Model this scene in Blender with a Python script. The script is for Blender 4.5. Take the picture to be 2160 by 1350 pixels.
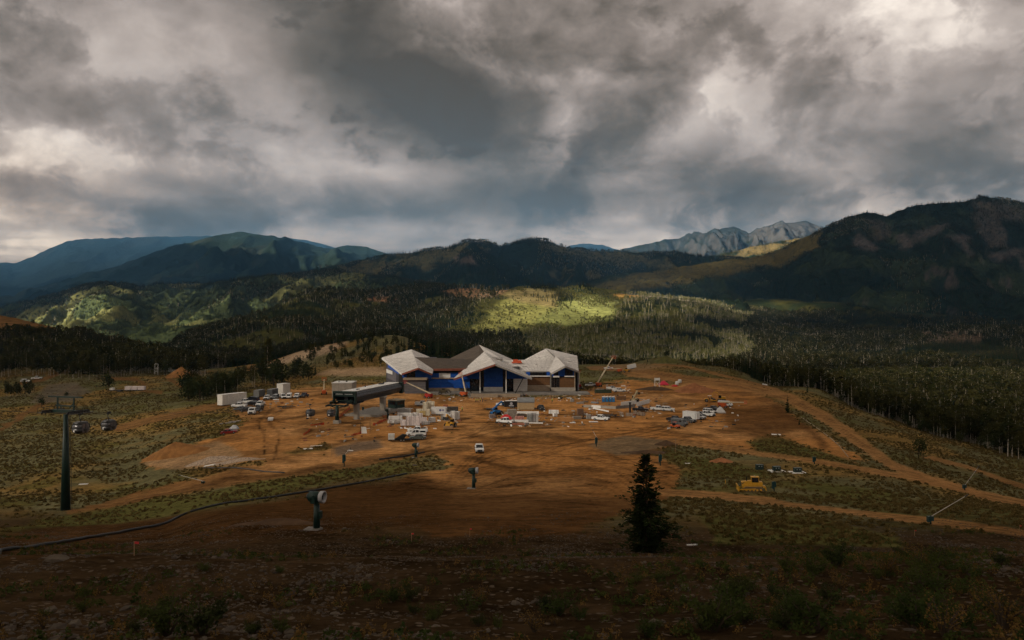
import bpy, math, random
import numpy as np
from math import radians, sin, cos, pi, atan2, sqrt
from mathutils import Vector, Matrix

# ------------------------------------------------------------------ clear
for o in list(bpy.data.objects):
    bpy.data.objects.remove(o)
SC = bpy.context.scene
COL = SC.collection

# ------------------------------------------------------------------ camera
CAMZ, F, HX, HY = 32.0, 1440.0, 1080.0, 690.0      # eye height, focal length and horizon of the photograph in its pixels
cam_d = bpy.data.cameras.new('camera')
cam_d.sensor_width = 36.0
cam_d.lens = 24.0
cam_d.shift_y = 15.0 / 2160.0
cam_d.clip_start = 0.5
cam_d.clip_end = 40000.0
cam = bpy.data.objects.new('camera', cam_d)
cam.location = (0, 0, CAMZ)
cam.rotation_euler = (radians(90), 0, 0)
COL.objects.link(cam)
SC.camera = cam

# ------------------------------------------------------------------ light
EXPOSURE = 1.5
SUN_STRENGTH = 5.0
SKY_GAIN = 0.53
SKY_BIAS = 0.275
SUN_DIR = Vector((0.80, 0.46, -0.50)).normalized()   # the way the light travels
SUN_EL = math.asin(-SUN_DIR.z)
sun_d = bpy.data.lights.new('sun', 'SUN')
sun_d.energy = SUN_STRENGTH
sun_d.angle = radians(0.6)
sun_d.color = (1.0, 0.90, 0.74)
sun = bpy.data.objects.new('sun', sun_d)
sun.rotation_euler = SUN_DIR.to_track_quat('-Z', 'Y').to_euler()
sun.location = (-300, -200, 400)
COL.objects.link(sun)

SC.view_settings.view_transform = 'Standard'
SC.view_settings.look = 'None'
SC.view_settings.exposure = EXPOSURE
SC.view_settings.gamma = 1.0
SC.view_settings.use_curve_mapping = False
SC.render.engine = 'CYCLES'
SC.cycles.max_bounces = 4
SC.cycles.diffuse_bounces = 1
SC.cycles.use_adaptive_sampling = True
SC.cycles.adaptive_threshold = 0.045
SC.cycles.glossy_bounces = 2
SC.cycles.transmission_bounces = 2
SC.cycles.volume_bounces = 0
SC.cycles.transparent_max_bounces = 8
SC.cycles.use_denoising = True
SC.cycles.denoising_prefilter = 'ACCURATE'
SC.cycles.caustics_reflective = False
SC.cycles.caustics_refractive = False

# ------------------------------------------------------------------ node helper
class NT:
    def __init__(s, tree):
        s.t = tree
        s.n = tree.nodes
        s.l = tree.links
    def new(s, typ, **kw):
        nd = s.n.new(typ)
        for k, v in kw.items():
            setattr(nd, k, v)
        return nd
    def put(s, sock, v):
        if v is None:
            return
        if isinstance(v, bpy.types.NodeSocket):
            s.l.new(v, sock)
        else:
            sock.default_value = v
    def math(s, op, a, b=None, c=None, clamp=False):
        nd = s.new('ShaderNodeMath', operation=op, use_clamp=clamp)
        s.put(nd.inputs[0], a); s.put(nd.inputs[1], b); s.put(nd.inputs[2], c)
        return nd.outputs[0]
    def vmath(s, op, a, b=None, scale=None):
        nd = s.new('ShaderNodeVectorMath', operation=op)
        s.put(nd.inputs[0], a); s.put(nd.inputs[1], b)
        if scale is not None:
            s.put(nd.inputs['Scale'], scale)
        return nd.outputs['Value' if op in ('DOT_PRODUCT', 'LENGTH', 'DISTANCE') else 'Vector']
    def noise(s, vec, scale, detail=4, rough=0.55, dist=0.0, lac=2.0, col=False):
        nd = s.new('ShaderNodeTexNoise')
        s.put(nd.inputs['Vector'], vec)
        nd.inputs['Scale'].default_value = scale
        nd.inputs['Detail'].default_value = detail
        nd.inputs['Roughness'].default_value = rough
        nd.inputs['Lacunarity'].default_value = lac
        nd.inputs['Distortion'].default_value = dist
        return nd.outputs['Color' if col else 'Fac']
    def ramp(s, fac, stops, interp='LINEAR'):
        nd = s.new('ShaderNodeValToRGB')
        cr = nd.color_ramp
        cr.interpolation = interp
        while len(cr.elements) < len(stops):
            cr.elements.new(0.5)
        for e, (p, c) in zip(cr.elements, stops):
            e.position = p
            e.color = c if len(c) == 4 else (*c, 1)
        s.put(nd.inputs[0], fac)
        return nd.outputs[0]
    def mix(s, fac, a, b, mode='MIX'):
        nd = s.new('ShaderNodeMix', data_type='RGBA', blend_type=mode)
        s.put(nd.inputs[0], fac)
        s.put(nd.inputs[6], a if not isinstance(a, tuple) or len(a) == 4 else (*a, 1))
        s.put(nd.inputs[7], b if not isinstance(b, tuple) or len(b) == 4 else (*b, 1))
        return nd.outputs[2]
    def mapr(s, v, a, b, c=0.0, d=1.0, smooth=True):
        nd = s.new('ShaderNodeMapRange', interpolation_type='SMOOTHSTEP' if smooth else 'LINEAR')
        s.put(nd.inputs[0], v)
        for i, q in enumerate((a, b, c, d)):
            s.put(nd.inputs[1 + i], q)
        return nd.outputs[0]
    def xyz(s, v):
        nd = s.new('ShaderNodeSeparateXYZ')
        s.put(nd.inputs[0], v)
        return nd.outputs
    def comb(s, x, y, z):
        nd = s.new('ShaderNodeCombineXYZ')
        s.put(nd.inputs[0], x); s.put(nd.inputs[1], y); s.put(nd.inputs[2], z)
        return nd.outputs[0]

# cloud banks and breaks: where in the sky, how wide and high, how much darker or paler, lean
BANKS = [(770, 130, .18, .09, -.20, .35), (960, 270, .15, .07, -.24, .25), (1700, 392, .26, .026, -.15, 0), (1150, 300, .08, .05, -.05, 0),
         (1960, 70, .10, .085, .25, -.5), (1450, 245, .085, .045, .20, -.4), (1310, 130, .04, .02, .10, 0), (1225, 345, .06, .045, .08, 0), (60, 130, .09, .055, .17, 0), (200, 320, .09, .04, .17, 0), (140, 385, .04, .03, .10, 0),
         (520, 195, .08, .025, .06, .3), (200, 440, .30, .030, -.13, 0), (620, 455, .40, .018, -.10, 0), (1150, 425, .22, .016, -.08, 0), (800, 345, .12, .04, .06, 0), (1850, 480, .3, .016, .10, 0), (60, 530, .12, .018, .16, 0),
         (1980, 240, .10, .05, -.03, 0), (1700, 60, .12, .07, -.04, 0), (330, 60, .2, .06, .03, 0)]
# ------------------------------------------------------------------ world: cloudy sky over a Nishita sky
def build_world():
    w = bpy.data.worlds.new('World')
    SC.world = w
    w.use_nodes = True
    w.node_tree.nodes.clear()
    g = NT(w.node_tree)
    d = g.vmath('NORMALIZE', g.new('ShaderNodeTexCoord').outputs['Generated'])
    X, Y, Z = g.xyz(d)[:3]
    # a point on a cloud base seen in perspective
    zz = g.math('ADD', g.math('MAXIMUM', Z, 0.0), 0.16)
    p = g.comb(g.math('DIVIDE', X, zz), g.math('DIVIDE', Y, zz), 0.0)
    warp = g.vmath('SUBTRACT', g.noise(p, 1.1, 3, 0.55, col=True), (0.5, 0.5, 0.5))
    pw = g.vmath('ADD', p, g.vmath('SCALE', warp, scale=0.55))
    dirw = g.vmath('ADD', g.vmath('MULTIPLY', d, (1.0, 1.0, 1.3)), g.vmath('SCALE', warp, scale=0.10))
    big = g.mapr(g.noise(pw, 0.75, 3, 0.5), .3, .7, 0.0, 1.0, False)
    mid = g.noise(pw, 1.5, 5, 0.55)                                   # the cloud base in perspective
    bil = g.noise(dirw, 5.4, 7, 0.60)                                 # billows
    fore = g.noise(g.vmath('ADD', dirw, (7.7, 2.9, 5.1)), 4.0, 8, 0.62)
    strk = g.noise(g.vmath('MULTIPLY', g.vmath('ADD', d, g.vmath('SCALE', warp, scale=0.02)), (3.4, 3.4, 40.0)), 1.0, 4, 0.56)
    low = g.mapr(Z, 0.05, 0.17, 1.0, 0.0)
    tex = g.mix(low, g.mix(0.28, bil, mid), g.mix(0.6, bil, strk))
    val = g.math('ADD', g.math('MULTIPLY', big, 0.08), g.math('MULTIPLY', g.mapr(tex, .3, .7, 0, 1, False), 0.43))
    val = g.math('ADD', val, SKY_BIAS)
    # nearer, greyer clouds with curled edges in front of the paler layer
    fm = g.math('MULTIPLY', g.mapr(fore, .485, .53), g.mapr(Z, 0.06, 0.14, 0.25, 1.0))
    inner = g.mapr(fore, .52, .70, 0.0, 1.0, False)
    val = g.math('ADD', val, g.math('MULTIPLY', fm, g.math('SUBTRACT', -0.03, g.math('MULTIPLY', inner, 0.15))))
    val = g.math('ADD', val, g.math('MULTIPLY', g.math('SUBTRACT', 1.0, fm), 0.04))
    # banks and breaks of the cloud cover
    def bank(pxl, pyl, rx, rz, amt, sk=0.0):
        u, v = (pxl - HX) / F, (HY - pyl) / F
        n = sqrt(1 + u * u + v * v)
        du = g.math('SUBTRACT', X, u / n)
        dz = g.math('SUBTRACT', Z, v / n)
        du = g.math('ADD', du, g.math('MULTIPLY', g.math('SUBTRACT', bil, 0.5), 0.20))
        dz = g.math('ADD', g.math('ADD', dz, g.math('MULTIPLY', g.math('SUBTRACT', fore, 0.5), 0.20)), g.math('MULTIPLY', du, sk))
        e = g.math('ADD', g.math('POWER', g.math('DIVIDE', du, rx), 2.0), g.math('POWER', g.math('DIVIDE', dz, rz), 2.0))
        e = g.math('ADD', e, g.math('MULTIPLY', g.math('LESS_THAN', Y, 0.0), 50.0))
        return g.math('MULTIPLY', g.math('POWER', 2.718, g.math('MULTIPLY', e, -1.0)), amt)
    for b in BANKS:
        val = g.math('ADD', val, bank(*b))
    # the paler strip under the cloud base along the horizon
    hor = g.math('MULTIPLY', g.mapr(Z, 0.150, 0.105, 0.0, 1.0), g.math('ADD', 0.0, g.math('MULTIPLY', g.math('SUBTRACT', strk, 0.48), 0.30)))
    val = g.math('ADD', val, hor)
    colr = g.ramp(val, [(0.26, (.064, .055, .045)), (0.38, (.108, .092, .077)), (0.48, (.188, .158, .138)), (0.58, (.290, .246, .220)),
                        (0.68, (.42, .363, .325)), (0.80, (.70, .62, .55)), (0.95, (.95, .87, .78))])
    colr = g.mix(g.mapr(Z, 0.27, 0.09, 0.0, 1.0), colr, g.mix(1.0, colr, (1.13, 1.0, 0.84), 'MULTIPLY'))
    blue = g.math('MULTIPLY', g.math('MULTIPLY', g.mapr(Z, 0.24, 0.12, 0.0, 0.6), g.mapr(val, 0.62, 0.42, 0.0, 1.0)), g.mapr(X, 0.0, -0.35, 0.0, 1.0))
    colr = g.mix(blue, colr, g.mix(1.0, colr, (0.84, 0.98, 1.2), 'MULTIPLY'))
    sky = g.new('ShaderNodeTexSky', sky_type='NISHITA')
    sky.sun_disc = False
    sky.sun_elevation = SUN_EL
    sky.sun_rotation = atan2(-SUN_DIR.x, -SUN_DIR.y)
    sky.altitude = 2400
    bg1 = g.new('ShaderNodeBackground')
    g.l.new(sky.outputs[0], bg1.inputs[0])
    bg1.inputs[1].default_value = 0.06
    bg2 = g.new('ShaderNodeBackground')
    g.l.new(colr, bg2.inputs[0])
    bg2.inputs[1].default_value = SKY_GAIN
    mx = g.new('ShaderNodeMixShader')
    g.put(mx.inputs[0], g.mapr(val, 0.98, 0.84, 0.85, 1.0))
    g.l.new(bg1.outputs[0], mx.inputs[1])
    g.l.new(bg2.outputs[0], mx.inputs[2])
    out = g.new('ShaderNodeOutputWorld')
    g.l.new(mx.outputs[0], out.inputs[0])
    w.cycles.sampling_method = 'MANUAL'
    w.cycles.sample_map_resolution = 256
build_world()
# ------------------------------------------------------------------ numpy noise
def _hash(ix, iy, seed):
    h = (ix.astype(np.int64) * 374761393 + iy.astype(np.int64) * 668265263 + seed * 974634777) & 0xffffffff
    h = ((h ^ (h >> 13)) * 1274126177) & 0xffffffff
    h = ((h ^ (h >> 16)) * 2246822519) & 0xffffffff
    return ((h ^ (h >> 15)) & 0xffffff) / float(0xffffff)
def vnoise(x, y, seed=0):
    x = np.asarray(x, float); y = np.asarray(y, float)
    ix = np.floor(x); iy = np.floor(y)
    fx = x - ix; fy = y - iy
    fx = fx * fx * fx * (fx * (fx * 6 - 15) + 10); fy = fy * fy * fy * (fy * (fy * 6 - 15) + 10)
    a = _hash(ix, iy, seed); b = _hash(ix + 1, iy, seed); c = _hash(ix, iy + 1, seed); d = _hash(ix + 1, iy + 1, seed)
    return (a * (1 - fx) + b * fx) * (1 - fy) + (c * (1 - fx) + d * fx) * fy
def fbm(x, y, seed=0, oct=5, gain=0.5):
    s = 0; a = 1; t = 0
    for i in range(oct):
        s = s + a * vnoise(x * 2 ** i + 17.3 * i, y * 2 ** i - 9.1 * i, seed + i); t += a; a *= gain
    return s / t
def ridged(x, y, seed=0, oct=5, gain=0.5):
    s = 0; a = 1; t = 0
    for i in range(oct):
        n = 1 - np.abs(2 * vnoise(x * 2 ** i + 5.2 * i, y * 2 ** i + 3.7 * i, seed + i) - 1)
        s = s + a * n * n; t += a; a *= gain
    return s / t
def sstep(a, b, x):
    t = np.clip((np.asarray(x, float) - a) / (b - a), 0, 1)
    return t * t * (3 - 2 * t)
def pchip(xs, ys, x):
    xs = np.asarray(xs, float); ys = np.asarray(ys, float); x = np.clip(np.asarray(x, float), xs[0], xs[-1])
    h = np.diff(xs); d = np.diff(ys) / h
    m = np.zeros(len(xs))
    m[0], m[-1] = d[0], d[-1]
    for i in range(1, len(xs) - 1):
        if d[i - 1] * d[i] > 0:
            w1 = 2 * h[i] + h[i - 1]; w2 = h[i] + 2 * h[i - 1]
            m[i] = (w1 + w2) / (w1 / d[i - 1] + w2 / d[i])
    k = np.clip(np.searchsorted(xs, x) - 1, 0, len(xs) - 2)
    t = (x - xs[k]) / h[k]
    return ((2 * t ** 3 - 3 * t ** 2 + 1) * ys[k] + (t ** 3 - 2 * t ** 2 + t) * h[k] * m[k]
            + (-2 * t ** 3 + 3 * t ** 2) * ys[k + 1] + (t ** 3 - t ** 2) * h[k] * m[k + 1])

# ------------------------------------------------------------------ height of the land: surveyed profiles running away from the hill top
NEAR = [(5, 29.6), (14, 25.6), (22, 23.0), (32, 20.9), (45, 16.6), (60, 12.2), (75, 9.7), (100, 5.4), (135, 1.2)]
LEFT = NEAR[:5] + [(60, 11.8), (75, 8.3), (100, 2.6), (130, -2.7), (170, -4.6), (215, -5.2), (260, -5.0), (330, -3.6)]
MIDL = NEAR[:6] + [(75, 9.2), (100, 4.6), (135, -.4), (170, -1.2), (215, -1.0), (260, -.4), (330, .2)]
PAD = [(170, .7), (210, .5), (260, .7), (300, 1.3), (322, 1.7), (380, 1.7)]
def zy(lst):
    return [(Y, CAMZ - (py - HY) / F * Y) for Y, py in lst]
COLS = {
    -600: LEFT + [(420, 2)] + zy([(700, 655), (900, 700), (1300, 760), (1800, 745), (2400, 745), (4300, 745)]),
    -300: LEFT + [(420, 0)] + zy([(600, 690), (750, 650), (900, 715), (1300, 765), (1800, 745), (2400, 745), (4300, 745)]),
    0: LEFT + [(420, -.5)] + zy([(600, 712), (750, 664), (900, 725), (1200, 775), (1700, 770), (2300, 750), (4300, 745)]),
    130: LEFT + [(420, 0)] + zy([(600, 730), (720, 698), (860, 750), (1200, 780), (1700, 770), (2300, 750), (4300, 745)]),
    240: LEFT + [(420, .5)] + zy([(560, 760), (660, 737), (800, 790), (1200, 788), (1700, 765), (2300, 748), (4300, 745)]),
    330: LEFT[:8] + [(130, -1.6), (170, -3), (215, -3), (260, -2.4), (330, -1), (420, .7)] + zy([(520, 775), (620, 757), (760, 800), (1100, 775), (1300, 735), (1600, 755), (2300, 748), (4300, 745)]),
    430: MIDL + [(420, 1.5)] + zy([(520, 778), (700, 810), (1000, 772), (1300, 702), (1600, 735), (2300, 740), (4300, 745)]),
    540: NEAR[:8] + [(135, .6)] + PAD + zy([(450, 785), (520, 768), (680, 800), (1000, 760), (1380, 671), (1650, 700), (2300, 720), (4300, 745)]),
    640: NEAR + PAD + zy([(420, 778), (500, 738), (650, 785), (900, 762), (1200, 692), (1500, 641), (1800, 672), (2300, 700), (4300, 745)]),
    750: NEAR + PAD[:-1] + zy([(368, 805), (400, 781), (440, 755), (500, 716), (640, 772), (900, 752), (1200, 696), (1450, 655), (1620, 632), (1900, 655), (2500, 690), (4300, 745)]),
    830: NEAR + PAD[:-1] + zy([(368, 805), (400, 781), (440, 752), (500, 706), (640, 772), (900, 746), (1200, 700), (1500, 652), (1700, 628), (2000, 650), (2500, 690), (4300, 745)]),
    930: NEAR + PAD + zy([(450, 768), (510, 742), (650, 780), (900, 742), (1200, 698), (1500, 645), (1700, 609), (2000, 630), (2500, 680), (4300, 745)]),
    1040: NEAR + PAD + zy([(450, 775), (510, 762), (650, 785), (900, 742), (1200, 697), (1500, 645), (1740, 609), (2000, 628), (2500, 680), (4300, 745)]),
    1120: NEAR + PAD + zy([(450, 776), (510, 766), (650, 788), (900, 745), (1200, 702), (1500, 645), (1750, 605), (2000, 628), (2500, 680), (4300, 745)]),
    1210: NEAR + PAD + zy([(450, 779), (510, 769), (650, 790), (850, 755), (1100, 715), (1500, 655), (1780, 613), (2100, 635), (2600, 690), (4300, 745)]),
    1300: NEAR + PAD[:-1] + zy([(380, 806), (440, 783), (500, 769), (560, 775), (650, 795), (800, 768), (1000, 737), (1300, 692), (1600, 647), (1850, 623), (2200, 640), (2700, 690), (4300, 745)]),
    1400: NEAR + PAD[:-1] + zy([(380, 803), (430, 774), (475, 752), (540, 780), (650, 800), (800, 770), (1000, 740), (1300, 700), (1650, 650), (1950, 633), (2300, 650), (2900, 690), (4300, 745)]),
    1500: NEAR + PAD[:-1] + zy([(370, 805), (430, 772), (500, 795), (650, 803), (800, 772), (1000, 744), (1300, 707), (1700, 665), (2100, 640), (2700, 640), (4300, 700)]),
    1700: NEAR + [(170, .5), (210, .4), (260, .6)] + zy([(300, 832), (330, 818), (400, 832), (500, 828), (650, 802), (800, 774), (1000, 749), (1300, 721), (1700, 686), (2100, 652), (2700, 628), (4300, 690)]),
    1850: NEAR + [(170, -.8), (210, -1.8)] + zy([(270, 879), (330, 880), (450, 846), (650, 797), (800, 773), (1000, 750), (1300, 724), (1700, 690), (2100, 660), (2700, 630), (4300, 690)]),
    2000: NEAR[:-1] + [(135, -.4), (170, -3)] + zy([(230, 930), (300, 915), (450, 850), (650, 796), (800, 766), (1000, 738), (1200, 709), (1500, 712), (2100, 666), (2700, 635), (4300, 690)]),
    2160: NEAR[:-1] + [(135, -2.6), (170, -6)] + zy([(200, 978), (300, 925), (450, 852), (650, 798), (800, 766), (1000, 738), (1250, 712), (1500, 713), (2100, 668), (2700, 640), (4300, 690)]),
    2500: NEAR[:-1] + [(135, -4), (170, -8)] + zy([(200, 995), (300, 925), (450, 852), (650, 798), (800, 766), (1000, 738), (1250, 715), (1500, 713), (2100, 668), (2700, 640), (4300, 690)]),
    2860: NEAR[:-1] + [(135, -4), (170, -8)] + zy([(200, 995), (300, 925), (450, 852), (650, 798), (800, 766), (1000, 738), (1250, 715), (1500, 713), (2100, 668), (2700, 640), (4300, 690)]),
}
_cp = np.array(sorted(COLS), float)
_LN0, _LN1, _NL, _NC = math.log(5.0), math.log(4300.0), 420, 347
_ln = np.linspace(_LN0, _LN1, _NL)
_raw = np.array([pchip([math.log(a) for a, b in COLS[int(c)]], [b for a, b in COLS[int(c)]], _ln) for c in _cp])
_pc = np.linspace(-600, 2860, _NC)
TAB = np.array([pchip(_cp, _raw[:, j], _pc) for j in range(_NL)]).T       # [px, lnY]
k = np.hanning(9); k /= k.sum()
TAB = np.apply_along_axis(lambda r: np.convolve(np.pad(r, 4, 'edge'), k, 'valid'), 0, TAB)
def Hbase(x, y):
    x = np.asarray(x, float); y = np.asarray(y, float)
    yy = np.clip(y, 5.0, 4299.0)
    p = np.clip((x / np.maximum(yy, 12)) * F + HX, -599, 2859)
    a = (p + 600) / 3460 * (_NC - 1); b = (np.log(yy) - _LN0) / (_LN1 - _LN0) * (_NL - 1)
    i = np.clip(a.astype(int), 0, _NC - 2); j = np.clip(b.astype(int), 0, _NL - 2)
    fa = a - i; fb = b - j
    z = (TAB[i, j] * (1 - fa) + TAB[i + 1, j] * fa) * (1 - fb) + (TAB[i, j + 1] * (1 - fa) + TAB[i + 1, j + 1] * fa) * fb
    return z + np.where(y < 5, (5 - y) * 0.3, 0)
def Hnoise(x, y):
    pad = sstep(115, 150, y) * (1 - sstep(330, 420, y)) * sstep(-95, -75, x) * (1 - sstep(110, 150, x))
    rough = 1 - 0.85 * pad
    z = rough * 0.9 * (fbm(x / 22, y / 22, 3, 4) - .5) + 0.22 * (fbm(x / 4.2, y / 4.2, 8, 4) - .5) * (1 - .6 * pad)
    z = z + 0.30 * (fbm(x / 1.3, y / 1.3, 12, 3) - .5) * (1 - sstep(60, 110, y))
    far = sstep(560, 1000, y)
    z = z + far * (58 * (ridged(x / 430 + .3 * fbm(x / 200, y / 200, 31, 2), y / 620, 21, 4) - .42) * (1 - .5 * sstep(-50, 250, x) * (1 - sstep(700, 1100, x))) + 14 * (fbm(x / 120, y / 120, 25, 4) - .5))
    return z
def H(x, y):
    return Hbase(x, y) + Hnoise(x, y)
def Hs(x, y):
    return float(H(np.array([float(x)]), np.array([float(y)]))[0])
def pix(x, y, z):
    return HX + F * x / y, HY - F * (z - CAMZ) / y
_yr = np.exp(np.linspace(math.log(9), math.log(1100), 1500))
def GP(px, py):
    """the spot of ground that the photograph shows at this pixel"""
    u = (px - HX) / F
    zr = CAMZ - (py - HY) / F * _yr
    hh = H(u * _yr, _yr)
    k = np.nonzero(hh >= zr)[0]
    k = k[0] if len(k) else len(_yr) - 1
    if k == 0:
        y = _yr[0]
    else:
        a = zr[k - 1] - hh[k - 1]; b = hh[k] - zr[k]
        t = a / (a + b) if a + b > 0 else 1
        y = _yr[k - 1] + (_yr[k] - _yr[k - 1]) * min(max(t, 0), 1)
    return Vector((u * y, y, Hs(u * y, y)))

# ------------------------------------------------------------------ drawing masks on the ground map
def in_poly(px, py, poly):
    r = np.zeros(px.shape, bool)
    n = len(poly)
    for i in range(n):
        x0, y0 = poly[i]; x1, y1 = poly[(i + 1) % n]
        if y0 == y1:
            continue
        c = ((y0 > py) != (y1 > py)) & (px < (x1 - x0) * (py - y0) / (y1 - y0) + x0)
        r ^= c
    return r
def dist_poly(px, py, pts, closed=False, asp=2.0):
    """distance to a line, stretched upwards because the ground is seen at a slant"""
    d = np.full(px.shape, 1e9)
    n = len(pts)
    for i in range(n if closed else n - 1):
        x0, y0 = pts[i]; x1, y1 = pts[(i + 1) % n]
        y0 *= asp; y1 *= asp
        dx, dy = x1 - x0, y1 - y0
        t = np.clip(((px - x0) * dx + (py * asp - y0) * dy) / (dx * dx + dy * dy + 1e-9), 0, 1)
        d = np.minimum(d, np.hypot(px - x0 - t * dx, py * asp - y0 - t * dy))
    return d
def area(px, py, poly, soft=12, asp=2.0):
    xs = [a for a, b in poly]; ys = [b for a, b in poly]
    m = (px > min(xs) - 2 * soft) & (px < max(xs) + 2 * soft) & (py > min(ys) - 2 * soft) & (py < max(ys) + 2 * soft)
    out = np.zeros(px.shape)
    if m.any():
        a, b = px[m], py[m]
        d = dist_poly(a, b, poly, True, asp)
        sd = np.where(in_poly(a, b, poly), d, -d)
        out[m] = sstep(-soft, soft, sd)
    return out
def stroke(px, py, pts, w, soft=None, asp=2.0):
    soft = soft or w * .6
    xs = [a for a, b in pts]; ys = [b for a, b in pts]
    m = (px > min(xs) - 2 * w - 9) & (px < max(xs) + 2 * w + 9) & (py > min(ys) - 2 * w - 9) & (py < max(ys) + 2 * w + 9)
    out = np.zeros(px.shape)
    if m.any():
        out[m] = 1 - sstep(w - soft, w + soft, dist_poly(px[m], py[m], pts, False, asp))
    return out
def lerp(a, b, t):
    return a + (b - a) * t[..., None]

# ------------------------------------------------------------------ mesh helpers
def grid_mesh(name, P, colr=None, mask=None, smooth=True):
    R, Cn = P.shape[:2]
    me = bpy.data.meshes.new(name)
    nv = R * Cn
    idx = np.arange(nv).reshape(R, Cn)
    q = np.stack([idx[:-1, :-1], idx[:-1, 1:], idx[1:, 1:], idx[1:, :-1]], -1).reshape(-1, 4)
    me.vertices.add(nv); me.vertices.foreach_set('co', P.reshape(-1).astype(np.float32))
    me.loops.add(q.size); me.loops.foreach_set('vertex_index', q.reshape(-1).astype(np.int32))
    me.polygons.add(len(q))
    me.polygons.foreach_set('loop_start', np.arange(0, q.size, 4, dtype=np.int32))
    me.polygons.foreach_set('use_smooth', np.full(len(q), smooth))
    me.update(calc_edges=True)
    for nm, arr in (('Col', colr), ('Mask', mask)):
        if arr is not None:
            at = me.attributes.new(nm, 'FLOAT_COLOR', 'POINT')
            a = np.ones((nv, 4), np.float32); a[:, :3] = arr.reshape(-1, 3)
            at.data.foreach_set('color', a.reshape(-1))
    return me
def link(name, me, mat=None, parent=None, kind=None, label=None, cat=None, group=None):
    o = bpy.data.objects.new(name, me)
    COL.objects.link(o)
    if mat is not None and me is not None and not me.materials:
        me.materials.append(mat)
    if parent is not None:
        o.parent = parent
    tag(o, label, cat, group, kind)
    return o
def tag(o, label=None, cat=None, group=None, kind=None):
    if label: o['label'] = label
    if cat: o['category'] = cat
    if group: o['group'] = group
    if kind: o['kind'] = kind
    return o
# ------------------------------------------------------------------ land materials
def land_material(name, fine, speck=0.0, bump=0.3, fine2=None, far=False):
    m = bpy.data.materials.new(name); m.use_nodes = True
    g = NT(m.node_tree); g.n.clear()
    out = g.new('ShaderNodeOutputMaterial'); bs = g.new('ShaderNodeBsdfPrincipled')
    g.l.new(bs.outputs[0], out.inputs[0])
    bs.inputs['Roughness'].default_value = 1.0
    bs.inputs['Specular IOR Level'].default_value = 0.0
    pos = g.new('ShaderNodeNewGeometry').outputs['Position']
    col = g.new('ShaderNodeAttribute', attribute_name='Col').outputs['Color']
    msk = g.xyz(g.new('ShaderNodeAttribute', attribute_name='Mask').outputs['Color'])
    n1 = g.noise(pos, 1.0 / fine, 6, 0.62)
    n2 = g.noise(pos, 1.0 / (fine2 or fine * 5), 4, 0.6)
    n3 = g.noise(g.vmath('MULTIPLY', pos, (.22, 1.4, 1.0)), 1.0 / (fine * 1.2), 4, 0.6)
    v = g.math('ADD', g.mapr(n1, .28, .72, .62, 1.38, False), g.math('ADD', g.mapr(n2, .3, .7, -.2, .2, False), g.mapr(n3, .3, .7, -.28, .28, False)))
    c = g.vmath('MULTIPLY', col, g.comb(v, v, v))
    if speck:
        vo = g.new('ShaderNodeTexVoronoi'); g.put(vo.inputs['Vector'], pos); vo.inputs['Scale'].default_value = 1 / speck
        sp = g.math('MULTIPLY', g.mapr(vo.outputs['Distance'], .42, .25), g.mapr(g.xyz(vo.outputs['Color'])[0], .45, .9))
        sp = g.math('MULTIPLY', sp, msk[1])
        c = g.mix(sp, c, (.12, .092, .066))
        hgt = g.math('ADD', n1, g.math('MULTIPLY', sp, .5))
    else:
        hgt = n1
    g.put(bs.inputs['Base Color'], c)
    b = g.new('ShaderNodeBump'); b.inputs['Strength'].default_value = bump; b.inputs['Distance'].default_value = fine * 0.5
    g.put(b.inputs['Height'], hgt)
    g.l.new(b.outputs[0], bs.inputs['Normal'])
    return m
C = lambda *a: np.array(a, float)
DIRT, DIRT2, DARKDIRT = C(.37, .172, .056), C(.43, .222, .086), C(.090, .044, .016)
SOIL, GRAVEL, GRASS, DRY, SAGE = C(.050, .031, .0155), C(.19, .145, .10), C(.085, .080, .022), C(.20, .125, .042), C(.125, .112, .055)

# polygons traced on the ground map (pixels of the photograph, turned into places on the land)
PAD_POLY = [(490, 868), (545, 838), (640, 818), (800, 812), (900, 835), (1060, 838), (1220, 835), (1260, 812), (1330, 800), (1420, 812), (1500, 800), (1570, 815), (1640, 850), (1690, 890), (1760, 930), (1830, 968),
            (1700, 965), (1560, 945), (1420, 930), (1380, 960), (1440, 990), (1420, 1040), (1330, 1080), (1180, 1130), (900, 1130), (780, 1060), (860, 1005), (960, 985), (905, 960), (700, 985), (430, 1030), (200, 1080), (150, 1075), (420, 1010), (560, 975), (330, 985), (295, 972), (380, 940), (470, 918), (530, 890)]
ROADS = [([(1330, 785), (1450, 800), (1560, 812), (1660, 838), (1740, 880), (1810, 930), (1880, 980), (1950, 1010), (2060, 1042), (2200, 1070)], 17),
         ([(1420, 930), (1560, 948), (1680, 968), (1800, 988), (1920, 1008), (2060, 1042)], 12),
         ([(1330, 1030), (1450, 1040), (1560, 1050), (1700, 1066), (1850, 1085), (2000, 1102), (2200, 1125)], 13),
         ([(1960, 965), (2040, 985), (2110, 1010), (2200, 1035)], 8),
         ([(1250, 775), (1320, 778), (1400, 790), (1480, 800)], 9),
         ([(1380, 768), (1440, 772), (1560, 800), (1640, 822)], 5),
         ([(1560, 900), (1640, 925), (1760, 960), (1800, 975)], 5),
         ([(150, 1078), (300, 1050), (480, 1020), (700, 985), (880, 958), (980, 945)], 13),
         ([(240, 799), (290, 801), (305, 812), (300, 825), (340, 828)], 6), ([(355, 800), (372, 808), (388, 818)], 6),
         ([(45, 808), (80, 802), (120, 790)], 7), ([(250, 905), (330, 885), (410, 868), (470, 855)], 14),
         ([(0, 905), (60, 870), (120, 835), (160, 815)], 8), ([(530, 776), (600, 757), (660, 742), (720, 728)], 13), ([(660, 790), (740, 783), (815, 780)], 6)]
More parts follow.
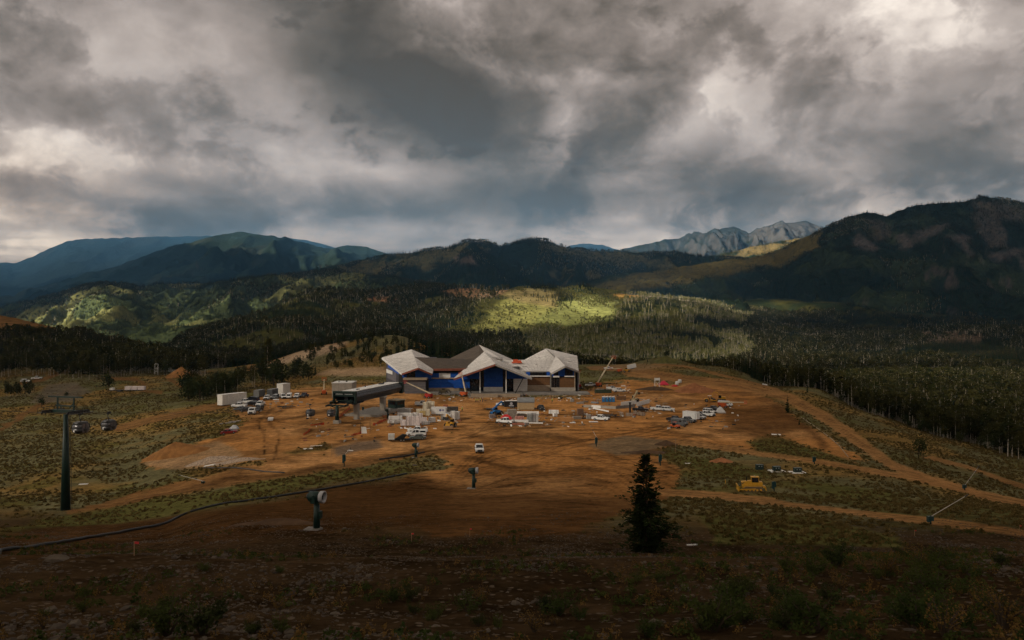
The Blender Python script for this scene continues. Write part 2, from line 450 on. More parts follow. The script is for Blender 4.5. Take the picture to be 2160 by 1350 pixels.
GRASSP = [[(0, 1120), (140, 1085), (320, 1058), (500, 1030), (640, 1000), (760, 985), (880, 980), (860, 1000), (720, 1010), (560, 1045), (380, 1075), (180, 1105), (0, 1125)],
          [(1420, 960), (1500, 965), (1600, 990), (1620, 1010), (1520, 1005), (1440, 985)],
          [(1570, 930), (1640, 920), (1740, 950), (1800, 975), (1690, 965), (1600, 950)],
          [(1690, 1010), (1800, 1025), (1900, 1040), (1880, 1055), (1760, 1045), (1690, 1030)],
          [(1480, 1090), (1620, 1080), (1760, 1100), (1880, 1130), (1900, 1160), (1500, 1150)],
          [(600, 955), (690, 935), (700, 945), (620, 960)]]
TRACKS = [([(960, 1000), (1000, 960), (1060, 930), (1150, 915), (1300, 905)], 3), ([(975, 1005), (1020, 965), (1080, 938), (1180, 925), (1320, 918)], 3),
          ([(1000, 1030), (1080, 1000), (1200, 985), (1300, 1000), (1360, 1040), (1330, 1080)], 3), ([(980, 1045), (1080, 1018), (1190, 1005), (1280, 1020), (1320, 1050)], 3),
          ([(700, 985), (850, 955), (960, 940), (1080, 935), (1250, 945), (1400, 985), (1500, 1030)], 4), ([(900, 1090), (1020, 1070), (1150, 1065), (1280, 1075)], 4),
          ([(860, 1120), (1000, 1100), (1150, 1098), (1290, 1105)], 3), ([(1380, 1000), (1440, 1030), (1560, 1055), (1680, 1068)], 3), ([(560, 960), (560, 930), (545, 890), (590, 850), (680, 830)], 4),
          ([(580, 965), (590, 920), (565, 885), (620, 850)], 4), ([(870, 950), (1000, 915), (1050, 880), (1010, 850)], 4), ([(1000, 985), (1100, 960), (1250, 930), (1400, 900), (1500, 850)], 4),
          ([(1100, 925), (1200, 930), (1260, 915), (1380, 925), (1560, 945), (1750, 975)], 3), ([(630, 930), (720, 905), (800, 890), (830, 870)], 3), ([(640, 920), (720, 893), (790, 880)], 3),
          ([(1240, 960), (1330, 985), (1380, 1030), (1360, 1075)], 3), ([(1050, 1045), (1150, 1030), (1240, 1045), (1270, 1075)], 3)]
SCUFF = [([(480, 1015), (600, 1000), (700, 985)], 5), ([(1060, 925), (1150, 918), (1230, 928)], 9), ([(1330, 950), (1420, 935)], 6), ([(1180, 985), (1260, 990)], 8), ([(1000, 965), (1070, 985), (1130, 980)], 6),
         ([(330, 960), (420, 940), (470, 935)], 4), ([(1640, 860), (1700, 900), (1740, 940)], 10), ([(1230, 835), (1400, 828)], 4), ([(560, 890), (640, 880), (720, 862)], 3), ([(620, 955), (720, 935), (800, 920)], 6)]
_tr = random.Random(12)
for _k in range(46):
    _cx, _cy = _tr.uniform(620, 1620), _tr.uniform(850, 1075)
    _a, _r, _bend = _tr.uniform(-.35, .35) + (pi if _tr.random() < .5 else 0), _tr.uniform(70, 200), _tr.uniform(-1.1, 1.1)
    _pts = []
    for _i in range(7):
        _t = _i / 6 - .5
        _pts.append((_cx + cos(_a + _bend * _t) * _r * _t * 2, _cy + sin(_a + _bend * _t) * _r * _t * .55))
    TRACKS.append((_pts, _tr.uniform(2, 3.6)))
def ground_paint(x, y, z):
    px = HX + F * x / np.maximum(y, 5); py = HY - F * (z - CAMZ) / np.maximum(y, 5)
    w1 = fbm(x / 9, y / 9, 41, 4) - .5; w2 = fbm(x / 30, y / 30, 42, 4) - .5; w3 = fbm(x / 2.2, y / 2.2, 43, 3) - .5
    s = np.clip(180 / np.maximum(y, 30), .4, 3)
    qx = px + (w1 * 26 + w3 * 8) * s; qy = py + (w2 * 10 + w1 * 7) * s
    col = np.zeros(x.shape + (3,)) + SAGE
    col = lerp(col, DRY, sstep(-.06, .16, w2 + .35 * w1))
    col = lerp(col, GRASS, sstep(.02, .2, w1 - .4 * w2) * .7)
    sage = np.ones(x.shape); grav = .25 * np.ones(x.shape)
    # bare hill front below the camera
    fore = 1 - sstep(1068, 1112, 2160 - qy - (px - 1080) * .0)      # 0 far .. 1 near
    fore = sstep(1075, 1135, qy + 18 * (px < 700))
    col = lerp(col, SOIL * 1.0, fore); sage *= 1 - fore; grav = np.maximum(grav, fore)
    # pad
    pad = sstep(.28, .72, area(qx, qy, PAD_POLY, 22) + .9 * w3 + .5 * w1)
    dirt = lerp(np.zeros(x.shape + (3,)) + DIRT, DIRT2, sstep(-.12, .2, w2))
    dirt = lerp(dirt, DARKDIRT * 1.7, sstep(.0, .22, w1 + .4 * w2) * .7)
    dirt = dirt * (1 + .5 * w3 + .35 * (fbm(x / 26, y / 3.2, 47, 4) - .5))[..., None]
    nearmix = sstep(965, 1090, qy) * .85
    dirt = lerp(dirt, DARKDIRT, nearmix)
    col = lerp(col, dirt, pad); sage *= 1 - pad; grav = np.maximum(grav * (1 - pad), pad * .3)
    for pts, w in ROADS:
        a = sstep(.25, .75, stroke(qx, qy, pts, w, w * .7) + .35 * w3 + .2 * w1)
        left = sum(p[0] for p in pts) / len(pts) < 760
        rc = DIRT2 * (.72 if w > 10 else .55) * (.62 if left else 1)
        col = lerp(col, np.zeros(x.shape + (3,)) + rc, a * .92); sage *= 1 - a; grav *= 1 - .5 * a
        if w > 8:
            for off in (-.42, .30):
                rut = stroke(px + w1 * 5, py + off * w * .5 + w3 * 1.5, pts, w * .10, w * .10) * a
                col = lerp(col, col * .55, rut * sstep(-.25, .15, w1))
    dz = area(qx, qy, [(0, 1170), (0, 1118), (300, 1085), (560, 1050), (700, 1018), (870, 1003), (960, 1035), (930, 1110), (640, 1130), (300, 1150)], 34)
    col = lerp(col, DARKDIRT * .8, dz); sage *= 1 - dz
    for pl in GRASSP:
        a = area(qx, qy, pl, 9)
        col = lerp(col, GRASS * .9 + SAGE * .15, a); sage = np.maximum(sage, a); grav *= 1 - a
    for pts, w in TRACKS:
        for off in (-2.6, 2.6):
            a = stroke(px + w1 * 10, py + off * np.clip((py - 790) / 90, .4, 3) + w2 * 6, pts, w * .5, w * .45) * pad
            col = lerp(col, col * .38, a * (.45 + .5 * sstep(-.1, .2, w1)))
    for pts, w in SCUFF:
        a = stroke(qx, qy, pts, w, w) * .75
        col = lerp(col, DARKDIRT, a)
    for pl, k in [([(1520, 860), (1640, 850), (1700, 900), (1640, 930), (1540, 915)], .75), ([(1230, 945), (1330, 925), (1420, 935), (1400, 960), (1300, 965)], .6), ([(1000, 935), (1130, 915), (1200, 925), (1150, 940), (1050, 950)], .5),
                  ([(1000, 960), (1120, 985), (1250, 990), (1330, 985), (1200, 1012), (1050, 1002)], .55), ([(620, 890), (700, 870), (740, 880), (660, 905)], .35), ([(760, 1060), (900, 1040), (1150, 1050), (1330, 1060), (1250, 1130), (900, 1130)], .55), ([(300, 975), (420, 965), (520, 985), (560, 1000), (430, 1005)], .4)]:
        col = lerp(col, np.zeros(x.shape + (3,)) + DARKDIRT, area(qx, qy, pl, 26) * k)
    # rubble on the slope below the lodge and the big banks
    for pl, c in [([(290, 978), (380, 945), (470, 930), (520, 960), (500, 985), (380, 990)], C(.30, .19, .10)), ([(700, 945), (800, 925), (800, 945), (700, 962)], C(.13, .10, .075)), ([(1240, 935), (1320, 915), (1420, 930), (1380, 950), (1300, 960)], C(.17, .12, .07)),
                  ([(540, 775), (640, 738), (740, 720), (700, 742), (560, 780)], C(.40, .29, .19)), ([(655, 792), (700, 778), (815, 775), (815, 790)], C(.36, .24, .14)),
                  ([(100, 812), (160, 806), (190, 825), (150, 850), (60, 850)], C(.13, .105, .075)), ([(1240, 775), (1300, 768), (1360, 766), (1420, 775), (1330, 783)], C(.26, .16, .08))]:
        a = area(qx, qy, pl, 7) * .85
        col = lerp(col, np.zeros(x.shape + (3,)) + c, a); grav = np.maximum(grav, a); sage *= 1 - a
    # knolls of dry grass
    a = area(qx, qy, [(-400, 640), (0, 655), (90, 676), (170, 708), (90, 712), (-400, 715)], 10)
    col = lerp(col, np.zeros(x.shape + (3,)) + C(.16, .085, .032), a); sage *= 1 - a
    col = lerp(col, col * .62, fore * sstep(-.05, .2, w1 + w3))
    return col, np.stack([sage, grav, pad], -1), px, py

def build_ground():
    us = np.linspace(-1.12, 1.12, 640)
    ys = np.concatenate([[-30, -18, -8, 0], np.exp(np.linspace(math.log(6), math.log(640), 600))])
    U, Y = np.meshgrid(us, ys)
    X = U * np.maximum(Y, 34 - .5 * np.minimum(Y, 34) * 0 if False else np.where(Y < 34, 34 * .5 + Y * .5, Y))
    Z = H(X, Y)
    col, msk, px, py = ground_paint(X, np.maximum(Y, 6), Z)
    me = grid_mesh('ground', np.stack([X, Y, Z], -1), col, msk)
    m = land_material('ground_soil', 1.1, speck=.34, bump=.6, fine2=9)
    return link('ground', me, m, kind='structure', label='bare orange earth, dry grass and dark rubble of the hilltop')
GROUND = build_ground()

FOREST = C(.017, .022, .008)
ROCK = C(.20, .165, .135)
def hill_paint(x, y, z):
    px = HX + F * x / y; py = HY - F * (z - CAMZ) / y
    w1 = fbm(x / 60, y / 60, 51, 4) - .5; w2 = fbm(x / 240, y / 240, 52, 4) - .5
    qx = px + w1 * 30; qy = py + w2 * 12
    col = np.zeros(x.shape + (3,)) + FOREST * 1.2
    col = lerp(col, GRASS * .6, sstep(-.02, .16, w1 + .5 * w2))
    wood = 1 - .8 * sstep(.06, .2, w1 + .6 * w2)
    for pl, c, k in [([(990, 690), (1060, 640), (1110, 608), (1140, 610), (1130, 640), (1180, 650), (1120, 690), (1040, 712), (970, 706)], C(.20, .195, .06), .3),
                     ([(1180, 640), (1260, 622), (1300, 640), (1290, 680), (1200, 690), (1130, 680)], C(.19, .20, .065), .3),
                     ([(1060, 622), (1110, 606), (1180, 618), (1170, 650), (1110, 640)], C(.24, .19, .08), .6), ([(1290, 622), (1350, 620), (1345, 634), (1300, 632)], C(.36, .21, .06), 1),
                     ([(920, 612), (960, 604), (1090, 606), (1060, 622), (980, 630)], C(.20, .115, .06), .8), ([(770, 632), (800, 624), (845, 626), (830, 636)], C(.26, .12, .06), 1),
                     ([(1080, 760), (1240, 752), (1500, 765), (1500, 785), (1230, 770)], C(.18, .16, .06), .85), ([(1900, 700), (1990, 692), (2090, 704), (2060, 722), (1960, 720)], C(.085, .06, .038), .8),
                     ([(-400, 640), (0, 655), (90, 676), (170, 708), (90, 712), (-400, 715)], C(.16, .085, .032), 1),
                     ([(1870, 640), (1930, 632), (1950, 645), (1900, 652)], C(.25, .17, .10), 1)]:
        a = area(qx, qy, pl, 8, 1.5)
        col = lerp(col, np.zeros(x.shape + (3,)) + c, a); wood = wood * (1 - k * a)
    return col, np.stack([wood, wood * 0, wood * 0], -1), px, py
def build_hills():
    us = np.linspace(-1.12, 1.12, 560)
    ys = np.exp(np.linspace(math.log(639), math.log(2900), 230))
    U, Y = np.meshgrid(us, ys)
    X = U * Y; Z = H(X, Y)
    Z[0, :] -= .3
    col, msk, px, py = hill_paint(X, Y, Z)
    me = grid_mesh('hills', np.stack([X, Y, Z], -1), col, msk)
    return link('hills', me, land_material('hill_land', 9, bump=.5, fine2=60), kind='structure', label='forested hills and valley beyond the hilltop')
build_hills()

# ------------------------------------------------------------------ mountains: crest lines at their distance
class Mountain:
    def __init__(s, name, label, Dc, Df, foot, crest, gully, wid, pw=1.15, seed=1, vary=.06, paint=None, smooth=0, cw=None, n=(260, 110)):
        s.name, s.label, s.Dc, s.Df, s.foot, s.crest, s.gully, s.wid, s.pw, s.seed, s.vary, s.paint, s.n = name, label, Dc, Df, foot, crest, gully, wid, pw, seed, vary, paint, n
        s.x0, s.x1 = crest[0][0], crest[-1][0]
    def dc(s, px):
        return s.Dc * (1 + s.vary * 2 * (fbm(px / 170, px * 0 + s.seed, s.seed, 3) - .5))
    def z(s, px, Y):
        dc = s.dc(px)
        cy = np.interp(px, [a for a, b in s.crest], [b for a, b in s.crest]) + (fbm(px / 14, px * 0, s.seed + 5, 3) - .5) * 4
        zc = CAMZ + (HY - cy) / F * dc
        zf = CAMZ + (HY - s.foot) / F * s.Df
        t = (Y - s.Df) / (dc - s.Df)
        x = (px - HX) / F * Y
        tt = np.clip(t, 0, 1)
        z = zf + (zc - zf) * tt ** s.pw
        back = np.maximum(t - 1, 0)
        z = z - back * (zc - zf) * 1.3
        env = np.sin(np.clip(tt, 0, 1) * pi) ** .6
        wx = x + s.wid * .5 * (fbm(x / s.wid, Y / s.wid, s.seed + 9, 2) - .5)
        g = ridged(wx / s.wid, Y / (s.wid * 2.6), s.seed + 2, 5, .58) - .45
        g = g + .35 * (ridged(wx / (s.wid * .31) + 3, Y / (s.wid * .7), s.seed + 6, 3, .55) - .45)
        g2 = fbm(x / (s.wid * .22), Y / (s.wid * .3), s.seed + 3, 4) - .5
        return z + env * s.gully * (g * 1.5 + g2 * .5)
    def build(s):
        pxs = np.linspace(s.x0, s.x1, s.n[0])
        ts = np.concatenate([np.linspace(0, 1, s.n[1]), [1.08, 1.2, 1.4]])
        PX, T = np.meshgrid(pxs, ts)
        Y = s.Df + T * (s.dc(PX) - s.Df)
        Z = s.z(PX, Y)
        X = (PX - HX) / F * Y
        gy, gx = np.gradient(Z)
        slope = np.hypot(np.gradient(Z, axis=0) / np.maximum(np.gradient(Y, axis=0), .1), 0)
        PY = HY - F * (Z - CAMZ) / Y
        col, wood = s.paint(PX, PY, X, Y, Z, T, slope)
        me = grid_mesh(s.name, np.stack([X, Y, Z], -1), col, np.stack([wood, wood, wood], -1))
        s.obj = link(s.name, me, land_material(s.name + '_land', s.Dc / 190, bump=.7, fine2=s.Dc / 30), kind='structure', label=s.label)
        return s
def mix_paint(base, grass, rock, fg=.05, rk=2.0, polys=(), gs=.1, sc=150, seed=61):
    def f(px, py, x, y, z, t, slope):
        w1 = fbm(x / sc, y / sc, seed, 5) - .5; w2 = fbm(x / (sc * .3), y / (sc * .3), seed + 4, 4) - .5
        col = np.zeros(px.shape + (3,)) + base
        a = sstep(fg, fg + .1, w1 + .35 * w2)
        col = lerp(col, np.zeros(px.shape + (3,)) + grass, a); wood = 1 - a * (1 - gs)
        r = sstep(rk, rk + .3, slope + 1.2 * w2)
        col = lerp(col, np.zeros(px.shape + (3,)) + rock, r); wood = wood * (1 - r)
        qx, qy = px + w2 * 40, py + w1 * 16 + w2 * 14
        for pl, c, k in polys:
            a = area(qx, qy, pl, 7, 1.0)
            col = lerp(col, np.zeros(px.shape + (3,)) + c, a); wood = wood * (1 - a) + k * a
        return col, wood
    return f
DGREEN, MGREEN = C(.014, .021, .010), C(.026, .034, .013)
OLIVE = C(.105, .080, .022)
M_RIGHT = Mountain('mountain_right', 'dark rocky forested mountain with pink scree and an olive grass ridge', 3300, 1700, 735,
    [(1130, 632), (1200, 614), (1260, 600), (1330, 582), (1400, 568), (1480, 556), (1550, 547), (1600, 541), (1640, 528), (1680, 508), (1740, 481), (1790, 458), (1830, 448), (1855, 452), (1870, 456), (1900, 443), (1940, 432), (2000, 428), (2040, 425), (2070, 413), (2110, 419), (2160, 427), (2300, 430), (2500, 415), (2660, 430)],
    150, 520, 1.25, 3, .08, mix_paint(DGREEN, MGREEN * 1.1, ROCK * .32, .03, 1.9, [
        ([(1240, 612), (1330, 580), (1480, 553), (1600, 538), (1700, 492), (1740, 480), (1720, 520), (1650, 560), (1560, 575), (1450, 600), (1300, 615)], OLIVE, .02),
        ([(1540, 575), (1600, 560), (1640, 562), (1620, 578), (1560, 585)], DGREEN, 1),
        ([(1795, 500), (1815, 490), (1850, 515), (1835, 525), (1805, 520)], C(.072, .060, .050), 0), ([(1890, 500), (1905, 490), (1930, 508), (1920, 522), (1895, 520)], C(.072, .060, .050), 0),
        ([(1925, 492), (1990, 470), (2000, 480), (1950, 505), (1930, 508)], C(.072, .060, .050), 0), ([(2000, 500), (2040, 495), (2060, 540), (2050, 545), (2030, 515)], C(.072, .060, .050), 0),
        ([(2085, 535), (2160, 520), (2160, 535), (2110, 555), (2090, 545)], C(.072, .060, .050), 0), ([(1830, 460), (1870, 470), (1880, 500), (1850, 510), (1830, 480)], C(.06, .05, .035), .3),
        ([(2050, 425), (2110, 425), (2160, 440), (2160, 470), (2060, 455)], C(.055, .046, .032), .35), ([(2060, 460), (2110, 455), (2130, 520), (2080, 520)], C(.07, .06, .046), .3)], .55, 260, 61), n=(420, 170)).build()
M_SUN = Mountain('hill_left', 'rounded green forested hill with drifting patches of sun', 3000, 1950, 790,
    [(-420, 690), (-100, 668), (0, 655), (80, 632), (150, 612), (190, 601), (240, 598), (300, 605), (360, 598), (420, 598), (500, 590), (600, 580), (700, 571), (800, 580), (900, 600), (1020, 630)],
    105, 430, .8, 13, .08, mix_paint(C(.050, .062, .026), C(.12, .12, .045), ROCK, .06, 5, (), .35, 170, 71), n=(320, 130)).build()
M_MID = Mountain('mountain_middle', 'dark blue green mountain with two rounded summits in the middle distance', 4200, 2400, 700,
    [(430, 640), (520, 600), (620, 577), (700, 566), (830, 538), (880, 532), (950, 522), (985, 512), (1030, 509), (1055, 519), (1085, 512), (1120, 504), (1150, 507), (1170, 518), (1200, 527), (1260, 531), (1330, 534), (1400, 537), (1500, 545), (1700, 560)],
    150, 640, 1.2, 23, .06, mix_paint(DGREEN, C(.075, .065, .028), C(.15, .11, .085), .05, 1.6, [([(960, 545), (1000, 540), (1010, 555), (975, 552)], C(.19, .14, .11), 0)], .4, 300, 81), n=(300, 130)).build()
Mountain('mountain_blue', 'bluish mountain with a broad rocky summit on the left', 6000, 3600, 690,
    [(-420, 700), (-150, 670), (0, 641), (80, 606), (180, 580), (250, 560), (330, 530), (400, 512), (450, 497), (510, 489), (550, 496), (580, 498), (620, 512), (660, 520), (700, 524), (735, 517), (770, 520), (828, 538), (900, 560), (1000, 600)],
    230, 800, 1.15, 33, .06, mix_paint(C(.008, .013, .009), C(.014, .017, .011), C(.035, .033, .028), .06, 1.9, [], .5, 350, 91), n=(300, 120)).build()
Mountain('mountain_far_left', 'distant blue mountain running up into the cloud on the left', 9000, 7000, 640,
    [(-330, 600), (-100, 565), (0, 553), (30, 555), (60, 545), (100, 525), (145, 507), (200, 503), (300, 500), (420, 498), (560, 497), (640, 505), (700, 520), (800, 550)],
    150, 1200, 1.0, 43, .03, mix_paint(C(.004, .007, .008), C(.007, .009, .009), ROCK * .05, .1, 3, (), .4, 600, 95), n=(200, 60)).build()
Mountain('mountain_far_middle', 'small distant blue peak behind the middle summits', 9000, 7600, 570,
    [(1120, 545), (1190, 521), (1230, 514), (1270, 516), (1300, 527), (1380, 550)], 90, 900, 1.0, 47, .02, mix_paint(C(.004, .007, .008), C(.007, .009, .009), ROCK * .05, .1, 3, (), .4, 600, 96), n=(90, 50)).build()
Mountain('mountain_rocky', 'pale grey rocky peaks touching the cloud base', 6200, 4500, 640,
    [(1180, 560), (1250, 545), (1290, 530), (1340, 520), (1400, 508), (1450, 500), (1490, 492), (1530, 481), (1547, 477), (1560, 482), (1580, 493), (1600, 484), (1620, 475), (1645, 468), (1660, 472), (1680, 468), (1700, 467), (1730, 477), (1760, 485), (1850, 500), (1960, 530)],
    210, 430, 1.0, 53, .05, mix_paint(C(.016, .018, .017), C(.012, .015, .010), C(.034, .032, .030), .07, .9, [([(1570, 495), (1600, 480), (1650, 466), (1730, 475), (1750, 495), (1650, 505), (1590, 508)], C(.046, .043, .040), .0)], .3, 220, 97), n=(320, 110)).build()
M_DARK = Mountain('mountain_ridge', 'dark conifer ridge below the rocky peaks', 4500, 3200, 640,
    [(1360, 585), (1420, 562), (1500, 541), (1600, 517), (1700, 500), (1750, 490), (1850, 480), (1960, 500)], 90, 420, 1.0, 57, .04, mix_paint(DGREEN * .8, C(.10, .075, .03), ROCK * .7, .10, 3, (), .2, 260, 98), n=(160, 60)).build()

# ------------------------------------------------------------------ unseen cloud deck added overhead and behind the camera, gaps shaped for sun patches
def sun_on(x, y):
    """share of sun that the shaped cloud gaps let onto this spot"""
    n = fbm(x / 260, y / 260, 201, 4); n2 = fbm(x / 700, y / 700, 207, 3)
    t = .012 + .05 * sstep(.5, .7, n)
    t = np.maximum(t, 1.0 * sstep(1.34, .55, np.hypot((x + 2) / 172, (y - 278) / 124) + .35 * (n - .5)))
    t = np.maximum(t, .40 * sstep(1.2, .5, np.hypot((x - 110) / 110, (y - 430) / 90)))
    hz = H(x, np.clip(y, 20, 2400)); yy = np.maximum(y, 30)
    px = HX + F * x / yy + 26 * (n - .5); py = HY - F * (hz - CAMZ) / yy + 14 * (n - .5)
    on = (y > 600) & (y < 2300)
    t = np.maximum(t, .97 * on * area(px, py, [(940, 700), (1000, 664), (1055, 634), (1100, 606), (1130, 590), (1290, 600), (1330, 640), (1280, 690), (1180, 698), (1060, 700)], 15, 1.0))
    t = np.maximum(t, .78 * on * area(px, py, [(1120, 705), (1300, 660), (1500, 690), (1580, 735), (1500, 772), (1230, 765), (1140, 745)], 34, 1.0) * (.35 + .65 * sstep(.35, .55, fbm(x / 120, y / 120, 241, 3))))
    t = np.maximum(t, .70 * on * area(px, py, [(1330, 650), (1480, 610), (1650, 585), (1640, 630), (1500, 665), (1400, 670)], 24, 1.0) * (.3 + .7 * sstep(.4, .55, fbm(x / 160, y / 160, 243, 3))))
    e = np.hypot((x - 700) / 330, (y - 2080) / 210)
    t = np.maximum(t, .75 * sstep(1.1, .5, e + .8 * (n - .5)))
    t = np.maximum(t, .22 * sstep(1.2, .4, np.hypot((x - 420) / 420, (y - 1000) / 420)))
    t = np.maximum(t, .26 * sstep(1.2, .5, np.hypot((x + 420) / 420, (y - 1450) / 330) + .8 * (n - .5)))
    s1 = sstep(1.15, .75, np.hypot((x + 1350) / 780, (y - 2560) / 520))
    t = np.maximum(t, .95 * s1 * sstep(.46, .55, fbm(x / 330, y / 330, 231, 3)))
    t = np.maximum(t, .34 * sstep(1.1, .3, np.hypot((x + 500) / 1100, (y - 2950) / 260)) * sstep(.42, .55, n))
    t = np.maximum(t, .20 * sstep(3300, 3900, y) * sstep(.45, .6, n2))
    t = np.maximum(t, .22 * sstep(1.1, .6, np.hypot((x - 620) / 330, (y - 2500) / 600)))
    return np.clip(t, .008, .97)
def build_cloud():
    zc = 1650.0
    k = zc / -SUN_DIR.z
    sx, sy = SUN_DIR.x * k, SUN_DIR.y * k
    xs = np.concatenate([np.arange(-12000, -3400, 80), np.arange(-3400, -1650, 20), np.arange(-1650, 2601, 80)]); ys = np.concatenate([np.arange(-4200, -1500, 80), np.arange(-1500, 900, 20), np.arange(900, 6601, 80)])
    X, Y = np.meshgrid(xs, ys)
    gx, gy = X + sx, Y + sy
    for _ in range(5):                                   # the spot of land that the sun reaches through here
        hh = np.where((gy > 20) & (gy < 2300), H(gx, np.clip(gy, 20, 2300)), 0)
        f = (zc - hh) / zc
        gx, gy = X + sx * f, Y + sy * f
    T = sun_on(gx, gy)
    edge = np.minimum.reduce([X + 12000, 2600 - X, Y + 4200, 6600 - Y]) / 700
    out = np.where(Y > 300, np.maximum(.56 - (zc / np.maximum(Y, 1)), 0) * 3, 0) * (np.abs(X / np.maximum(Y, 1)) < .88)
    cover = np.clip(edge + (fbm(X / 500, Y / 500, 221, 4) - .5), 0, 1) * (out <= 0)
    th = np.clip(cover * 3, 0.02, 1)
    lump = fbm(X / 420, Y / 420, 223, 5)
    zb = zc - 70 * th * (lump + .3); zt = zc + 260 * th * (fbm(X / 380, Y / 380, 227, 5) + .15)
    dens = (1 - np.sqrt(np.clip(T, 0, 1))) * np.clip(cover * 2.2, 0, 1)
    R, Cn = X.shape
    idx = np.arange(R * Cn).reshape(R, Cn)
    cell = (out[:-1, :-1] <= 0) & (out[1:, 1:] <= 0) & (out[:-1, 1:] <= 0) & (out[1:, :-1] <= 0)
    q = np.stack([idx[:-1, :-1], idx[:-1, 1:], idx[1:, 1:], idx[1:, :-1]], -1)[cell].reshape(-1, 4)
    V = np.concatenate([np.stack([X, Y, zb], -1).reshape(-1, 3), np.stack([X, Y, zt], -1).reshape(-1, 3)])
    faces = np.concatenate([q[:, ::-1], q + R * Cn])
    # rim
    ec = {}
    for f in q.tolist():
        for i in range(4):
            a, b = f[i], f[(i + 1) % 4]
            if (b, a) in ec: del ec[(b, a)]
            else: ec[(a, b)] = 1
    rim = np.array([(a, b, b + R * Cn, a + R * Cn) for a, b in ec], int)
    faces = np.concatenate([faces, rim])
    me = bpy.data.meshes.new('cloud')
    me.from_pydata(V.tolist(), [], faces.tolist())
    me.polygons.foreach_set('use_smooth', np.ones(len(faces), bool))
    at = me.attributes.new('thickness', 'FLOAT', 'POINT')
    at.data.foreach_set('value', np.concatenate([dens.reshape(-1)] * 2).astype(np.float32))
    m = bpy.data.materials.new('shade_cloud'); m.use_nodes = True
    g = NT(m.node_tree); g.n.clear()
    out_ = g.new('ShaderNodeOutputMaterial'); mx = g.new('ShaderNodeMixShader'); tr = g.new('ShaderNodeBsdfTransparent')
    df = g.new('ShaderNodeBsdfDiffuse'); tl = g.new('ShaderNodeBsdfTranslucent'); ad = g.new('ShaderNodeMixShader')
    df.inputs[0].default_value = (.8, .8, .8, 1); tl.inputs[0].default_value = (.55, .55, .56, 1)
    ad.inputs[0].default_value = .45
    g.l.new(df.outputs[0], ad.inputs[1]); g.l.new(tl.outputs[0], ad.inputs[2])
    pos = g.new('ShaderNodeNewGeometry').outputs['Position']
    wisp = g.math('MULTIPLY', g.math('SUBTRACT', g.noise(g.vmath('MULTIPLY', pos, (1, 1, .2)), 1 / 130.0, 4, .6), .5), .25)
    dn = g.new('ShaderNodeAttribute', attribute_name='thickness').outputs['Fac']
    g.put(mx.inputs[0], g.math('ADD', dn, g.math('MULTIPLY', wisp, g.mapr(dn, .0, .25)), clamp=True))
    g.l.new(tr.outputs[0], mx.inputs[1]); g.l.new(ad.outputs[0], mx.inputs[2]); g.l.new(mx.outputs[0], out_.inputs[0])
    link('cloud', me, m, kind='stuff', label='unseen cloud deck overhead, gaps shaped to place shade and sun patches')
build_cloud()

# ------------------------------------------------------------------ air
HAZE_DENSITY = 4.3e-5
def build_haze():
    x0, x1, y0, y1, z0, z1 = -9300, 9300, -260, 9700, -420, 1380
    v = [(x, y, z) for z in (z0, z1) for y in (y0, y1) for x in (x0, x1)]
    f = [(0, 2, 3, 1), (4, 5, 7, 6), (0, 1, 5, 4), (2, 6, 7, 3), (0, 4, 6, 2), (1, 3, 7, 5)]
    me = bpy.data.meshes.new('haze'); me.from_pydata(v, [], f)
    m = bpy.data.materials.new('haze_air'); m.use_nodes = True
    g = NT(m.node_tree); g.n.clear()
    out = g.new('ShaderNodeOutputMaterial'); pv = g.new('ShaderNodeVolumePrincipled')
    pv.inputs['Color'].default_value = (.22, .56, 1.0, 1)
    pv.inputs['Density'].default_value = HAZE_DENSITY
    pv.inputs['Anisotropy'].default_value = 0.1
    g.l.new(pv.outputs[0], out.inputs['Volume'])
    link('haze', me, m, kind='stuff', label='thin blue mountain air')
build_haze()
# ------------------------------------------------------------------ object materials
_MC = {}
def M(name, col, rough=.6, metal=0.0, var=.18, scale=1.2, spec=.4, alpha=None):
    if name in _MC:
        return _MC[name]
    m = bpy.data.materials.new(name); m.use_nodes = True
    g = NT(m.node_tree); bs = g.n['Principled BSDF']
    co = g.new('ShaderNodeTexCoord').outputs['Object']
    n = g.noise(co, scale, 5, .6)
    v = g.mapr(n, .3, .7, 1 - var, 1 + var * .6, False)
    g.put(bs.inputs['Base Color'], g.vmath('MULTIPLY', (col[0], col[1], col[2]), g.comb(v, v, v)))
    bs.inputs['Roughness'].default_value = rough
    bs.inputs['Metallic'].default_value = metal
    bs.inputs['Specular IOR Level'].default_value = spec
    _MC[name] = m
    return m
def leaf_material(name, ca, cb, trans=.25, pos_scale=.35):
    m = bpy.data.materials.new(name); m.use_nodes = True
    g = NT(m.node_tree); g.n.clear()
    out = g.new('ShaderNodeOutputMaterial'); df = g.new('ShaderNodeBsdfDiffuse'); tl = g.new('ShaderNodeBsdfTranslucent'); mx = g.new('ShaderNodeMixShader')
    rnd = g.new('ShaderNodeObjectInfo').outputs['Random']
    co = g.new('ShaderNodeTexCoord').outputs['Object']
    n = g.noise(co, pos_scale, 3, .6)
    f = g.math('ADD', g.math('MULTIPLY', rnd, .75), g.math('MULTIPLY', g.math('SUBTRACT', n, .35), .8), clamp=True)
    c = g.mix(f, ca, cb)
    g.put(df.inputs[0], c); g.put(tl.inputs[0], c)
    mx.inputs[0].default_value = trans
    g.l.new(df.outputs[0], mx.inputs[1]); g.l.new(tl.outputs[0], mx.inputs[2]); g.l.new(mx.outputs[0], out.inputs[0])
    return m
ASPEN_LEAF = leaf_material('aspen_leaves', (.018, .024, .007), (.072, .064, .022))
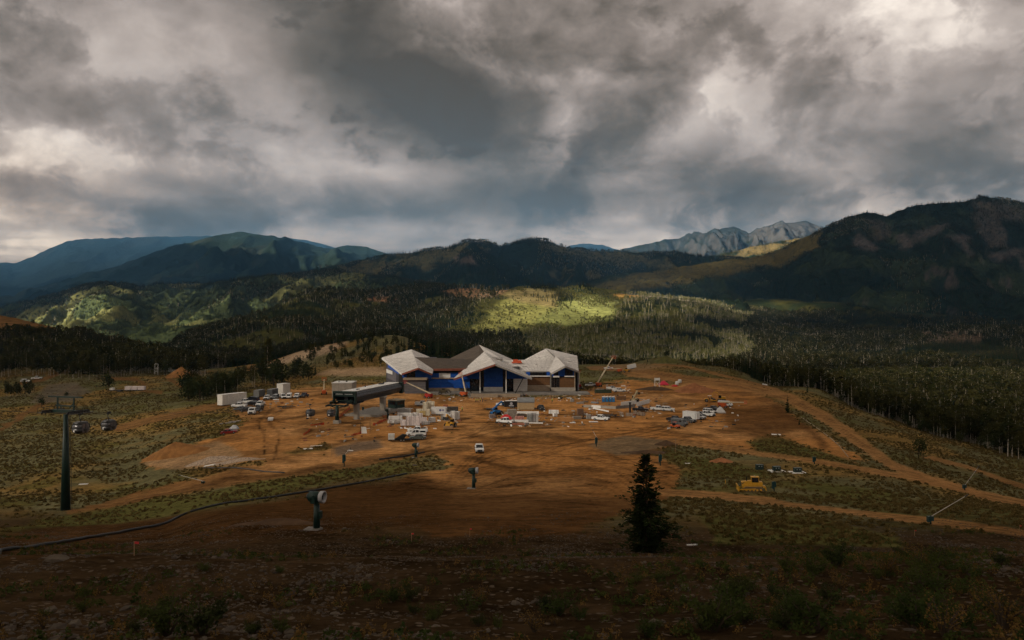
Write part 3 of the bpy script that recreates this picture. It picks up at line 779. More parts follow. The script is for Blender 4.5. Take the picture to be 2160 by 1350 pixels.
SUNLIT_ASPEN_LEAF = leaf_material('sunlit_aspen_leaves', (.075, .085, .022), (.19, .175, .062))  # lit copy of the aspen leaf, sunlight put into its paler colour
CONIFER_LEAF = leaf_material('conifer_needles', (.010, .016, .007), (.022, .030, .011), .08)
SAGE_LEAF = leaf_material('sagebrush_leaves', (.080, .057, .019), (.185, .132, .048), .25, 1.5)
SHRUB_LEAF = leaf_material('shrub_leaves', (.030, .048, .014), (.075, .085, .022), .25, 1.5)
DRY_LEAF = leaf_material('dry_weed_stalks', (.11, .062, .020), (.19, .115, .036), .25, 1.5)
BARK_PALE = M('aspen_bark', (.46, .40, .32), .9, 0, .55, .9, .1)
BARK_DARK = M('conifer_bark', (.07, .05, .035), .95, 0, .3, 2, .1)

# ------------------------------------------------------------------ mesh builder
class MB:
    def __init__(s):
        s.v = []; s.f = []; s.mi = []; s.cur = 0
    def add(s, vs, fs):
        b = len(s.v)
        s.v += [tuple(q) for q in vs]
        s.f += [tuple(b + i for i in q) for q in fs]
        s.mi += [s.cur] * len(fs)
        return s
    def box(s, c, d, rz=0.0, M4=None, taper=1.0):
        x, y, z = d[0] / 2, d[1] / 2, d[2] / 2
        vs = []
        for k in (-1, 1):
            t = 1 if k < 0 else taper
            for i, j in ((-1, -1), (1, -1), (1, 1), (-1, 1)):
                px, py = i * x * t, j * y * t
                vs.append((c[0] + px * cos(rz) - py * sin(rz), c[1] + px * sin(rz) + py * cos(rz), c[2] + k * z))
        if M4 is not None:
            vs = [tuple(M4 @ Vector(q)) for q in vs]
        return s.add(vs, [(0, 3, 2, 1), (4, 5, 6, 7), (0, 1, 5, 4), (1, 2, 6, 5), (2, 3, 7, 6), (3, 0, 4, 7)])
    def bar(s, a, b, w, h=None):
        """a square bar between two points"""
        a = Vector(a); b = Vector(b); d = (b - a)
        if d.length < 1e-6: return s
        q = d.to_track_quat('Z', 'Y')
        h = h or w
        vs = []
        for p in (a, b):
            for i, j in ((-1, -1), (1, -1), (1, 1), (-1, 1)):
                vs.append(p + q @ Vector((i * w / 2, j * h / 2, 0)))
        return s.add(vs, [(0, 3, 2, 1), (4, 5, 6, 7), (0, 1, 5, 4), (1, 2, 6, 5), (2, 3, 7, 6), (3, 0, 4, 7)])
    def tube(s, pts, rs, n=8, cap=True):
        if not hasattr(rs, '__len__'): rs = [rs] * len(pts)
        pts = [Vector(p) for p in pts]
        vs = []; fs = []
        for i, p in enumerate(pts):
            d = (pts[min(i + 1, len(pts) - 1)] - pts[max(i - 1, 0)]).normalized()
            q = d.to_track_quat('Z', 'Y')
            for k in range(n):
                a = 2 * pi * k / n
                vs.append(p + q @ Vector((cos(a) * rs[i], sin(a) * rs[i], 0)))
        for i in range(len(pts) - 1):
            for k in range(n):
                fs.append((i * n + k, i * n + (k + 1) % n, (i + 1) * n + (k + 1) % n, (i + 1) * n + k))
        if cap:
            fs.append(tuple(range(n - 1, -1, -1))); fs.append(tuple((len(pts) - 1) * n + k for k in range(n)))
        return s.add(vs, fs)
    def slab(s, poly, hw, bev=.06):
        """a side outline (x, z) given width; hw is half width or a function of z"""
        f = hw if callable(hw) else (lambda z: hw)
        cx = sum(p[0] for p in poly) / len(poly); cz = sum(p[1] for p in poly) / len(poly)
        n = len(poly); vs = []; fs = []
        for sy, sh, ins in ((-1, 1 - bev, 0), (-1, 1, bev), (1, 1, bev), (1, 1 - bev, 0)):
            for x, z in poly:
                vs.append((cx + (x - cx) * sh, sy * (f(z) - ins), cz + (z - cz) * sh))
        for L in range(3):
            for k in range(n):
                fs.append((L * n + k, L * n + (k + 1) % n, (L + 1) * n + (k + 1) % n, (L + 1) * n + k))
        fs.append(tuple(range(n - 1, -1, -1))); fs.append(tuple(3 * n + k for k in range(n)))
        return s.add(vs, fs)
    def plate(s, pts, th, up=(0, 0, 1)):
        """a polygon given thickness downwards along -up"""
        n = len(pts); u = Vector(up)
        vs = [Vector(p) for p in pts] + [Vector(p) - u * th for p in pts]
        fs = [tuple(range(n)), tuple(range(2 * n - 1, n - 1, -1))]
        fs += [(k, k + n, (k + 1) % n + n, (k + 1) % n) for k in range(n)]
        return s.add(vs, fs)
    def mesh(s, name, mats=(), smooth=False):
        me = bpy.data.meshes.new(name)
        me.from_pydata(s.v, [], s.f)
        for m in mats: me.materials.append(m)
        if len(mats) > 1:
            me.polygons.foreach_set('material_index', np.array(s.mi, np.int32))
        if smooth:
            me.polygons.foreach_set('use_smooth', np.ones(len(s.f), bool))
        me.update()
        return me
def part(name, mb, mat, parent, smooth=False, label=None, kind=None):
    me = mb.mesh(name, (mat,), smooth) if isinstance(mb, MB) else mb
    return link(name, me, None if isinstance(mb, MB) else mat, parent, label=label, kind=kind)
def thing(name, label, cat, loc=(0, 0, 0), rz=0.0, group=None):
    o = bpy.data.objects.new(name, None); COL.objects.link(o)
    o.empty_display_size = .2
    o.location = loc; o.rotation_euler = (0, 0, rz)
    return tag(o, label, cat, group)
def solo(name, mb, mat, label, cat, loc=(0, 0, 0), rz=0.0, group=None, smooth=False):
    o = link(name, mb.mesh(name, (mat,), smooth) if isinstance(mb, MB) else mb, mat, None, None, label, cat, group)
    o.location = loc; o.rotation_euler = (0, 0, rz)
    return o
def dup(root, loc, rz, label=None, group=None, scale=None, paint=None):
    r = root.copy(); COL.objects.link(r)
    r.location = loc; r.rotation_euler = (0, 0, rz)
    if scale is not None: r.scale = scale if hasattr(scale, '__len__') else (scale,) * 3
    if label: r['label'] = label
    if group: r['group'] = group
    def rec(src, dst):
        for ch in src.children:
            c = ch.copy(); COL.objects.link(c); c.parent = dst
            if paint and ch.get('painted'):
                c.material_slots[0].link = 'OBJECT'; c.material_slots[0].material = paint
            rec(ch, c)
    rec(root, r)
    return r

# ------------------------------------------------------------------ plants
def leaf_quads(mb, pts, size, rng, flat=0.0):
    for p in pts:
        s = size * rng.uniform(.6, 1.3)
        a = Vector((rng.gauss(0, 1), rng.gauss(0, 1), rng.gauss(0, 1) * (1 - flat))).normalized()
        b = a.cross(Vector((rng.gauss(0, 1), rng.gauss(0, 1), rng.gauss(0, 1)))).normalized()
        c = a * .62
        P = Vector(p)
        mb.add([P - b * s * .5 - c * s * .35, P + b * s * .5 - c * s * .45, P + b * s * .42 + c * s * .5, P - b * s * .3 + c * s * .6], [(0, 1, 2, 3)])
def aspen(rng, h, n, size, rt=.16, split=False, bare=0.0, wide=1.0):
    lean = (rng.uniform(-.04, .04) * h, rng.uniform(-.04, .04) * h)
    tr = MB()
    tr.tube([(0, 0, -.4), (lean[0] * .4, lean[1] * .4, h * .45), (lean[0], lean[1], h * .96)], [rt, rt * .75, rt * .18], 5)
    lv = tr if not split else MB()
    base = h * rng.uniform(.26, .46)
    R = h * rng.uniform(.12, .17) * wide
    if not split: lv.cur = 0
    brs = []
    for i in range(7):
        z = base + (h * .9 - base) * (i + .5) / 7
        a = rng.uniform(0, 6.28); r = R * rng.uniform(.5, .95) * (1.1 - .6 * (i / 7))
        f = z / h
        p0 = (lean[0] * f, lean[1] * f, z); p1 = (lean[0] * f + cos(a) * r, lean[1] * f + sin(a) * r, z + r * .7)
        tr.tube([p0, p1], [rt * .3, rt * .1], 3, False)
        brs.append(Vector(p1))
    lv.cur = 1 if not split else 0
    pts = []
    for i in range(int(n * (1 - bare))):
        if rng.random() < .72:
            b = rng.choice(brs); q = b + Vector((rng.gauss(0, 1), rng.gauss(0, 1), rng.gauss(0, 1))) * R * .34
        else:
            z = rng.uniform(base, h); f = (z - base) / (h - base); rr = R * math.sin(pi * min(max(f * .85 + .12, 0), 1)) * sqrt(rng.random())
            a = rng.uniform(0, 6.28); q = Vector((lean[0] * z / h + cos(a) * rr, lean[1] * z / h + sin(a) * rr, z))
        pts.append(q)
    leaf_quads(lv, pts, size, rng)
    return tr, lv
def conifer(rng, h, levels, per, R, split=False):
    tr = MB(); tr.tube([(0, 0, -.4), (0, 0, h * .5), (0, 0, h)], [h * .017, h * .012, .02], 5)
    lv = tr if not split else MB()
    lv.cur = 1 if not split else 0
    z0 = h * rng.uniform(.03, .09)
    for i in range(levels):
        f = i / (levels - 1)
        z = z0 + (h * .985 - z0) * f ** .9
        r = R * (1 - f) ** .8 * rng.uniform(.72, 1.12) + .08 * h / 10
        k = max(4, int(per * (1 - .5 * f)))
        off = rng.uniform(0, 6)
        for j in range(k):
            if rng.random() < .1: continue
            a = off + 6.283 * j / k + rng.uniform(-.25, .25)
            rr = r * rng.uniform(.6, 1.15)
            w = rr * rng.uniform(.32, .5)
            dz = -rr * rng.uniform(.15, .42); lift = rr * .12
            ca, sa = cos(a), sin(a)
            c0 = Vector((0, 0, z + .06 * h * (1 - f) * .6)); tip = Vector((ca * rr, sa * rr, z + dz + lift))
            m1 = Vector((ca * rr * .55 - sa * w, sa * rr * .55 + ca * w, z + dz * .55 - w * .25)); m2 = Vector((ca * rr * .55 + sa * w, sa * rr * .55 - ca * w, z + dz * .55 - w * .25))
            lv.add([c0, m1, tip, m2], [(0, 1, 2), (0, 2, 3)])
    return tr, lv
def bush(rng, n, size, w, h, mats, name):
    mb = MB()
    pts = []
    for i in range(n):
        a = rng.uniform(0, 6.28); r = sqrt(rng.random()); z = rng.random() ** .8
        k = sqrt(max(1 - z * .75, .05))
        pts.append((cos(a) * r * w * k, sin(a) * r * w * k, h * z * (1 - .35 * r * r)))
    leaf_quads(mb, pts, size, rng)
    return mb.mesh(name, mats)

# prototypes for the masses, kept outside the scene
def proto_collection(name, meshes):
    c = bpy.data.collections.new(name)
    for i, me in enumerate(meshes):
        o = bpy.data.objects.new('%s_%02d' % (name, i), me)
        c.objects.link(o)
    return c
R_ = random.Random(5)
PROTO_ASPEN = proto_collection('aspen_kind', [aspen(R_, h, n, sz, .17 if b == 0 else .24, bare=b, wide=1.45)[0].mesh('aspen_kind', (BARK_PALE, ASPEN_LEAF)) for h, n, sz, b in [(12, 92, 1.45, 0), (13, 84, 1.4, 0), (10, 84, 1.4, 0), (13, 60, 1.1, .45), (11.5, 56, 1.0, .7), (8, 80, 1.4, 0), (11, 96, 1.5, 0)]])
PROTO_SUNLIT = proto_collection('sunlit_aspen_kind', [aspen(R_, h, n, sz, .16 if b == 0 else .22, bare=b, wide=1.7)[0].mesh('sunlit_aspen_kind', (BARK_PALE, SUNLIT_ASPEN_LEAF)) for h, n, sz, b in [(8, 80, 1.3, 0), (9, 84, 1.3, 0), (7, 76, 1.3, 0), (11, 60, 1.0, .5), (12, 56, .9, .72)]])  # aspens in the lit leaf colour, for the sunny ground only
PROTO_CONIFER = proto_collection('conifer_kind', [conifer(R_, h, 11, 7, r)[0].mesh('conifer_kind', (BARK_DARK, CONIFER_LEAF)) for h, r in [(14, 2.5), (12, 2.5), (15.5, 2.4)]])
PROTO_SAGE = proto_collection('sage_kind', [bush(R_, 30, .27, .46, .42, (SAGE_LEAF,), 'sage_kind') for _ in range(4)])
PROTO_TUFT = proto_collection('weed_kind', [bush(R_, 34, .055, .16, .20, (SHRUB_LEAF,), 'weed_kind') for _ in range(3)] + [bush(R_, 30, .04, .12, .26, (DRY_LEAF,), 'weed_kind') for _ in range(2)])

def scatter_nodes(name, coll):
    g = bpy.data.node_groups.new(name, 'GeometryNodeTree')
    g.interface.new_socket('Geometry', in_out='INPUT', socket_type='NodeSocketGeometry')
    g.interface.new_socket('Geometry', in_out='OUTPUT', socket_type='NodeSocketGeometry')
    N = g.nodes.new
    i, o = N('NodeGroupInput'), N('NodeGroupOutput')
    iop = N('GeometryNodeInstanceOnPoints'); ci = N('GeometryNodeCollectionInfo')
    ci.inputs['Collection'].default_value = coll
    ci.inputs['Separate Children'].default_value = True
    ci.inputs['Reset Children'].default_value = True
    iop.inputs['Pick Instance'].default_value = True
    def attr(nm, typ):
        a = N('GeometryNodeInputNamedAttribute'); a.data_type = typ; a.inputs['Name'].default_value = nm
        return a.outputs['Attribute']
    L = g.links.new
    L(i.outputs[0], iop.inputs['Points']); L(ci.outputs[0], iop.inputs['Instance'])
    L(attr('kind_index', 'INT'), iop.inputs['Instance Index'])
    L(attr('turn', 'FLOAT_VECTOR'), iop.inputs['Rotation'])
    L(attr('size', 'FLOAT_VECTOR'), iop.inputs['Scale'])
    L(iop.outputs[0], o.inputs[0])
    return g
def scatter(name, label, P, coll, smin, smax, rng, kinds=None, tilt=0.0):
    n = len(P)
    me = bpy.data.meshes.new(name)
    me.vertices.add(n); me.vertices.foreach_set('co', np.asarray(P, np.float32).reshape(-1))
    k = rng.integers(0, len(coll.objects), n) if kinds is None else kinds
    a = me.attributes.new('kind_index', 'INT', 'POINT'); a.data.foreach_set('value', k.astype(np.int32))
    t = np.stack([rng.uniform(-tilt, tilt, n), rng.uniform(-tilt, tilt, n), rng.uniform(0, 6.28, n)], -1)
    a = me.attributes.new('turn', 'FLOAT_VECTOR', 'POINT'); a.data.foreach_set('vector', t.astype(np.float32).reshape(-1))
    s = rng.uniform(smin, smax, n) if not hasattr(smin, '__len__') else smin
    s3 = np.stack([s * rng.uniform(.85, 1.2, n), s * rng.uniform(.85, 1.2, n), s], -1)
    a = me.attributes.new('size', 'FLOAT_VECTOR', 'POINT'); a.data.foreach_set('vector', s3.astype(np.float32).reshape(-1))
    o = link(name, me, None, None, 'stuff', label)
    md = o.modifiers.new('scatter', 'NODES'); md.node_group = scatter_nodes(name, coll)
    return o
NR = np.random.default_rng(7)
def sample_wedge(n, px0, px1, y0, y1):
    px = NR.uniform(px0, px1, n); Y = np.sqrt(NR.uniform(y0 * y0, y1 * y1, n))
    return px, Y, (px - HX) / F * Y

# the woods on the valley floor and hills
RIMX = [1230, 1300, 1400, 1450, 1500, 1600, 1700, 1850, 2000, 2160, 2400]
RIMY = [560, 570, 545, 520, 470, 395, 347, 284, 243, 212, 200]
def rim(px): return np.interp(px, RIMX, RIMY)
def woods():
    asp, con = [], []
    # near belt on the ground sheet (right of the lodge, beyond the edge of the hilltop)
    px, Y, X = sample_wedge(38000, 1230, 2560, 190, 640)
    k = Y > rim(px) + 14 + 10 * (fbm(X / 20, Y / 20, 301, 2) - .5)
    px, Y, X = px[k], Y[k], X[k]
    c = fbm(X / 70, Y / 70, 303, 3) > .62
    keep = NR.random(len(X)) < .5
    asp.append(np.stack([X, Y, H(X, Y), .62 + NR.random(len(X)) * .45], -1)[~c & keep]); con.append(np.stack([X, Y, H(X, Y), .6 + NR.random(len(X)) * .4], -1)[c & keep])
    # hollow behind the lodge and the knoll
    px, Y, X = sample_wedge(9000, 360, 1230, 520, 640)
    keep = NR.random(len(X)) < .4
    c = fbm(X / 60, Y / 60, 305, 3) > .52
    asp.append(np.stack([X, Y, H(X, Y), .6 + NR.random(len(X)) * .4], -1)[~c & keep]); con.append(np.stack([X, Y, H(X, Y), .5 + NR.random(len(X)) * .4], -1)[c & keep])
    # left wood
    px, Y, X = sample_wedge(5200, -200, 420, 440, 760)
    PY = HY - F * (H(X, Y) - CAMZ) / Y
    k = (Y > 452 + 20 * np.sin(px / 40)) & (px + (Y - 450) * .25 < 455) & ~((px < 175) & (PY < 716) & (Y < 830))
    c = fbm(X / 60, Y / 60, 307, 3) > .56
    asp.append(np.stack([X, Y, H(X, Y), .75 + NR.random(len(X)) * .5], -1)[k & ~c]); con.append(np.stack([X, Y, H(X, Y), .6 + NR.random(len(X)) * .4], -1)[k & c])
    # hills
    px, Y, X = sample_wedge(105000, -220, 2380, 640, 2050)
    Z = H(X, Y)
    col, msk, ppx, ppy = hill_paint(X, Y, Z)
    k = (NR.random(len(X)) < msk[:, 0] * np.interp(Y, [640, 900, 2050], [1, 1, .8]))
    cn = fbm(X / 150, Y / 150, 309, 4)
    c = cn > .60
    def inp(*pl): return in_poly(ppx, ppy, list(pl))
    grove = inp((1118, 608), (1160, 598), (1208, 628), (1212, 648), (1160, 648), (1125, 630)) | inp((1290, 660), (1330, 640), (1430, 632), (1440, 660), (1330, 668)) | inp((1700, 690), (1860, 640), (2160, 640), (2160, 690), (1900, 690))
    c |= grove & (NR.random(len(X)) < .8)
    c &= ~(inp((970, 720), (1000, 600), (1120, 640), (1290, 640), (1280, 700), (1500, 720), (1500, 780), (1100, 770)) & ~grove)
    c |= (ppx < 960) & (ppx > 380) & (ppy < 690) & (cn > .5)
    s = .5 + NR.random(len(X)) * .6 + .25 * sstep(1000, 1700, Y)
    P = np.stack([X, Y, Z, s], -1)
    asp.append(P[k & ~c]); con.append(P[k & c] * [1, 1, 1, .9])
    A = np.concatenate(asp); Cn = np.concatenate(con)
    return A, Cn
def mountain_woods(mt, n, px0, px1, thr, smin, smax, seed, tlo=.0):
    px = NR.uniform(max(px0, mt.x0 + 5), min(px1, mt.x1 - 5), n)
    dc = mt.dc(px)
    t = np.sqrt(NR.uniform(tlo, 1.0, n)); t = np.concatenate([t[: int(n * .93)], NR.uniform(.97, 1.01, n - int(n * .93))])
    Y = mt.Df + t * (dc - mt.Df)
    Z = mt.z(px, Y); X = (px - HX) / F * Y
    PY = HY - F * (Z - CAMZ) / Y
    col, wood = mt.paint(px, PY, X, Y, Z, t, np.abs(mt.z(px, Y + 10) - mt.z(px, Y - 10)) / 20)
    k = NR.random(n) < wood
    c = fbm(X / 220, Y / 220, seed, 4) > thr
    P = np.stack([X, Y, Z - .4, NR.uniform(smin, smax, n)], -1)
    return P[k & ~c], P[k & c]
WA, WC = woods()
fa, fc = [], []
for mt, n, a, b, thr, s0, s1, sd, tl in [(M_RIGHT, 42000, 1130, 2400, .40, .75, 1.25, 311, .0), (M_SUN, 26000, -200, 1000, .56, .8, 1.3, 313, .0), (M_MID, 22000, 430, 1700, .42, 1.0, 1.7, 315, .05), (M_DARK, 5000, 1360, 1960, .2, .9, 1.4, 317, 0)]:
    p, q = mountain_woods(mt, n, a, b, thr, s0, s1, sd, tl)
    fa.append(p); fc.append(q)
fa = np.concatenate(fa); fc = np.concatenate(fc)
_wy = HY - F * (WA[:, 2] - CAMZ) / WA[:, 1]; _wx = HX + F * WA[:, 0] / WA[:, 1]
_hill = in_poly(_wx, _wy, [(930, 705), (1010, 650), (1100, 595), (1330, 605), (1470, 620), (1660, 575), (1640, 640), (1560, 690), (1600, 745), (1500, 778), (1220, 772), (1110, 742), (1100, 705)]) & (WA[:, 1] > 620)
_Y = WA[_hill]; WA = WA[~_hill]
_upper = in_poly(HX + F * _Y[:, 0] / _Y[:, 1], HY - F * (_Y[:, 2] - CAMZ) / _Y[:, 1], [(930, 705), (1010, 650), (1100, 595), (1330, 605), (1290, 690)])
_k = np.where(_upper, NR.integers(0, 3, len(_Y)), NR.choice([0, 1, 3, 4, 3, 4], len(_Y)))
scatter('sunlit_aspen_wood', 'pale aspens over the sunlit hillside, sunlight put into their leaf colour', _Y[:, :3], PROTO_SUNLIT, _Y[:, 3] * np.where(_upper, .62, .95), None, NR, _k)
scatter('aspen_wood', 'pale trunked aspen wood filling the valley and hills', WA[:, :3], PROTO_ASPEN, WA[:, 3], None, NR)
scatter('conifer_wood', 'dark conifer stands mixed into the hill woods', WC[:, :3], PROTO_CONIFER, WC[:, 3], None, NR)
scatter('far_aspen_wood', 'far off broadleaf woods on the mountain sides', fa[:, :3], PROTO_ASPEN, fa[:, 3], None, NR)
scatter('far_conifer_wood', 'far off dark conifer woods on the mountain sides', fc[:, :3], PROTO_CONIFER, fc[:, 3], None, NR)

# sagebrush over the slopes
def sagebrush():
    px, Y, X = sample_wedge(250000, -220, 2480, 62, 470)
    Z = H(X, Y)
    col, msk, ppx, ppy = ground_paint(X, Y, Z)
    d = msk[:, 0] * sstep(.36, .62, fbm(X / 14, Y / 14, 321, 4) + .12) * np.interp(Y, [60, 200, 300, 470], [1, .8, .5, .3])
    d *= (px < 1230) | (Y < rim(px) + 20)
    d = np.where((ppy > 1060) & (px < 1350), d * .45, d)
    k = NR.random(len(X)) < d
    s = NR.uniform(.3, 1.05, len(X))
    P = np.stack([X, Y, Z - .05], -1)[k]
    scatter('sagebrush', 'grey green sagebrush clumps over the dry slopes', P, PROTO_SAGE, s[k], None, NR, tilt=.15)
sagebrush()
# ------------------------------------------------------------------ trees one can tell apart
def tree_proto(name, label, cat, tr, lv, bark, leaf):
    t = thing(name, label, cat)
    part('trunk', tr, bark, t)
    c = part('crown', lv, leaf, t)
    return t
RT = random.Random(21)
ASPENS = [tree_proto('aspen_tree', 'aspen', 'tree', *aspen(RT, h, 260, .8, .12, True, bare=b, wide=1.15), BARK_PALE, ASPEN_LEAF) for h, b in [(12, 0), (13, .1), (10.5, 0), (12.5, .45), (9.5, .1)]]
CONIFERS = [tree_proto('conifer_tree', 'conifer', 'tree', *conifer(RT, h, 17, 9, r, True), BARK_DARK, CONIFER_LEAF) for h, r in [(13, 2.3), (11, 2.3), (14.5, 2.5), (8, 1.7)]]
def bushy(rng, h, R, n, size):
    """a rounded broad tree: several limbs and leaf clumps"""
    tr = MB(); lv = MB()
    tr.tube([(0, 0, -.4), (0, 0, h * .4), (.02 * h, 0, h * .75)], [h * .028, h * .02, h * .008], 6)
    pts = []
    for i in range(10):
        a = rng.uniform(0, 6.28); z = h * rng.uniform(.3, .85); r = R * rng.uniform(.35, .8) * (1.15 - z / h * .6)
        p = Vector((cos(a) * r, sin(a) * r, z))
        tr.tube([(0, 0, z * .62), p], [h * .01, h * .004], 4, False)
        for k in range(n // 10):
            pts.append(p + Vector((rng.gauss(0, 1), rng.gauss(0, 1), rng.gauss(0, .9))) * R * .33)
    pts = [q for q in pts if q.z > h * .1]
    leaf_quads(lv, pts, size, rng)
    return tr, lv
DARK_LEAF = leaf_material('dark_broad_leaves', (.020, .030, .012), (.050, .055, .020), .15)
BUSHY = [tree_proto('leafy_tree', 'leafy', 'tree', *bushy(RT, h, r, 420, .6), BARK_DARK, DARK_LEAF) for h, r in [(9, 3.2), (8, 2.8), (7, 3.0)]]
_used = set()
def plant(kindlist, x, y, scale, label, group=None, i=None, sink=.1):
    p = kindlist[i if i is not None else RT.randrange(len(kindlist))]
    loc = (x, y, Hs(x, y) - sink); rz = RT.uniform(0, 6.28)
    s = scale * RT.uniform(.95, 1.05)
    sc = (s * RT.uniform(.85, 1.15), s * RT.uniform(.85, 1.15), s)
    if p.name not in _used:
        _used.add(p.name)
        p.location = loc; p.rotation_euler = (0, 0, rz); p.scale = sc; p['label'] = label
        if group: p['group'] = group
        elif 'group' in p: del p['group']
        return p
    q = dup(p, loc, rz, label, group, sc)
    if not group and 'group' in q: del q['group']
    return q
def plant_px(kindlist, px, py, hpx, label, group=None, i=None):
    g = GP(px, py)
    p = kindlist[i if i is not None else RT.randrange(len(kindlist))]
    h0 = max(v[2] for ch in p.children for v in ch.bound_box)
    return plant([p], g.x, g.y, hpx * g.y / F / h0, label, group)
# words that tell where in a wood a tree stands
def where(px, cuts):
    for c, w in cuts:
        if px < c: return w
    return cuts[-1][1]
def stature(s, lo, hi): return 'short' if s < lo else 'tall' if s > hi else 'middling'
# conifers standing behind the lodge
for k in range(120):
    px = RT.choice([RT.uniform(836, 1010), RT.uniform(836, 1140)]); Y = RT.uniform(405, 500)
    top = np.interp(px, [836, 870, 930, 1000, 1050, 1090, 1140], [706, 698, 702, 714, 722, 710, 728]) + RT.uniform(-3, 16)
    x = (px - HX) / F * Y
    hgt = CAMZ - (top - HY) / F * Y - Hs(x, Y)
    if hgt < 5: continue
    i = RT.choice([0, 0, 1, 2])
    plant(CONIFERS, x, Y, hgt / [13, 11, 14.5, 8][i], 'dark conifer behind the lodge, ' + where(px, [(870, 'above the left wing peak'), (925, 'above the right slope of the left wing'), (975, 'left of the middle roof peak'), (1035, 'behind the middle roof peak'), (1090, 'right of the middle roof peak'), (9999, 'left of the right wing peak')]) + (', at the front' if Y < 450 else ', further back'), 'conifers behind the lodge', i)
# knoll and bank left of the lodge
for px, py, hp, kd in [(556, 760, 34, 0), (578, 757, 30, 1), (600, 752, 34, 0), (620, 744, 30, 1), (652, 735, 24, 0), (680, 728, 26, 1), (545, 764, 26, 1), (655, 760, 22, 3), (780, 716, 22, 1), (808, 712, 24, 0), (722, 722, 20, 1), (700, 726, 18, 3)]:
    plant_px(CONIFERS if kd in (0, 3) else BUSHY, px, py, hp, 'dark tree on the crest of the knoll above the pale gravel bank', 'trees along the knoll crest', kd if kd == 3 else RT.randrange(3))
for k in range(110):
    px = RT.uniform(640, 850); Y = RT.uniform(402, 490)
    if not (HY - F * (Hs((px - HX) / F * Y, Y) - CAMZ) / Y < 776): continue
    plant(ASPENS if RT.random() < .6 else BUSHY, (px - HX) / F * Y, Y, RT.uniform(.4, .75), 'small green knoll tree, ' + where(px, [(700, 'beside the pale gravel bank'), (750, 'right of the pale gravel bank'), (800, 'left of the lodge'), (9999, 'close by the lodge left wing')]) + (', low on its slope' if Y < 440 else ', near its crest'), 'young trees on the knoll', None)
# belt of trees behind the parked cars
for k in range(58):
    px = RT.uniform(372, 655)
    py = np.interp(px, [372, 420, 480, 560, 655], [850, 848, 834, 818, 806]) - abs(RT.gauss(0, 1)) * 12
    plant_px(BUSHY if RT.random() < .6 else ASPENS, px, py, RT.uniform(32, 58) * (1 if px < 600 else .7), 'dark leafy tree in the belt behind the yard, ' + where(px, [(430, 'left of the long white container'), (500, 'behind the long white container'), (560, 'behind the grey containers'), (610, 'behind the tall white shed'), (9999, 'right of the tall white shed')]), 'belt of trees behind the parked cars')
for px, py, hp in [(596, 806, 46), (640, 798, 30), (665, 790, 34)]:
    plant_px(CONIFERS, px, py, hp, 'pointed conifer rising out of the belt behind the parked cars', 'conifers in the belt behind the parked cars', 0)
# front rows of the left wood
n = 0
while n < 165:
    px = RT.uniform(-60, 440); Y = 425 + abs(RT.gauss(0, 28)) + 12 * sin(px / 40)
    if px + (Y - 450) * .25 > 440: continue
    plant(ASPENS, (px - HX) / F * Y, Y, RT.uniform(.8, 1.2), 'pale aspen at left wood front, ' + where(px, [(40, 'at the picture left edge'), (100, 'by the dirt spur with parked trucks'), (170, 'right of the dirt spur'), (230, 'behind the lone dark meadow tree'), (290, 'above the looping meadow track'), (345, 'by the pale steel frame'), (400, 'behind the orange earth pile'), (9999, 'right of the orange earth pile')]) + (', in front' if Y < 445 else ', further back'), 'aspens fronting the left wood')
    n += 1
for px, py, hp, lb in [(228, 826, 44, 'lone dark bushy tree beside the white wrapped trailer load on the meadow'), (88, 858, 26, 'small dark tree on the slope just above the lift tower crossarm'), (349, 792, 36, 'dark round tree in front of the white trailer by the wood'),
                       (140, 838, 16, 'low dark bush on the grey rubble knoll')]:
    plant_px(BUSHY, px, py, hp, lb, None, 0 if hp > 40 else 1)
for px, py, hp in [(69, 682, 10), (87, 685, 8)]:
    plant_px(BUSHY, px, py, hp, 'tiny dark tree on the brown grass knoll at the far left', 'trees on the brown knoll', 2)
for k in range(26):
    px = RT.uniform(2, 82); py = RT.uniform(822, 838)
    plant_px(ASPENS, px, py, RT.uniform(16, 26), 'young aspen in the left edge thicket, ' + where(px, [(25, 'outermost'), (45, 'left of its middle'), (64, 'right of its middle'), (999, 'at its inner end')]) + (', behind' if py < 830 else ', in front'), 'aspen thicket at the left edge')
# front rows of the right wood
n = 0
while n < 118:
    px = 1620 + 590 * RT.random() ** .8
    Y = float(rim(px)) + 3 + 9 * sin(px / 23) + abs(RT.gauss(0, 11))
    plant(ASPENS, (px - HX) / F * Y, Y, RT.uniform(.5, 1.1), 'white-trunked aspen, right wood edge, ' + where(px, [(1720, 'by the slim conifer on the rim'), (1800, 'at the upper end above the road'), (1880, 'above the middle of the road'), (1960, 'above the lone round tree'), (2040, 'right of the lone round tree'), (2110, 'above the small lance'), (9999, 'at the picture right edge')]) + (', in front' if Y < rim(px) + 9 else ', further back'), 'aspens along the right wood edge')
    n += 1
for k in range(60):
    px = RT.uniform(1560, 2190); Y = float(rim(px)) + RT.uniform(-3, 12)
    plant(BUSHY, (px - HX) / F * Y, Y, RT.uniform(.22, .6), 'low dark bush at the right wood edge, ' + where(px, [(1720, 'by the slim conifer on the rim'), (1800, 'at the upper end above the road'), (1880, 'above the middle of the road'), (1960, 'above the lone round tree'), (2040, 'right of the lone round tree'), (2110, 'above the small lance'), (9999, 'at the picture right edge')]), 'bushes along the right wood edge')
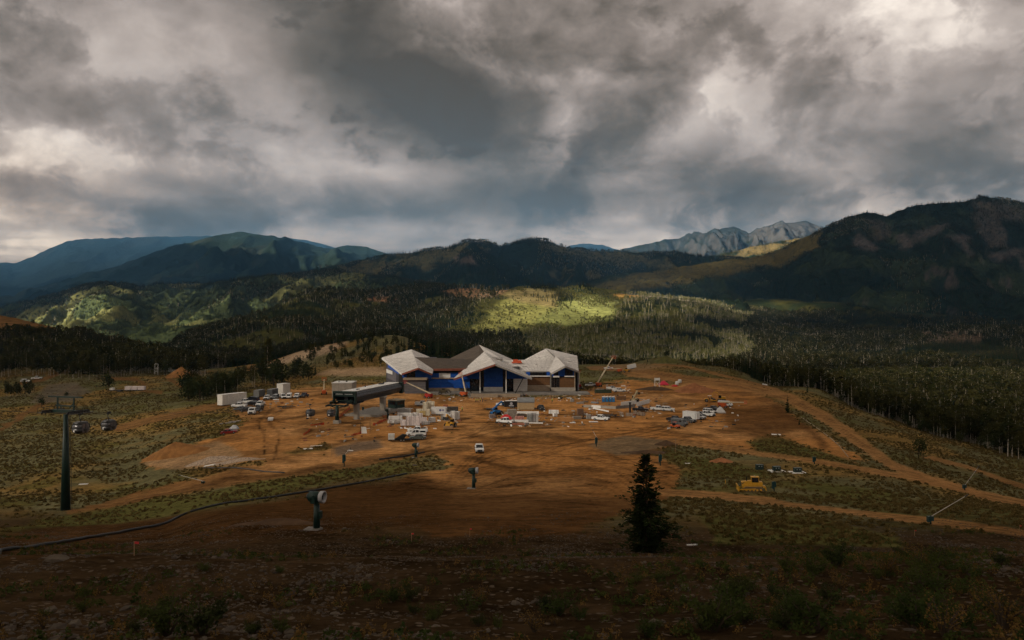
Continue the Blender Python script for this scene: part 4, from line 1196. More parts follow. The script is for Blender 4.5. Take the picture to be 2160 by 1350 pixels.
for px, py, hp, lb, kl, i in [(1362, 1172, 208, None, None, None), (1661, 870, 38, 'small leaning conifer beside the dirt road on the right', CONIFERS, 3), (1686, 896, 14, 'tiny dark conifer on the sage bank below the right road', CONIFERS, 3),
                        (1938, 968, 56, 'lone dark round tree standing between the two right-hand dirt tracks', BUSHY, 0), (1586, 795, 32, 'dark conifer at the right edge of the hilltop', CONIFERS, 0), (1703, 828, 22, 'slim dark conifer on the rim above the right wood', CONIFERS, 2),
                        (1407, 756, 24, 'dark round tree behind the small green knoll', BUSHY, 1), (1442, 762, 22, 'dark conifer right of the small green knoll', CONIFERS, 1), (1477, 770, 26, 'dark conifer on the rim right of the green knoll', CONIFERS, 0), (1366, 764, 10, 'tiny dark conifer left of the green knoll', CONIFERS, 3),
                        (1490, 772, 18, 'small dark conifer at the rim beside a larger one', CONIFERS, 3)]:
    if kl is not None: plant_px(kl, px, py, hp, lb, None, i)
# the big conifer in front
def big_conifer():
    g = GP(1362, 1166)
    h = 206 * g.y / F
    rng = random.Random(77)
    tr, lv = MB(), MB()
    tr.tube([(0, 0, -.5), (.05, 0, h * .5), (.12, .02, h)], [h * .020, h * .014, .02], 8)
    R = h * .285
    lev = 40
    dead = MB()
    for i in range(lev):
        f = i / (lev - 1)
        z = h * (.03 + .955 * f)
        prof = min(1, .55 + f * 3.2) * (1 - f) ** .72 + .05
        k = 9 if f < .6 else 6
        for j in range(k):
            a = rng.uniform(0, 6.28); rr = R * prof * rng.uniform(.4, 1.2) * (1 + .22 * sin(a * 2 + f * 9) + .15 * sin(f * 31))
            if rng.random() < .08: rr *= 1.3
            up = rng.uniform(-.22, .18) * rr + (.25 * rr if f > .7 else 0)
            tip = Vector((cos(a) * rr, sin(a) * rr, z + up))
            tr.tube([(0, 0, z - .05), tip], [.03, .008], 3, False)
            n = max(9, int(32 * prof))
            for q in range(n):
                t = rng.uniform(.25, 1.02)
                p = Vector((0, 0, z)).lerp(tip, t)
                side = Vector((-sin(a), cos(a), 0)) * rng.gauss(0, .16) * rr * (1.15 - t * .7)
                p = p + side + Vector((0, 0, rng.gauss(-.05, .08)))
                d = (tip - Vector((0, 0, z))).normalized() * rng.uniform(.14, .30) + side.normalized() * rng.uniform(.05, .2) + Vector((0, 0, rng.uniform(-.05, .1)))
                wv = d.cross(Vector((rng.gauss(0, 1), rng.gauss(0, 1), 1.5))).normalized() * rng.uniform(.06, .12)
                lv.add([p - wv, p + wv, p + d + wv * .5, p + d * 1.15, p + d - wv * .5], [(0, 1, 2, 3, 4)])
            if rng.random() < .03:
                dead.tube([tip * .7 + Vector((0, 0, z * .3)), tip * 1.1 + Vector((0, 0, -z * .1 + rng.uniform(-.1, .2)))], [.012, .006], 3, False)
    t = thing('conifer_tree', 'tall dark lone conifer standing on the bare slope below the camera', 'tree', (g.x, g.y, g.z), 0)
    part('trunk', tr, BARK_DARK, t); part('crown', lv, leaf_material('front_conifer_needles', (.018, .028, .009), (.045, .055, .018), .15, 1.2), t); part('dead_twigs', dead, BARK_PALE, t)
big_conifer()

# ------------------------------------------------------------------ the lodge
def W(px, py, D):
    return Vector(((px - HX) / F * D, D, CAMZ - (py - HY) / F * D))
def Wz(px, D, z):
    return Vector(((px - HX) / F * D, D, z))
WHITE_ROOF = M('roof_underlay_white', (.58, .545, .52), .7, 0, .12, .8, .2)
DARK_ROOF = M('roof_shingle_brown', (.085, .066, .052), .9, 0, .2, 1.5, .15)
COPPER = M('fascia_red_brown', (.24, .075, .045), .6, 0, .25, 1, .3)
GREYTRIM = M('fascia_grey', (.33, .31, .29), .6, 0, .15, 1, .3)
BLUE = M('wall_wrap_blue', (.012, .085, .42), .5, 0, .3, .9, .4)
BROWN = M('wall_panel_brown', (.16, .082, .036), .7, 0, .15, 1.2, .2)
CONC = M('concrete_pale', (.36, .32, .27), .9, 0, .2, .8, .2)
CONC_D = M('concrete_grey', (.22, .20, .18), .9, 0, .25, .8, .2)
TANWALL = M('block_wall_tan', (.36, .28, .20), .9, 0, .2, 1, .2)
STEEL = M('steel_dark', (.035, .034, .033), .5, .4, .2, 1, .4)
WHITEP = M('white_board', (.74, .72, .69), .7, 0, .1, 1, .2)
GLASSD = M('window_dark_glass', (.012, .014, .017), .12, 0, .1, 1, .5)
GREYW = M('wall_cladding_grey', (.15, .14, .155), .8, 0, .2, 1.2, .2)
INSIDE = M('room_shadow', (.05, .045, .04), .9, 0, .1)
def sheet_material(name, base, cell, joint, vary, rough, joint_amt=.5, speck=None):
    m = bpy.data.materials.new(name); m.use_nodes = True
    g = NT(m.node_tree); bs = g.n['Principled BSDF']
    co = g.xyz(g.new('ShaderNodeTexCoord').outputs['Object'])
    v = g.comb(g.math('ADD', co[0], g.math('MULTIPLY', co[1], .15)), g.math('ADD', co[2], g.math('MULTIPLY', co[1], .8)), 0)
    b = g.new('ShaderNodeTexBrick'); g.put(b.inputs['Vector'], v)
    b.inputs['Scale'].default_value = 1.0; b.inputs['Brick Width'].default_value = cell[0]; b.inputs['Row Height'].default_value = cell[1]; b.inputs['Mortar Size'].default_value = .035
    b.inputs['Color1'].default_value = (*[c * (1 - vary) for c in base], 1); b.inputs['Color2'].default_value = (*[c * (1 + vary * .5) for c in base], 1); b.inputs['Mortar'].default_value = (*joint, 1)
    n = g.noise(v, .35, 5, .62); n2 = g.noise(v, 2.6, 4, .6)
    f = g.math('ADD', g.mapr(n, .3, .7, .78, 1.1, False), g.mapr(n2, .3, .7, -.12, .10, False))
    c = g.vmath('MULTIPLY', b.outputs['Color'], g.comb(f, f, f))
    if speck:
        k = g.noise(g.vmath('MULTIPLY', v, (1.6, 4.5, 1)), 1.6, 2, .5)
        c = g.mix(g.mapr(k, .60, .66, 0, .6), c, speck)
    g.put(bs.inputs['Base Color'], c)
    bs.inputs['Roughness'].default_value = rough; bs.inputs['Specular IOR Level'].default_value = .2
    return m
WHITE_ROOF = sheet_material('roof_underlay_sheets', (.60, .565, .54), (3.0, 1.1), (.33, .31, .30), .10, .75)
DARK_ROOF = sheet_material('roof_shingle_courses', (.090, .070, .055), (2.0, .6), (.05, .04, .034), .18, .9)
BLUE = sheet_material('wall_wrap_printed', (.010, .080, .42), (5.0, 1.5), (.03, .14, .5), .12, .45, speck=(.06, .22, .62))
BROWN = sheet_material('wall_panel_boards', (.165, .082, .034), (2.4, 1.2), (.09, .045, .02), .08, .7)
def lodge():
    g0 = W(1015, 828, 318)
    t = thing('lodge', 'large unfinished lodge with folded white and brown roofs over blue wrapped walls', 'building', (0, 0, 0))
    V = {'L1': W(848, 787, 314), 'L2': W(882, 775, 312), 'L3': W(912, 788, 314), 'L4': W(806, 754, 346), 'L5': W(868, 737, 353), 'L6': W(874, 753, 333), 'L7': W(924, 760, 358),
         'C1': W(914, 779, 321), 'C2': W(988, 778, 321), 'C3': W(1012, 759, 346), 'C4': W(906, 759.5, 346), 'TL': W(957, 798, 305), 'G': W(1045, 767, 303), 'K': W(1021, 742, 359), 'B': W(1010, 727, 372),
         'BL': W(947, 757, 370), 'TR': W(1122, 797, 305), 'R2': W(1101, 782, 321), 'R1': W(1061, 759, 346), 'BR': W(1081, 758, 374), 'R3': W(1158, 782, 321), 'R4': W(1176, 759, 346),
         'E': W(1152, 735, 362), 'EL': W(1106, 759, 360), 'ER': W(1217, 750, 350), 'EF': W(1220, 782, 318), 'EG': W(1192, 771, 314), 'ET': W(1163, 786, 317), 'EJ': W(1172, 751, 338)}
    def plane(names, mat, label=None, nm='roof_plane', dz=0.0):
        pts = [V[n] + Vector((0, 0, dz)) for n in names]
        mb = MB()
        c = sum(pts, Vector()) / len(pts)
        nrm = Vector((0, 0, 0))
        for i in range(len(pts)): nrm += (pts[i] - c).cross(pts[(i + 1) % len(pts)] - c)
        nrm.normalize()
        if nrm.z < 0: pts = pts[::-1]
        # panels across the plane as a fan of plates
        for i in range(1, len(pts) - 1):
            mb.plate([pts[0], pts[i], pts[i + 1]], .45)
        return part(nm, mb, mat, t, label=label)
    WR, DRf = 'white', 'brown'
    plane(['L1', 'L2', 'L6', 'L4'], WHITE_ROOF); plane(['L4', 'L6', 'L5'], WHITE_ROOF, dz=.02); plane(['L2', 'L3', 'C1', 'L6'], WHITE_ROOF); plane(['L5', 'L6', 'C4', 'L7'], WHITE_ROOF)
    plane(['L6', 'C1', 'C2', 'C3', 'C4'], DARK_ROOF, 'brown shingled roof between the left wing and the entrance gable')
    plane(['G', 'TL', 'C2', 'K'], WHITE_ROOF, dz=.03); plane(['C2', 'C3', 'K'], WHITE_ROOF); plane(['B', 'BL', 'C3', 'K'], DARK_ROOF, 'brown shingled back slope of the tall middle roof')
    plane(['G', 'K', 'R1', 'R2', 'TR'], WHITE_ROOF, dz=.03); plane(['K', 'B', 'BR', 'R1'], WHITE_ROOF)
    plane(['R1', 'R2', 'R3', 'R4'], WHITE_ROOF, dz=-.02); plane(['EJ', 'R4', 'R3', 'ET'], WHITE_ROOF); plane(['E', 'EL', 'R4', 'EJ'], WHITE_ROOF); plane(['E', 'EJ', 'ER'], WHITE_ROOF); plane(['EJ', 'EG', 'EF', 'ER'], WHITE_ROOF, dz=.02); plane(['EJ', 'ET', 'EG'], WHITE_ROOF)
    # seams: battens down the white planes
    def seams(a, b, c, d, n):
        mb = MB()
        for i in range(1, n):
            p = V[a].lerp(V[b], i / n) + Vector((0, 0, .05)); q = V[d].lerp(V[c], i / n) + Vector((0, 0, .05))
            mb.bar(p, q, .10, .06)
        part('roof_battens', mb, GREYTRIM, t, kind='stuff')
    seams('L1', 'L4', 'L6', 'L2', 9); seams('TL', 'C2', 'K', 'G', 8); seams('R2', 'R3', 'R4', 'R1', 10); seams('TR', 'R2', 'R1', 'G', 8); seams('EL', 'R4', 'EJ', 'E', 9); seams('R1', 'BR', 'B', 'K', 8); seams('EF', 'ER', 'EJ', 'EG', 6)
    # fascia boards along the front edges
    for a, b, m in [('L1', 'L2', COPPER), ('L2', 'L3', COPPER), ('C1', 'C2', COPPER), ('TL', 'G', COPPER), ('G', 'TR', GREYTRIM), ('R2', 'R3', GREYTRIM), ('ET', 'EG', GREYTRIM), ('EG', 'EF', GREYTRIM), ('L4', 'L1', WHITEP), ('EF', 'ER', GREYTRIM)]:
        p, q = V[a] + Vector((0, -.25, -.55)), V[b] + Vector((0, -.25, -.55))
        part('fascia_board', MB().bar(p, q, .35, .75) if a != 'C1' else MB().bar(p, q, .75, .35).bar(p + Vector((0, 0, .55)), q + Vector((0, 0, .55)), .3, .5), m, t)
    # walls: panels hung in front of the frame
    def pan(nm, x0, x1, y0, y1, D, mat, th=.4, label=None, z0=None):
        a = W(x0, y0, D); b = W(x1, y1, D)
        zb = b.z if z0 is None else z0
        return part(nm, MB().box(((a.x + b.x) / 2, D + th / 2, (a.z + zb) / 2), (abs(b.x - a.x), th, abs(a.z - zb))), mat, t, label=label)
    # inner masses
    for x0, x1, D0, D1, ztop in [(852, 912, 319, 350, 10.5), (900, 1000, 326, 344, 11.5), (992, 1095, 322, 372, 13.0), (1090, 1165, 326, 346, 11.3), (1162, 1214, 321, 350, 10.6)]:
        a = Wz(x0, (D0 + D1) / 2, 0); b = Wz(x1, (D0 + D1) / 2, 0)
        part('inner_core', MB().box(((a.x + b.x) / 2, (D0 + D1) / 2, ztop / 2 - .5), (b.x - a.x, D1 - D0, ztop + 1)), INSIDE, t)
    # gable of the left wing
    a = [W(853, 798, 317), W(910, 799, 317), W(910, 788.5, 317), W(882, 778.5, 317), W(853, 788, 317)]
    part('gable_wall', MB().plate(a, .5, (0, -1, 0)), BLUE, t)
    o = part('window', MB().plate([W(858, 796, 316.3), W(876, 796, 316.3), W(876, 782, 316.3), W(858, 787.5, 316.3)], .2, (0, -1, 0)), GLASSD, t)
    part('window_sill', MB().bar(W(857, 797, 316), W(877, 797, 316), .3), WHITEP, o)
    sw = [W(819, 774, 343), W(852.5, 797, 317), W(852.5, 789, 317), W(822, 765, 343)]
    part('side_wall', MB().plate(sw, .4, (1, -.3, 0)), BLUE, t, label='bright blue wrapped side wall of the left wing')
    sw = [W(818, 797, 343), W(836, 806, 330), W(836, 786, 330), W(818, 775, 343)]
    part('side_wall', MB().plate(sw, .3, (1, -.3, 0)), GREYW, t)
    part('wall_panel', MB().plate([W(816, 786, 342), W(828, 790, 334), W(828, 783, 334), W(816, 778.5, 342)], .3, (1, -.3, 0)), WHITEP, t)
    pan('deck', 850, 900, 797.5, 801.5, 312, TANWALL, 6)
    pan('terrace_wall', 853, 898, 801.5, 832, 313, GREYW, .4, 'grey boarded wall under the left deck')
    for k in range(7): pan('wall_board', 853.3, 897.7, 803 + k * 3.4, 803.7 + k * 3.4, 312.86, CONC_D, .12)
    pan('wall_panel', 898, 926, 787, 796.5, 322, BLUE); pan('wall_panel', 926, 950, 787, 796.5, 322.1, WHITEP); pan('wall_panel', 950, 972, 786, 796.5, 322, BLUE)
    pan('wall_panel', 898, 930, 799.5, 818, 320, BLUE, label='blue wrapped lower wall left of the entrance'); pan('wall_panel', 930.3, 964, 799.5, 818, 320, BLUE); pan('ledge', 897, 975, 796.8, 799, 319.4, TANWALL, .9)
    pan('plinth', 897, 985, 818, 830, 319.8, TANWALL)
    pan('wall_panel', 957, 991, 798, 818.5, 318, BLUE); pan('door', 991, 1010, 799, 822, 318.2, GLASSD)
    pan('wall_panel', 1021, 1060.5, 776.5, 816.5, 314.5, BLUE, label='tall blue wrapped panel under the entrance gable'); pan('wall_panel', 1020, 1061, 816.5, 830, 314.2, WHITEP)
    pan('window', 1014.5, 1021, 777, 824, 315.5, GLASSD); pan('window', 1060.5, 1066, 777, 824, 315.5, GLASSD)
    for x in (1012.5, 1067.5):
        p = W(x, 783, 308)
        part('column', MB().box((p.x, 308, p.z / 2 + .2), (.42, .42, p.z)), WHITEP, t)
    gw = [W(964, 799, 316.4), W(1012, 799, 316.4), W(1012, 779, 316.4), W(964, 797, 316.4)]
    part('gable_wall', MB().plate(gw, .35, (0, -1, 0)), BLUE, t)
    gw = [W(1068, 799, 316.4), W(1112, 799, 316.4), W(1108, 794, 316.4), W(1068, 779, 316.4)]
    part('gable_wall', MB().plate(gw, .35, (0, -1, 0)), BLUE, t)
    pan('window', 1069, 1083, 799.5, 820, 317, GLASSD)
    pan('wall_panel', 1083, 1112.5, 798, 827, 316.6, WHITEP, label='white sheathed wall right of the entrance')
    for k in range(4):
        pan('sheathing_joint', 1083.2, 1112.3, 801.6 + k * 4.2, 802 + k * 4.2, 316.5, GREYTRIM, .1)
    p, q = W(1106, 793, 306.5), Wz(1082.5, 306.5, .6)
    part('strut', MB().bar(p, q, .38), STEEL, t); p, q = W(975, 799, 306.5), Wz(1000, 306.5, .6); part('strut', MB().bar(p, q, .3), STEEL, t)
    # right wing
    pan('wall_panel', 1112.5, 1160, 794.5, 812.5, 319, BROWN, label='brown panelled wall of the right wing'); pan('plinth', 1112.5, 1160.5, 812.5, 826, 318.7, TANWALL); pan('ledge', 1112, 1161, 792.6, 794.4, 318.3, WHITEP, .9)
    pan('wall_panel', 1110, 1118, 784.5, 792.5, 319.6, BLUE); w = pan('window', 1118, 1153, 785, 792.5, 319.8, GLASSD); pan('wall_panel', 1153, 1162, 784.5, 794, 319.6, BLUE)
    for k in range(1, 4): part('mullion', MB().bar(W(1118 + 8.75 * k, 785, 319.6), W(1118 + 8.75 * k, 792.5, 319.6), .2), STEEL, w)
    gw = [W(1164, 794, 317.5), W(1211, 793, 317.5), W(1211, 782, 317.5), W(1192, 774.5, 317.5), W(1165, 786.5, 317.5)]
    part('gable_wall', MB().plate(gw, .35, (0, -1, 0)), BLUE, t)
    part('window', MB().plate([W(1168, 792, 317), W(1178, 792, 317), W(1178, 782, 317), W(1168, 786.5, 317)], .25, (0, -1, 0)), GLASSD, t)
    part('window', MB().plate([W(1191.5, 792, 317), W(1208.5, 792, 317), W(1208.5, 783, 317), W(1192, 776.5, 317)], .25, (0, -1, 0)), GLASSD, t)
    pan('ledge', 1167, 1180, 793, 796, 316.6, WHITEP, .8); pan('ledge', 1191, 1212, 793, 795, 316.6, WHITEP, .8)
    d = pan('door', 1163, 1180.5, 796.5, 818, 317.6, GLASSD)
    for k in range(4): part('door_frame', MB().bar(W(1164.5 + 5 * k, 796.5, 317.4), W(1164.5 + 5 * k, 818, 317.4), .22), STEEL, d)
    pan('wall_panel', 1180.5, 1211.5, 796.5, 817.5, 317.4, BROWN, label='brown panelled end bay of the right wing'); pan('plinth', 1162, 1214, 817.5, 827, 316.9, CONC)
    pan('corner_post', 1211.5, 1213.5, 779, 820, 317.2, TANWALL); pan('corner_post', 1160.3, 1163.2, 786, 819, 317.8, CONC_D)
    # end wall of the right wing
    part('side_wall', MB().box((Wz(1213, 334, 0).x, 334, 5), (.5, 32, 11)), GREYW, t)
    # back walls
    part('back_wall', MB().box((Wz(868, 352, 0).x, 352, 8), (26, .5, 17)), GREYW, t); part('back_wall', MB().box((Wz(1165, 352, 0).x, 352.5, 7), (24, .5, 14)), GREYW, t); part('back_wall', MB().box((Wz(1015, 372.6, 0).x, 372.6, 7), (32, .5, 14)), GREYW, t)
    # roof screen, plant and red roofing stack
    a, b = W(1022, 758.5, 338), W(1060, 770, 338)
    part('roof_screen', MB().box(((a.x + b.x) / 2, 338, (a.z + b.z) / 2 + .2), (b.x - a.x, 5.5, 3.0)), CONC_D, t)
    part('screen_rail', MB().bar(a + Vector((0, -2.9, 1.0)), W(1061, 758.5, 338) + Vector((0, -2.9, 1.0)), .18), STEEL, t)
    # base walls and terrace
    for x0, x1, D0, z1, m in [(993, 1050, 298, 2.9, TANWALL), (1050.3, 1097, 299.5, 2.7, TANWALL), (1097.3, 1232, 306, 2.35, CONC_D), (905, 992.7, 308, 2.3, CONC_D)]:
        a, b = Wz(x0, D0, 0), Wz(x1, D0, 0)
        part('terrace_wall', MB().box(((a.x + b.x) / 2, D0 + .4, z1 / 2 - .3), (b.x - a.x, .8, z1 + .6)), m, t)
    part('terrace', MB().box((Wz(1046, 308, 0).x, 308.6, 1.5), (24, 17, 1.6)), CONC_D, t)
    part('terrace', MB().box((Wz(1165, 313.5, 0).x, 312.6, 1.4), (33, 11.4, 1.6)), CONC_D, t)
    part('terrace', MB().box((Wz(948, 314, 0).x, 314.6, 1.38), (19, 12, 1.6)), CONC_D, t)
    # loose boards lying on the unfinished roof
    rr = random.Random(3)
    for k in range(26):
        q = rr.choice([('L1', 'L2', 'L6', 'L4'), ('G', 'K', 'R1', 'TR'), ('R1', 'R2', 'R3', 'R4'), ('E', 'EL', 'R4', 'EJ'), ('EJ', 'EG', 'EF', 'ER'), ('L6', 'C1', 'C2', 'C3')])
        s_, r_ = rr.uniform(.2, .8), rr.uniform(.2, .8)
        p = V[q[0]].lerp(V[q[1]], s_).lerp(V[q[3]].lerp(V[q[2]], s_), r_) + Vector((0, 0, .25))
        a = rr.uniform(0, 3.1); d = Vector((cos(a), sin(a) * .6, 0)) * rr.uniform(.4, 1.4)
        part('loose_board', MB().bar(p - d, p + d, rr.uniform(.15, .4), .12), rr.choice([STEEL, WHITEP, DARK_ROOF]), t)
    p = W(1090, 766, 336)
    o = MB().box((0, 0, .35), (5, 1.6, .7)).box((.2, .3, 1.05), (4, 1.1, .7)).box((-.6, .2, 1.6), (2.4, .9, .4))
    solo('roofing_stack', o, M('tarp_orange_red', (.55, .09, .03), .6), 'orange red covered stack lying on the right roof of the lodge', 'stack', p)
lodge()
# ------------------------------------------------------------------ gondola terminal, towers and cabins
GREEN = M('enamel_dark_green', (.006, .024, .018), .5, 0, .2, 1, .35)
DGREY = M('ribbed_metal_grey', (.060, .062, .068), .45, .5, .25, 2, .5)
DGREY2 = M('ribbed_metal_dark', (.028, .029, .032), .4, .5, .25, 2, .5)
PALE_TOP = M('terminal_roof_pale', (.68, .66, .63), .6, 0, .12, .7, .3)
BLACK = M('black_rubber', (.015, .015, .015), .8, 0, .2, 2, .2)
A0 = Vector((-55.9, 228.0, 0)); A1 = Vector((-46.4, 267.5, 0))
AX = (A1 - A0).normalized(); AL = (A1 - A0).length
AZ = atan2(AX.y, AX.x)
def terminal():
    gz = Hs(A0.x, A0.y)
    t = thing('gondola_terminal', 'long dark gondola terminal with pale flat top on concrete piers', 'lift station', (A0.x, A0.y, 0), AZ)
    zb, zt, hw = 6.5, 10.2, 3.9
    part('roof', MB().box((AL / 2 + .4, 0, zt + .1), (AL - .4, hw * 1.24, .3)), PALE_TOP, t)
    r = part('roof_hatch', MB().box((AL * .75, .6, zt + .45), (2.2, 1.4, .4)).box((AL * .2, -.8, zt + .4), (1, .8, .3)).box((AL * .45, 1.3, zt + .5), (.3, .3, .5)), DGREY, t)
    prof = [(hw * .62, zt), (hw * .86, zt - .55), (hw, zt - 1.5), (hw * .96, zt - 2.2), (hw * .80, zt - 3.0), (hw * .62, zb + .1)]
    n = 13
    for s in (-1, 1):
        for k in range(n):
            x0, x1 = .6 + (AL - 1.4) * k / n + .04, .6 + (AL - 1.4) * (k + 1) / n - .04
            vs = [(x, s * y, z) for x in (x0, x1) for y, z in prof]
            vs += [(x, s * (y - .15), z) for x in (x0, x1) for y, z in prof]
            m = len(prof); fs = []
            for i in range(m - 1):
                fs += [(i, i + 1, m + i + 1, m + i), (2 * m + i, 3 * m + i, 3 * m + i + 1, 2 * m + i + 1)]
            fs += [tuple([i for i in range(m)] + [2 * m + i for i in range(m - 1, -1, -1)]), tuple([m + i for i in range(m)] + [3 * m + i for i in range(m - 1, -1, -1)])]
            pnl = part('side_panel', MB().add(vs, fs), DGREY if k % 4 else DGREY, t)
            if s < 0:
                rb = MB()
                for q in range(1, 6):
                    i = q - 1 if q < 6 else 4
                    rb.bar((x0, s * (prof[i][0] + .04), prof[i][1]), (x1, s * (prof[i][0] + .04), prof[i][1]), .08)
                part('rib', rb, DGREY2, pnl)
    part('belly', MB().box((AL / 2, 0, zb + .1), (AL - 1, hw * 1.2, .35)).box((AL / 2, 0, zb + 1.6), (AL - 2, 1.2, 2.4)), DGREY2, t)
    fr = MB()
    for y in (-hw, hw): fr.box((.1, y, (zb + zt) / 2 + .05), (1.3, .35, zt - zb + .5))
    fr.box((.1, 0, zt + .12), (1.3, hw * 2, .55)).box((.1, 0, zt - 1.15), (.9, hw * 2, .3)).box((.1, 0, zb + .9), (.8, hw * 1.6, .25))
    part('front_frame', fr, GREEN, t)
    f = part('front_panel', MB().box((.5, 0, zt - .5), (.3, hw * 1.96, 1.1)), GREEN, t)
    part('nameplate', MB().box((-.58, 1.7, zt - .55), (.06, 2.6, .22)).box((-.58, -1.7, zt - .55), (.06, 3.0, .22)), M('lettering_grey', (.32, .34, .34), .6), f)
    part('back_frame', MB().box((AL - .2, -hw + .6, (zb + zt) / 2), (1.2, 1.4, zt - zb + .6)).box((AL - .2, hw - .6, (zb + zt) / 2), (1.2, 1.4, zt - zb + .6)).box((AL - .2, 0, zt - .2), (1.2, hw * 2, .7)), GREEN, t)
    wh = MB()
    for s in (-3.1, 3.1):
        for k in range(14):
            wh.tube([(-.6 + k * .62, s - .12, zb - .1 + .0), (-.6 + k * .62, s + .12, zb - .1)], .24, 8)
        wh.box((3.2, s, zb + .2), (9, .2, .25))
    part('tyre_drive', wh, BLACK, t)
    ms = MB()
    for s in (-1, 1):
        ms.box((-2.2, s * 3.1, zb + .6), (4.2, .25, .3)).box((-3.6, s * 3.1, zb + 1.0), (2.2, .8, .12)).bar((-.2, s * 3.1, zb + 2.0), (-4.0, s * 3.1, zb + .7), .16)
        for k in range(6): ms.tube([(-4 + k * .7, s * 3.1 - .1, zb + .35), (-4 + k * .7, s * 3.1 + .1, zb + .35)], .26, 8)
    part('entry_sheaves', ms, GREEN, t)
    for x, w in ((5.5, 1.5), (27.0, 1.7)):
        z0 = Hs(*(A0 + AX * x).xy) - .5
        p = part('pier', MB().box((x, -1.6, (z0 + zb) / 2), (w, w * .95, zb - z0), taper=1.12), CONC, t)
        part('pier_collar', MB().box((x, -1.6, zb - .35), (w * 1.3, w * 1.3, .5), taper=1.1), PALE_TOP, p)
    # loading platform
    part('platform', MB().box((24, 0, .55), (24, 13, 1.1)), CONC_D, t); part('platform_edge', MB().box((11.9, 0, .75), (.35, 13, 1.2)).box((24, -6.6, .75), (24, .35, 1.2)), CONC, t)
    return t
terminal()
def tower_head(t, z, half, gz=0):
    """crossarm with sheave trains and a maintenance catwalk, at local height z"""
    part('crossarm', MB().box((0, 0, z), (.7, half * 2, .55)).box((0, 0, z + 1.0), (.35, half * 1.5, .25)), GREEN, t)
    for s in (-1, 1):
        a = MB(); a.box((0, s * half, z + .1), (4.6, .18, .3))
        for k in range(8): a.tube([(-2.2 + k * .63, s * half - .1, z - .15), (-2.2 + k * .63, s * half + .1, z - .15)], .25, 8)
        part('sheave_train', a, STEEL, t)
        b = MB(); b.box((0, s * (half + .75), z - .25), (4.8, .6, .08))
        for k in range(5): b.bar((-2.3 + k * 1.15, s * (half + 1.0), z - .25), (-2.3 + k * 1.15, s * (half + 1.0), z + .75), .06)
        b.bar((-2.3, s * (half + 1.0), z + .75), (2.3, s * (half + 1.0), z + .75), .07)
        part('catwalk', b, STEEL, t)
def front_tower():
    g = GP(711, 893)
    t = thing('lift_support_tower', 'short dark green lift tower on a concrete block in front of the terminal', 'lift tower', (g.x, g.y, 0), AZ)
    part('mast', MB().tube([(0, 0, g.z), (0, 0, 6.3)], [.72, .5], 12), GREEN, t, True)
    part('footing', MB().box((0, 0, g.z + .35), (2.0, 1.9, 1.5)), CONC, t)
    part('crossarm', MB().box((0, 0, 6.3), (.6, 6.6, .5)).bar((0, 0, 5.4), (0, 2.6, 6.2), .25).bar((0, 0, 5.4), (0, -2.6, 6.2), .25), GREEN, t)
    for s in (-1, 1):
        a = MB().box((0, s * 3.1, 6.5), (3.4, .18, .28))
        for k in range(6): a.tube([(-1.6 + k * .64, s * 3.1 - .1, 6.25), (-1.6 + k * .64, s * 3.1 + .1, 6.25)], .25, 8)
        part('sheave_train', a, STEEL, t)
front_tower()
TWR = Vector((-85.0, 130.0, 0)); TWZ = 16.0
RAX = (A0 - TWR).normalized(); RZ = atan2(RAX.y, RAX.x)
def line_tower():
    gz = Hs(TWR.x, TWR.y)
    t = thing('lift_tower', 'tall dark green lift tower with sheave crossarm on the left slope', 'lift tower', (TWR.x, TWR.y, 0), RZ)
    part('mast', MB().tube([(0, 0, gz - .6), (0, 0, TWZ - .6)], [.88, .36], 16), GREEN, t, True)
    tower_head(t, TWZ, 3.1)
    part('lifting_frame', MB().bar((0, -2.0, TWZ), (0, -2.0, TWZ + 2.6), .22).bar((0, 2.0, TWZ), (0, 2.0, TWZ + 2.6), .22).bar((0, -4.2, TWZ + 2.7), (0, 4.2, TWZ + 2.7), .28).bar((0, -1.0, TWZ + .6), (0, -2, TWZ + 1.6), .15).bar((0, 1.0, TWZ + .6), (0, 2, TWZ + 1.6), .15), GREEN, t)
    l = MB().bar((.0, -1.25, gz), (0, -.65, TWZ - .5), .05).bar((.0, -1.60, gz), (0, -1.0, TWZ - .5), .05)
    part('ladder', l, STEEL, t)
line_tower()
def rope_pt(s, d):
    """point on the haul rope; s = -1 right side, 1 left side, d metres from the line tower"""
    n = Vector((-RAX.y, RAX.x, 0)); L = (A0 - TWR).length
    f = d / L
    p = TWR + RAX * d + n * (3.1 * s)
    p.z = TWZ - .45 + (6.9 - TWZ + .45) * f - (1.1 * 4 * f * (1 - f) if 0 <= f <= 1 else 0)
    if f < 0: p.z = TWZ - .45 - d * -.0 + (-d) * .10
    return p
for s, lb in ((-1, 'thin steel haul rope on the side nearest the lodge'), (1, 'thin steel haul rope on the outer left side')):
    pts = [rope_pt(s, d) for d in np.linspace(0, (A0 - TWR).length, 25)]
    pts = [pts[0] + (pts[0] - pts[1]).normalized() * 60 + Vector((0, 0, 2.0))] + pts
    solo('haul_rope', MB().tube(pts, .03, 5), STEEL, lb, 'cable')
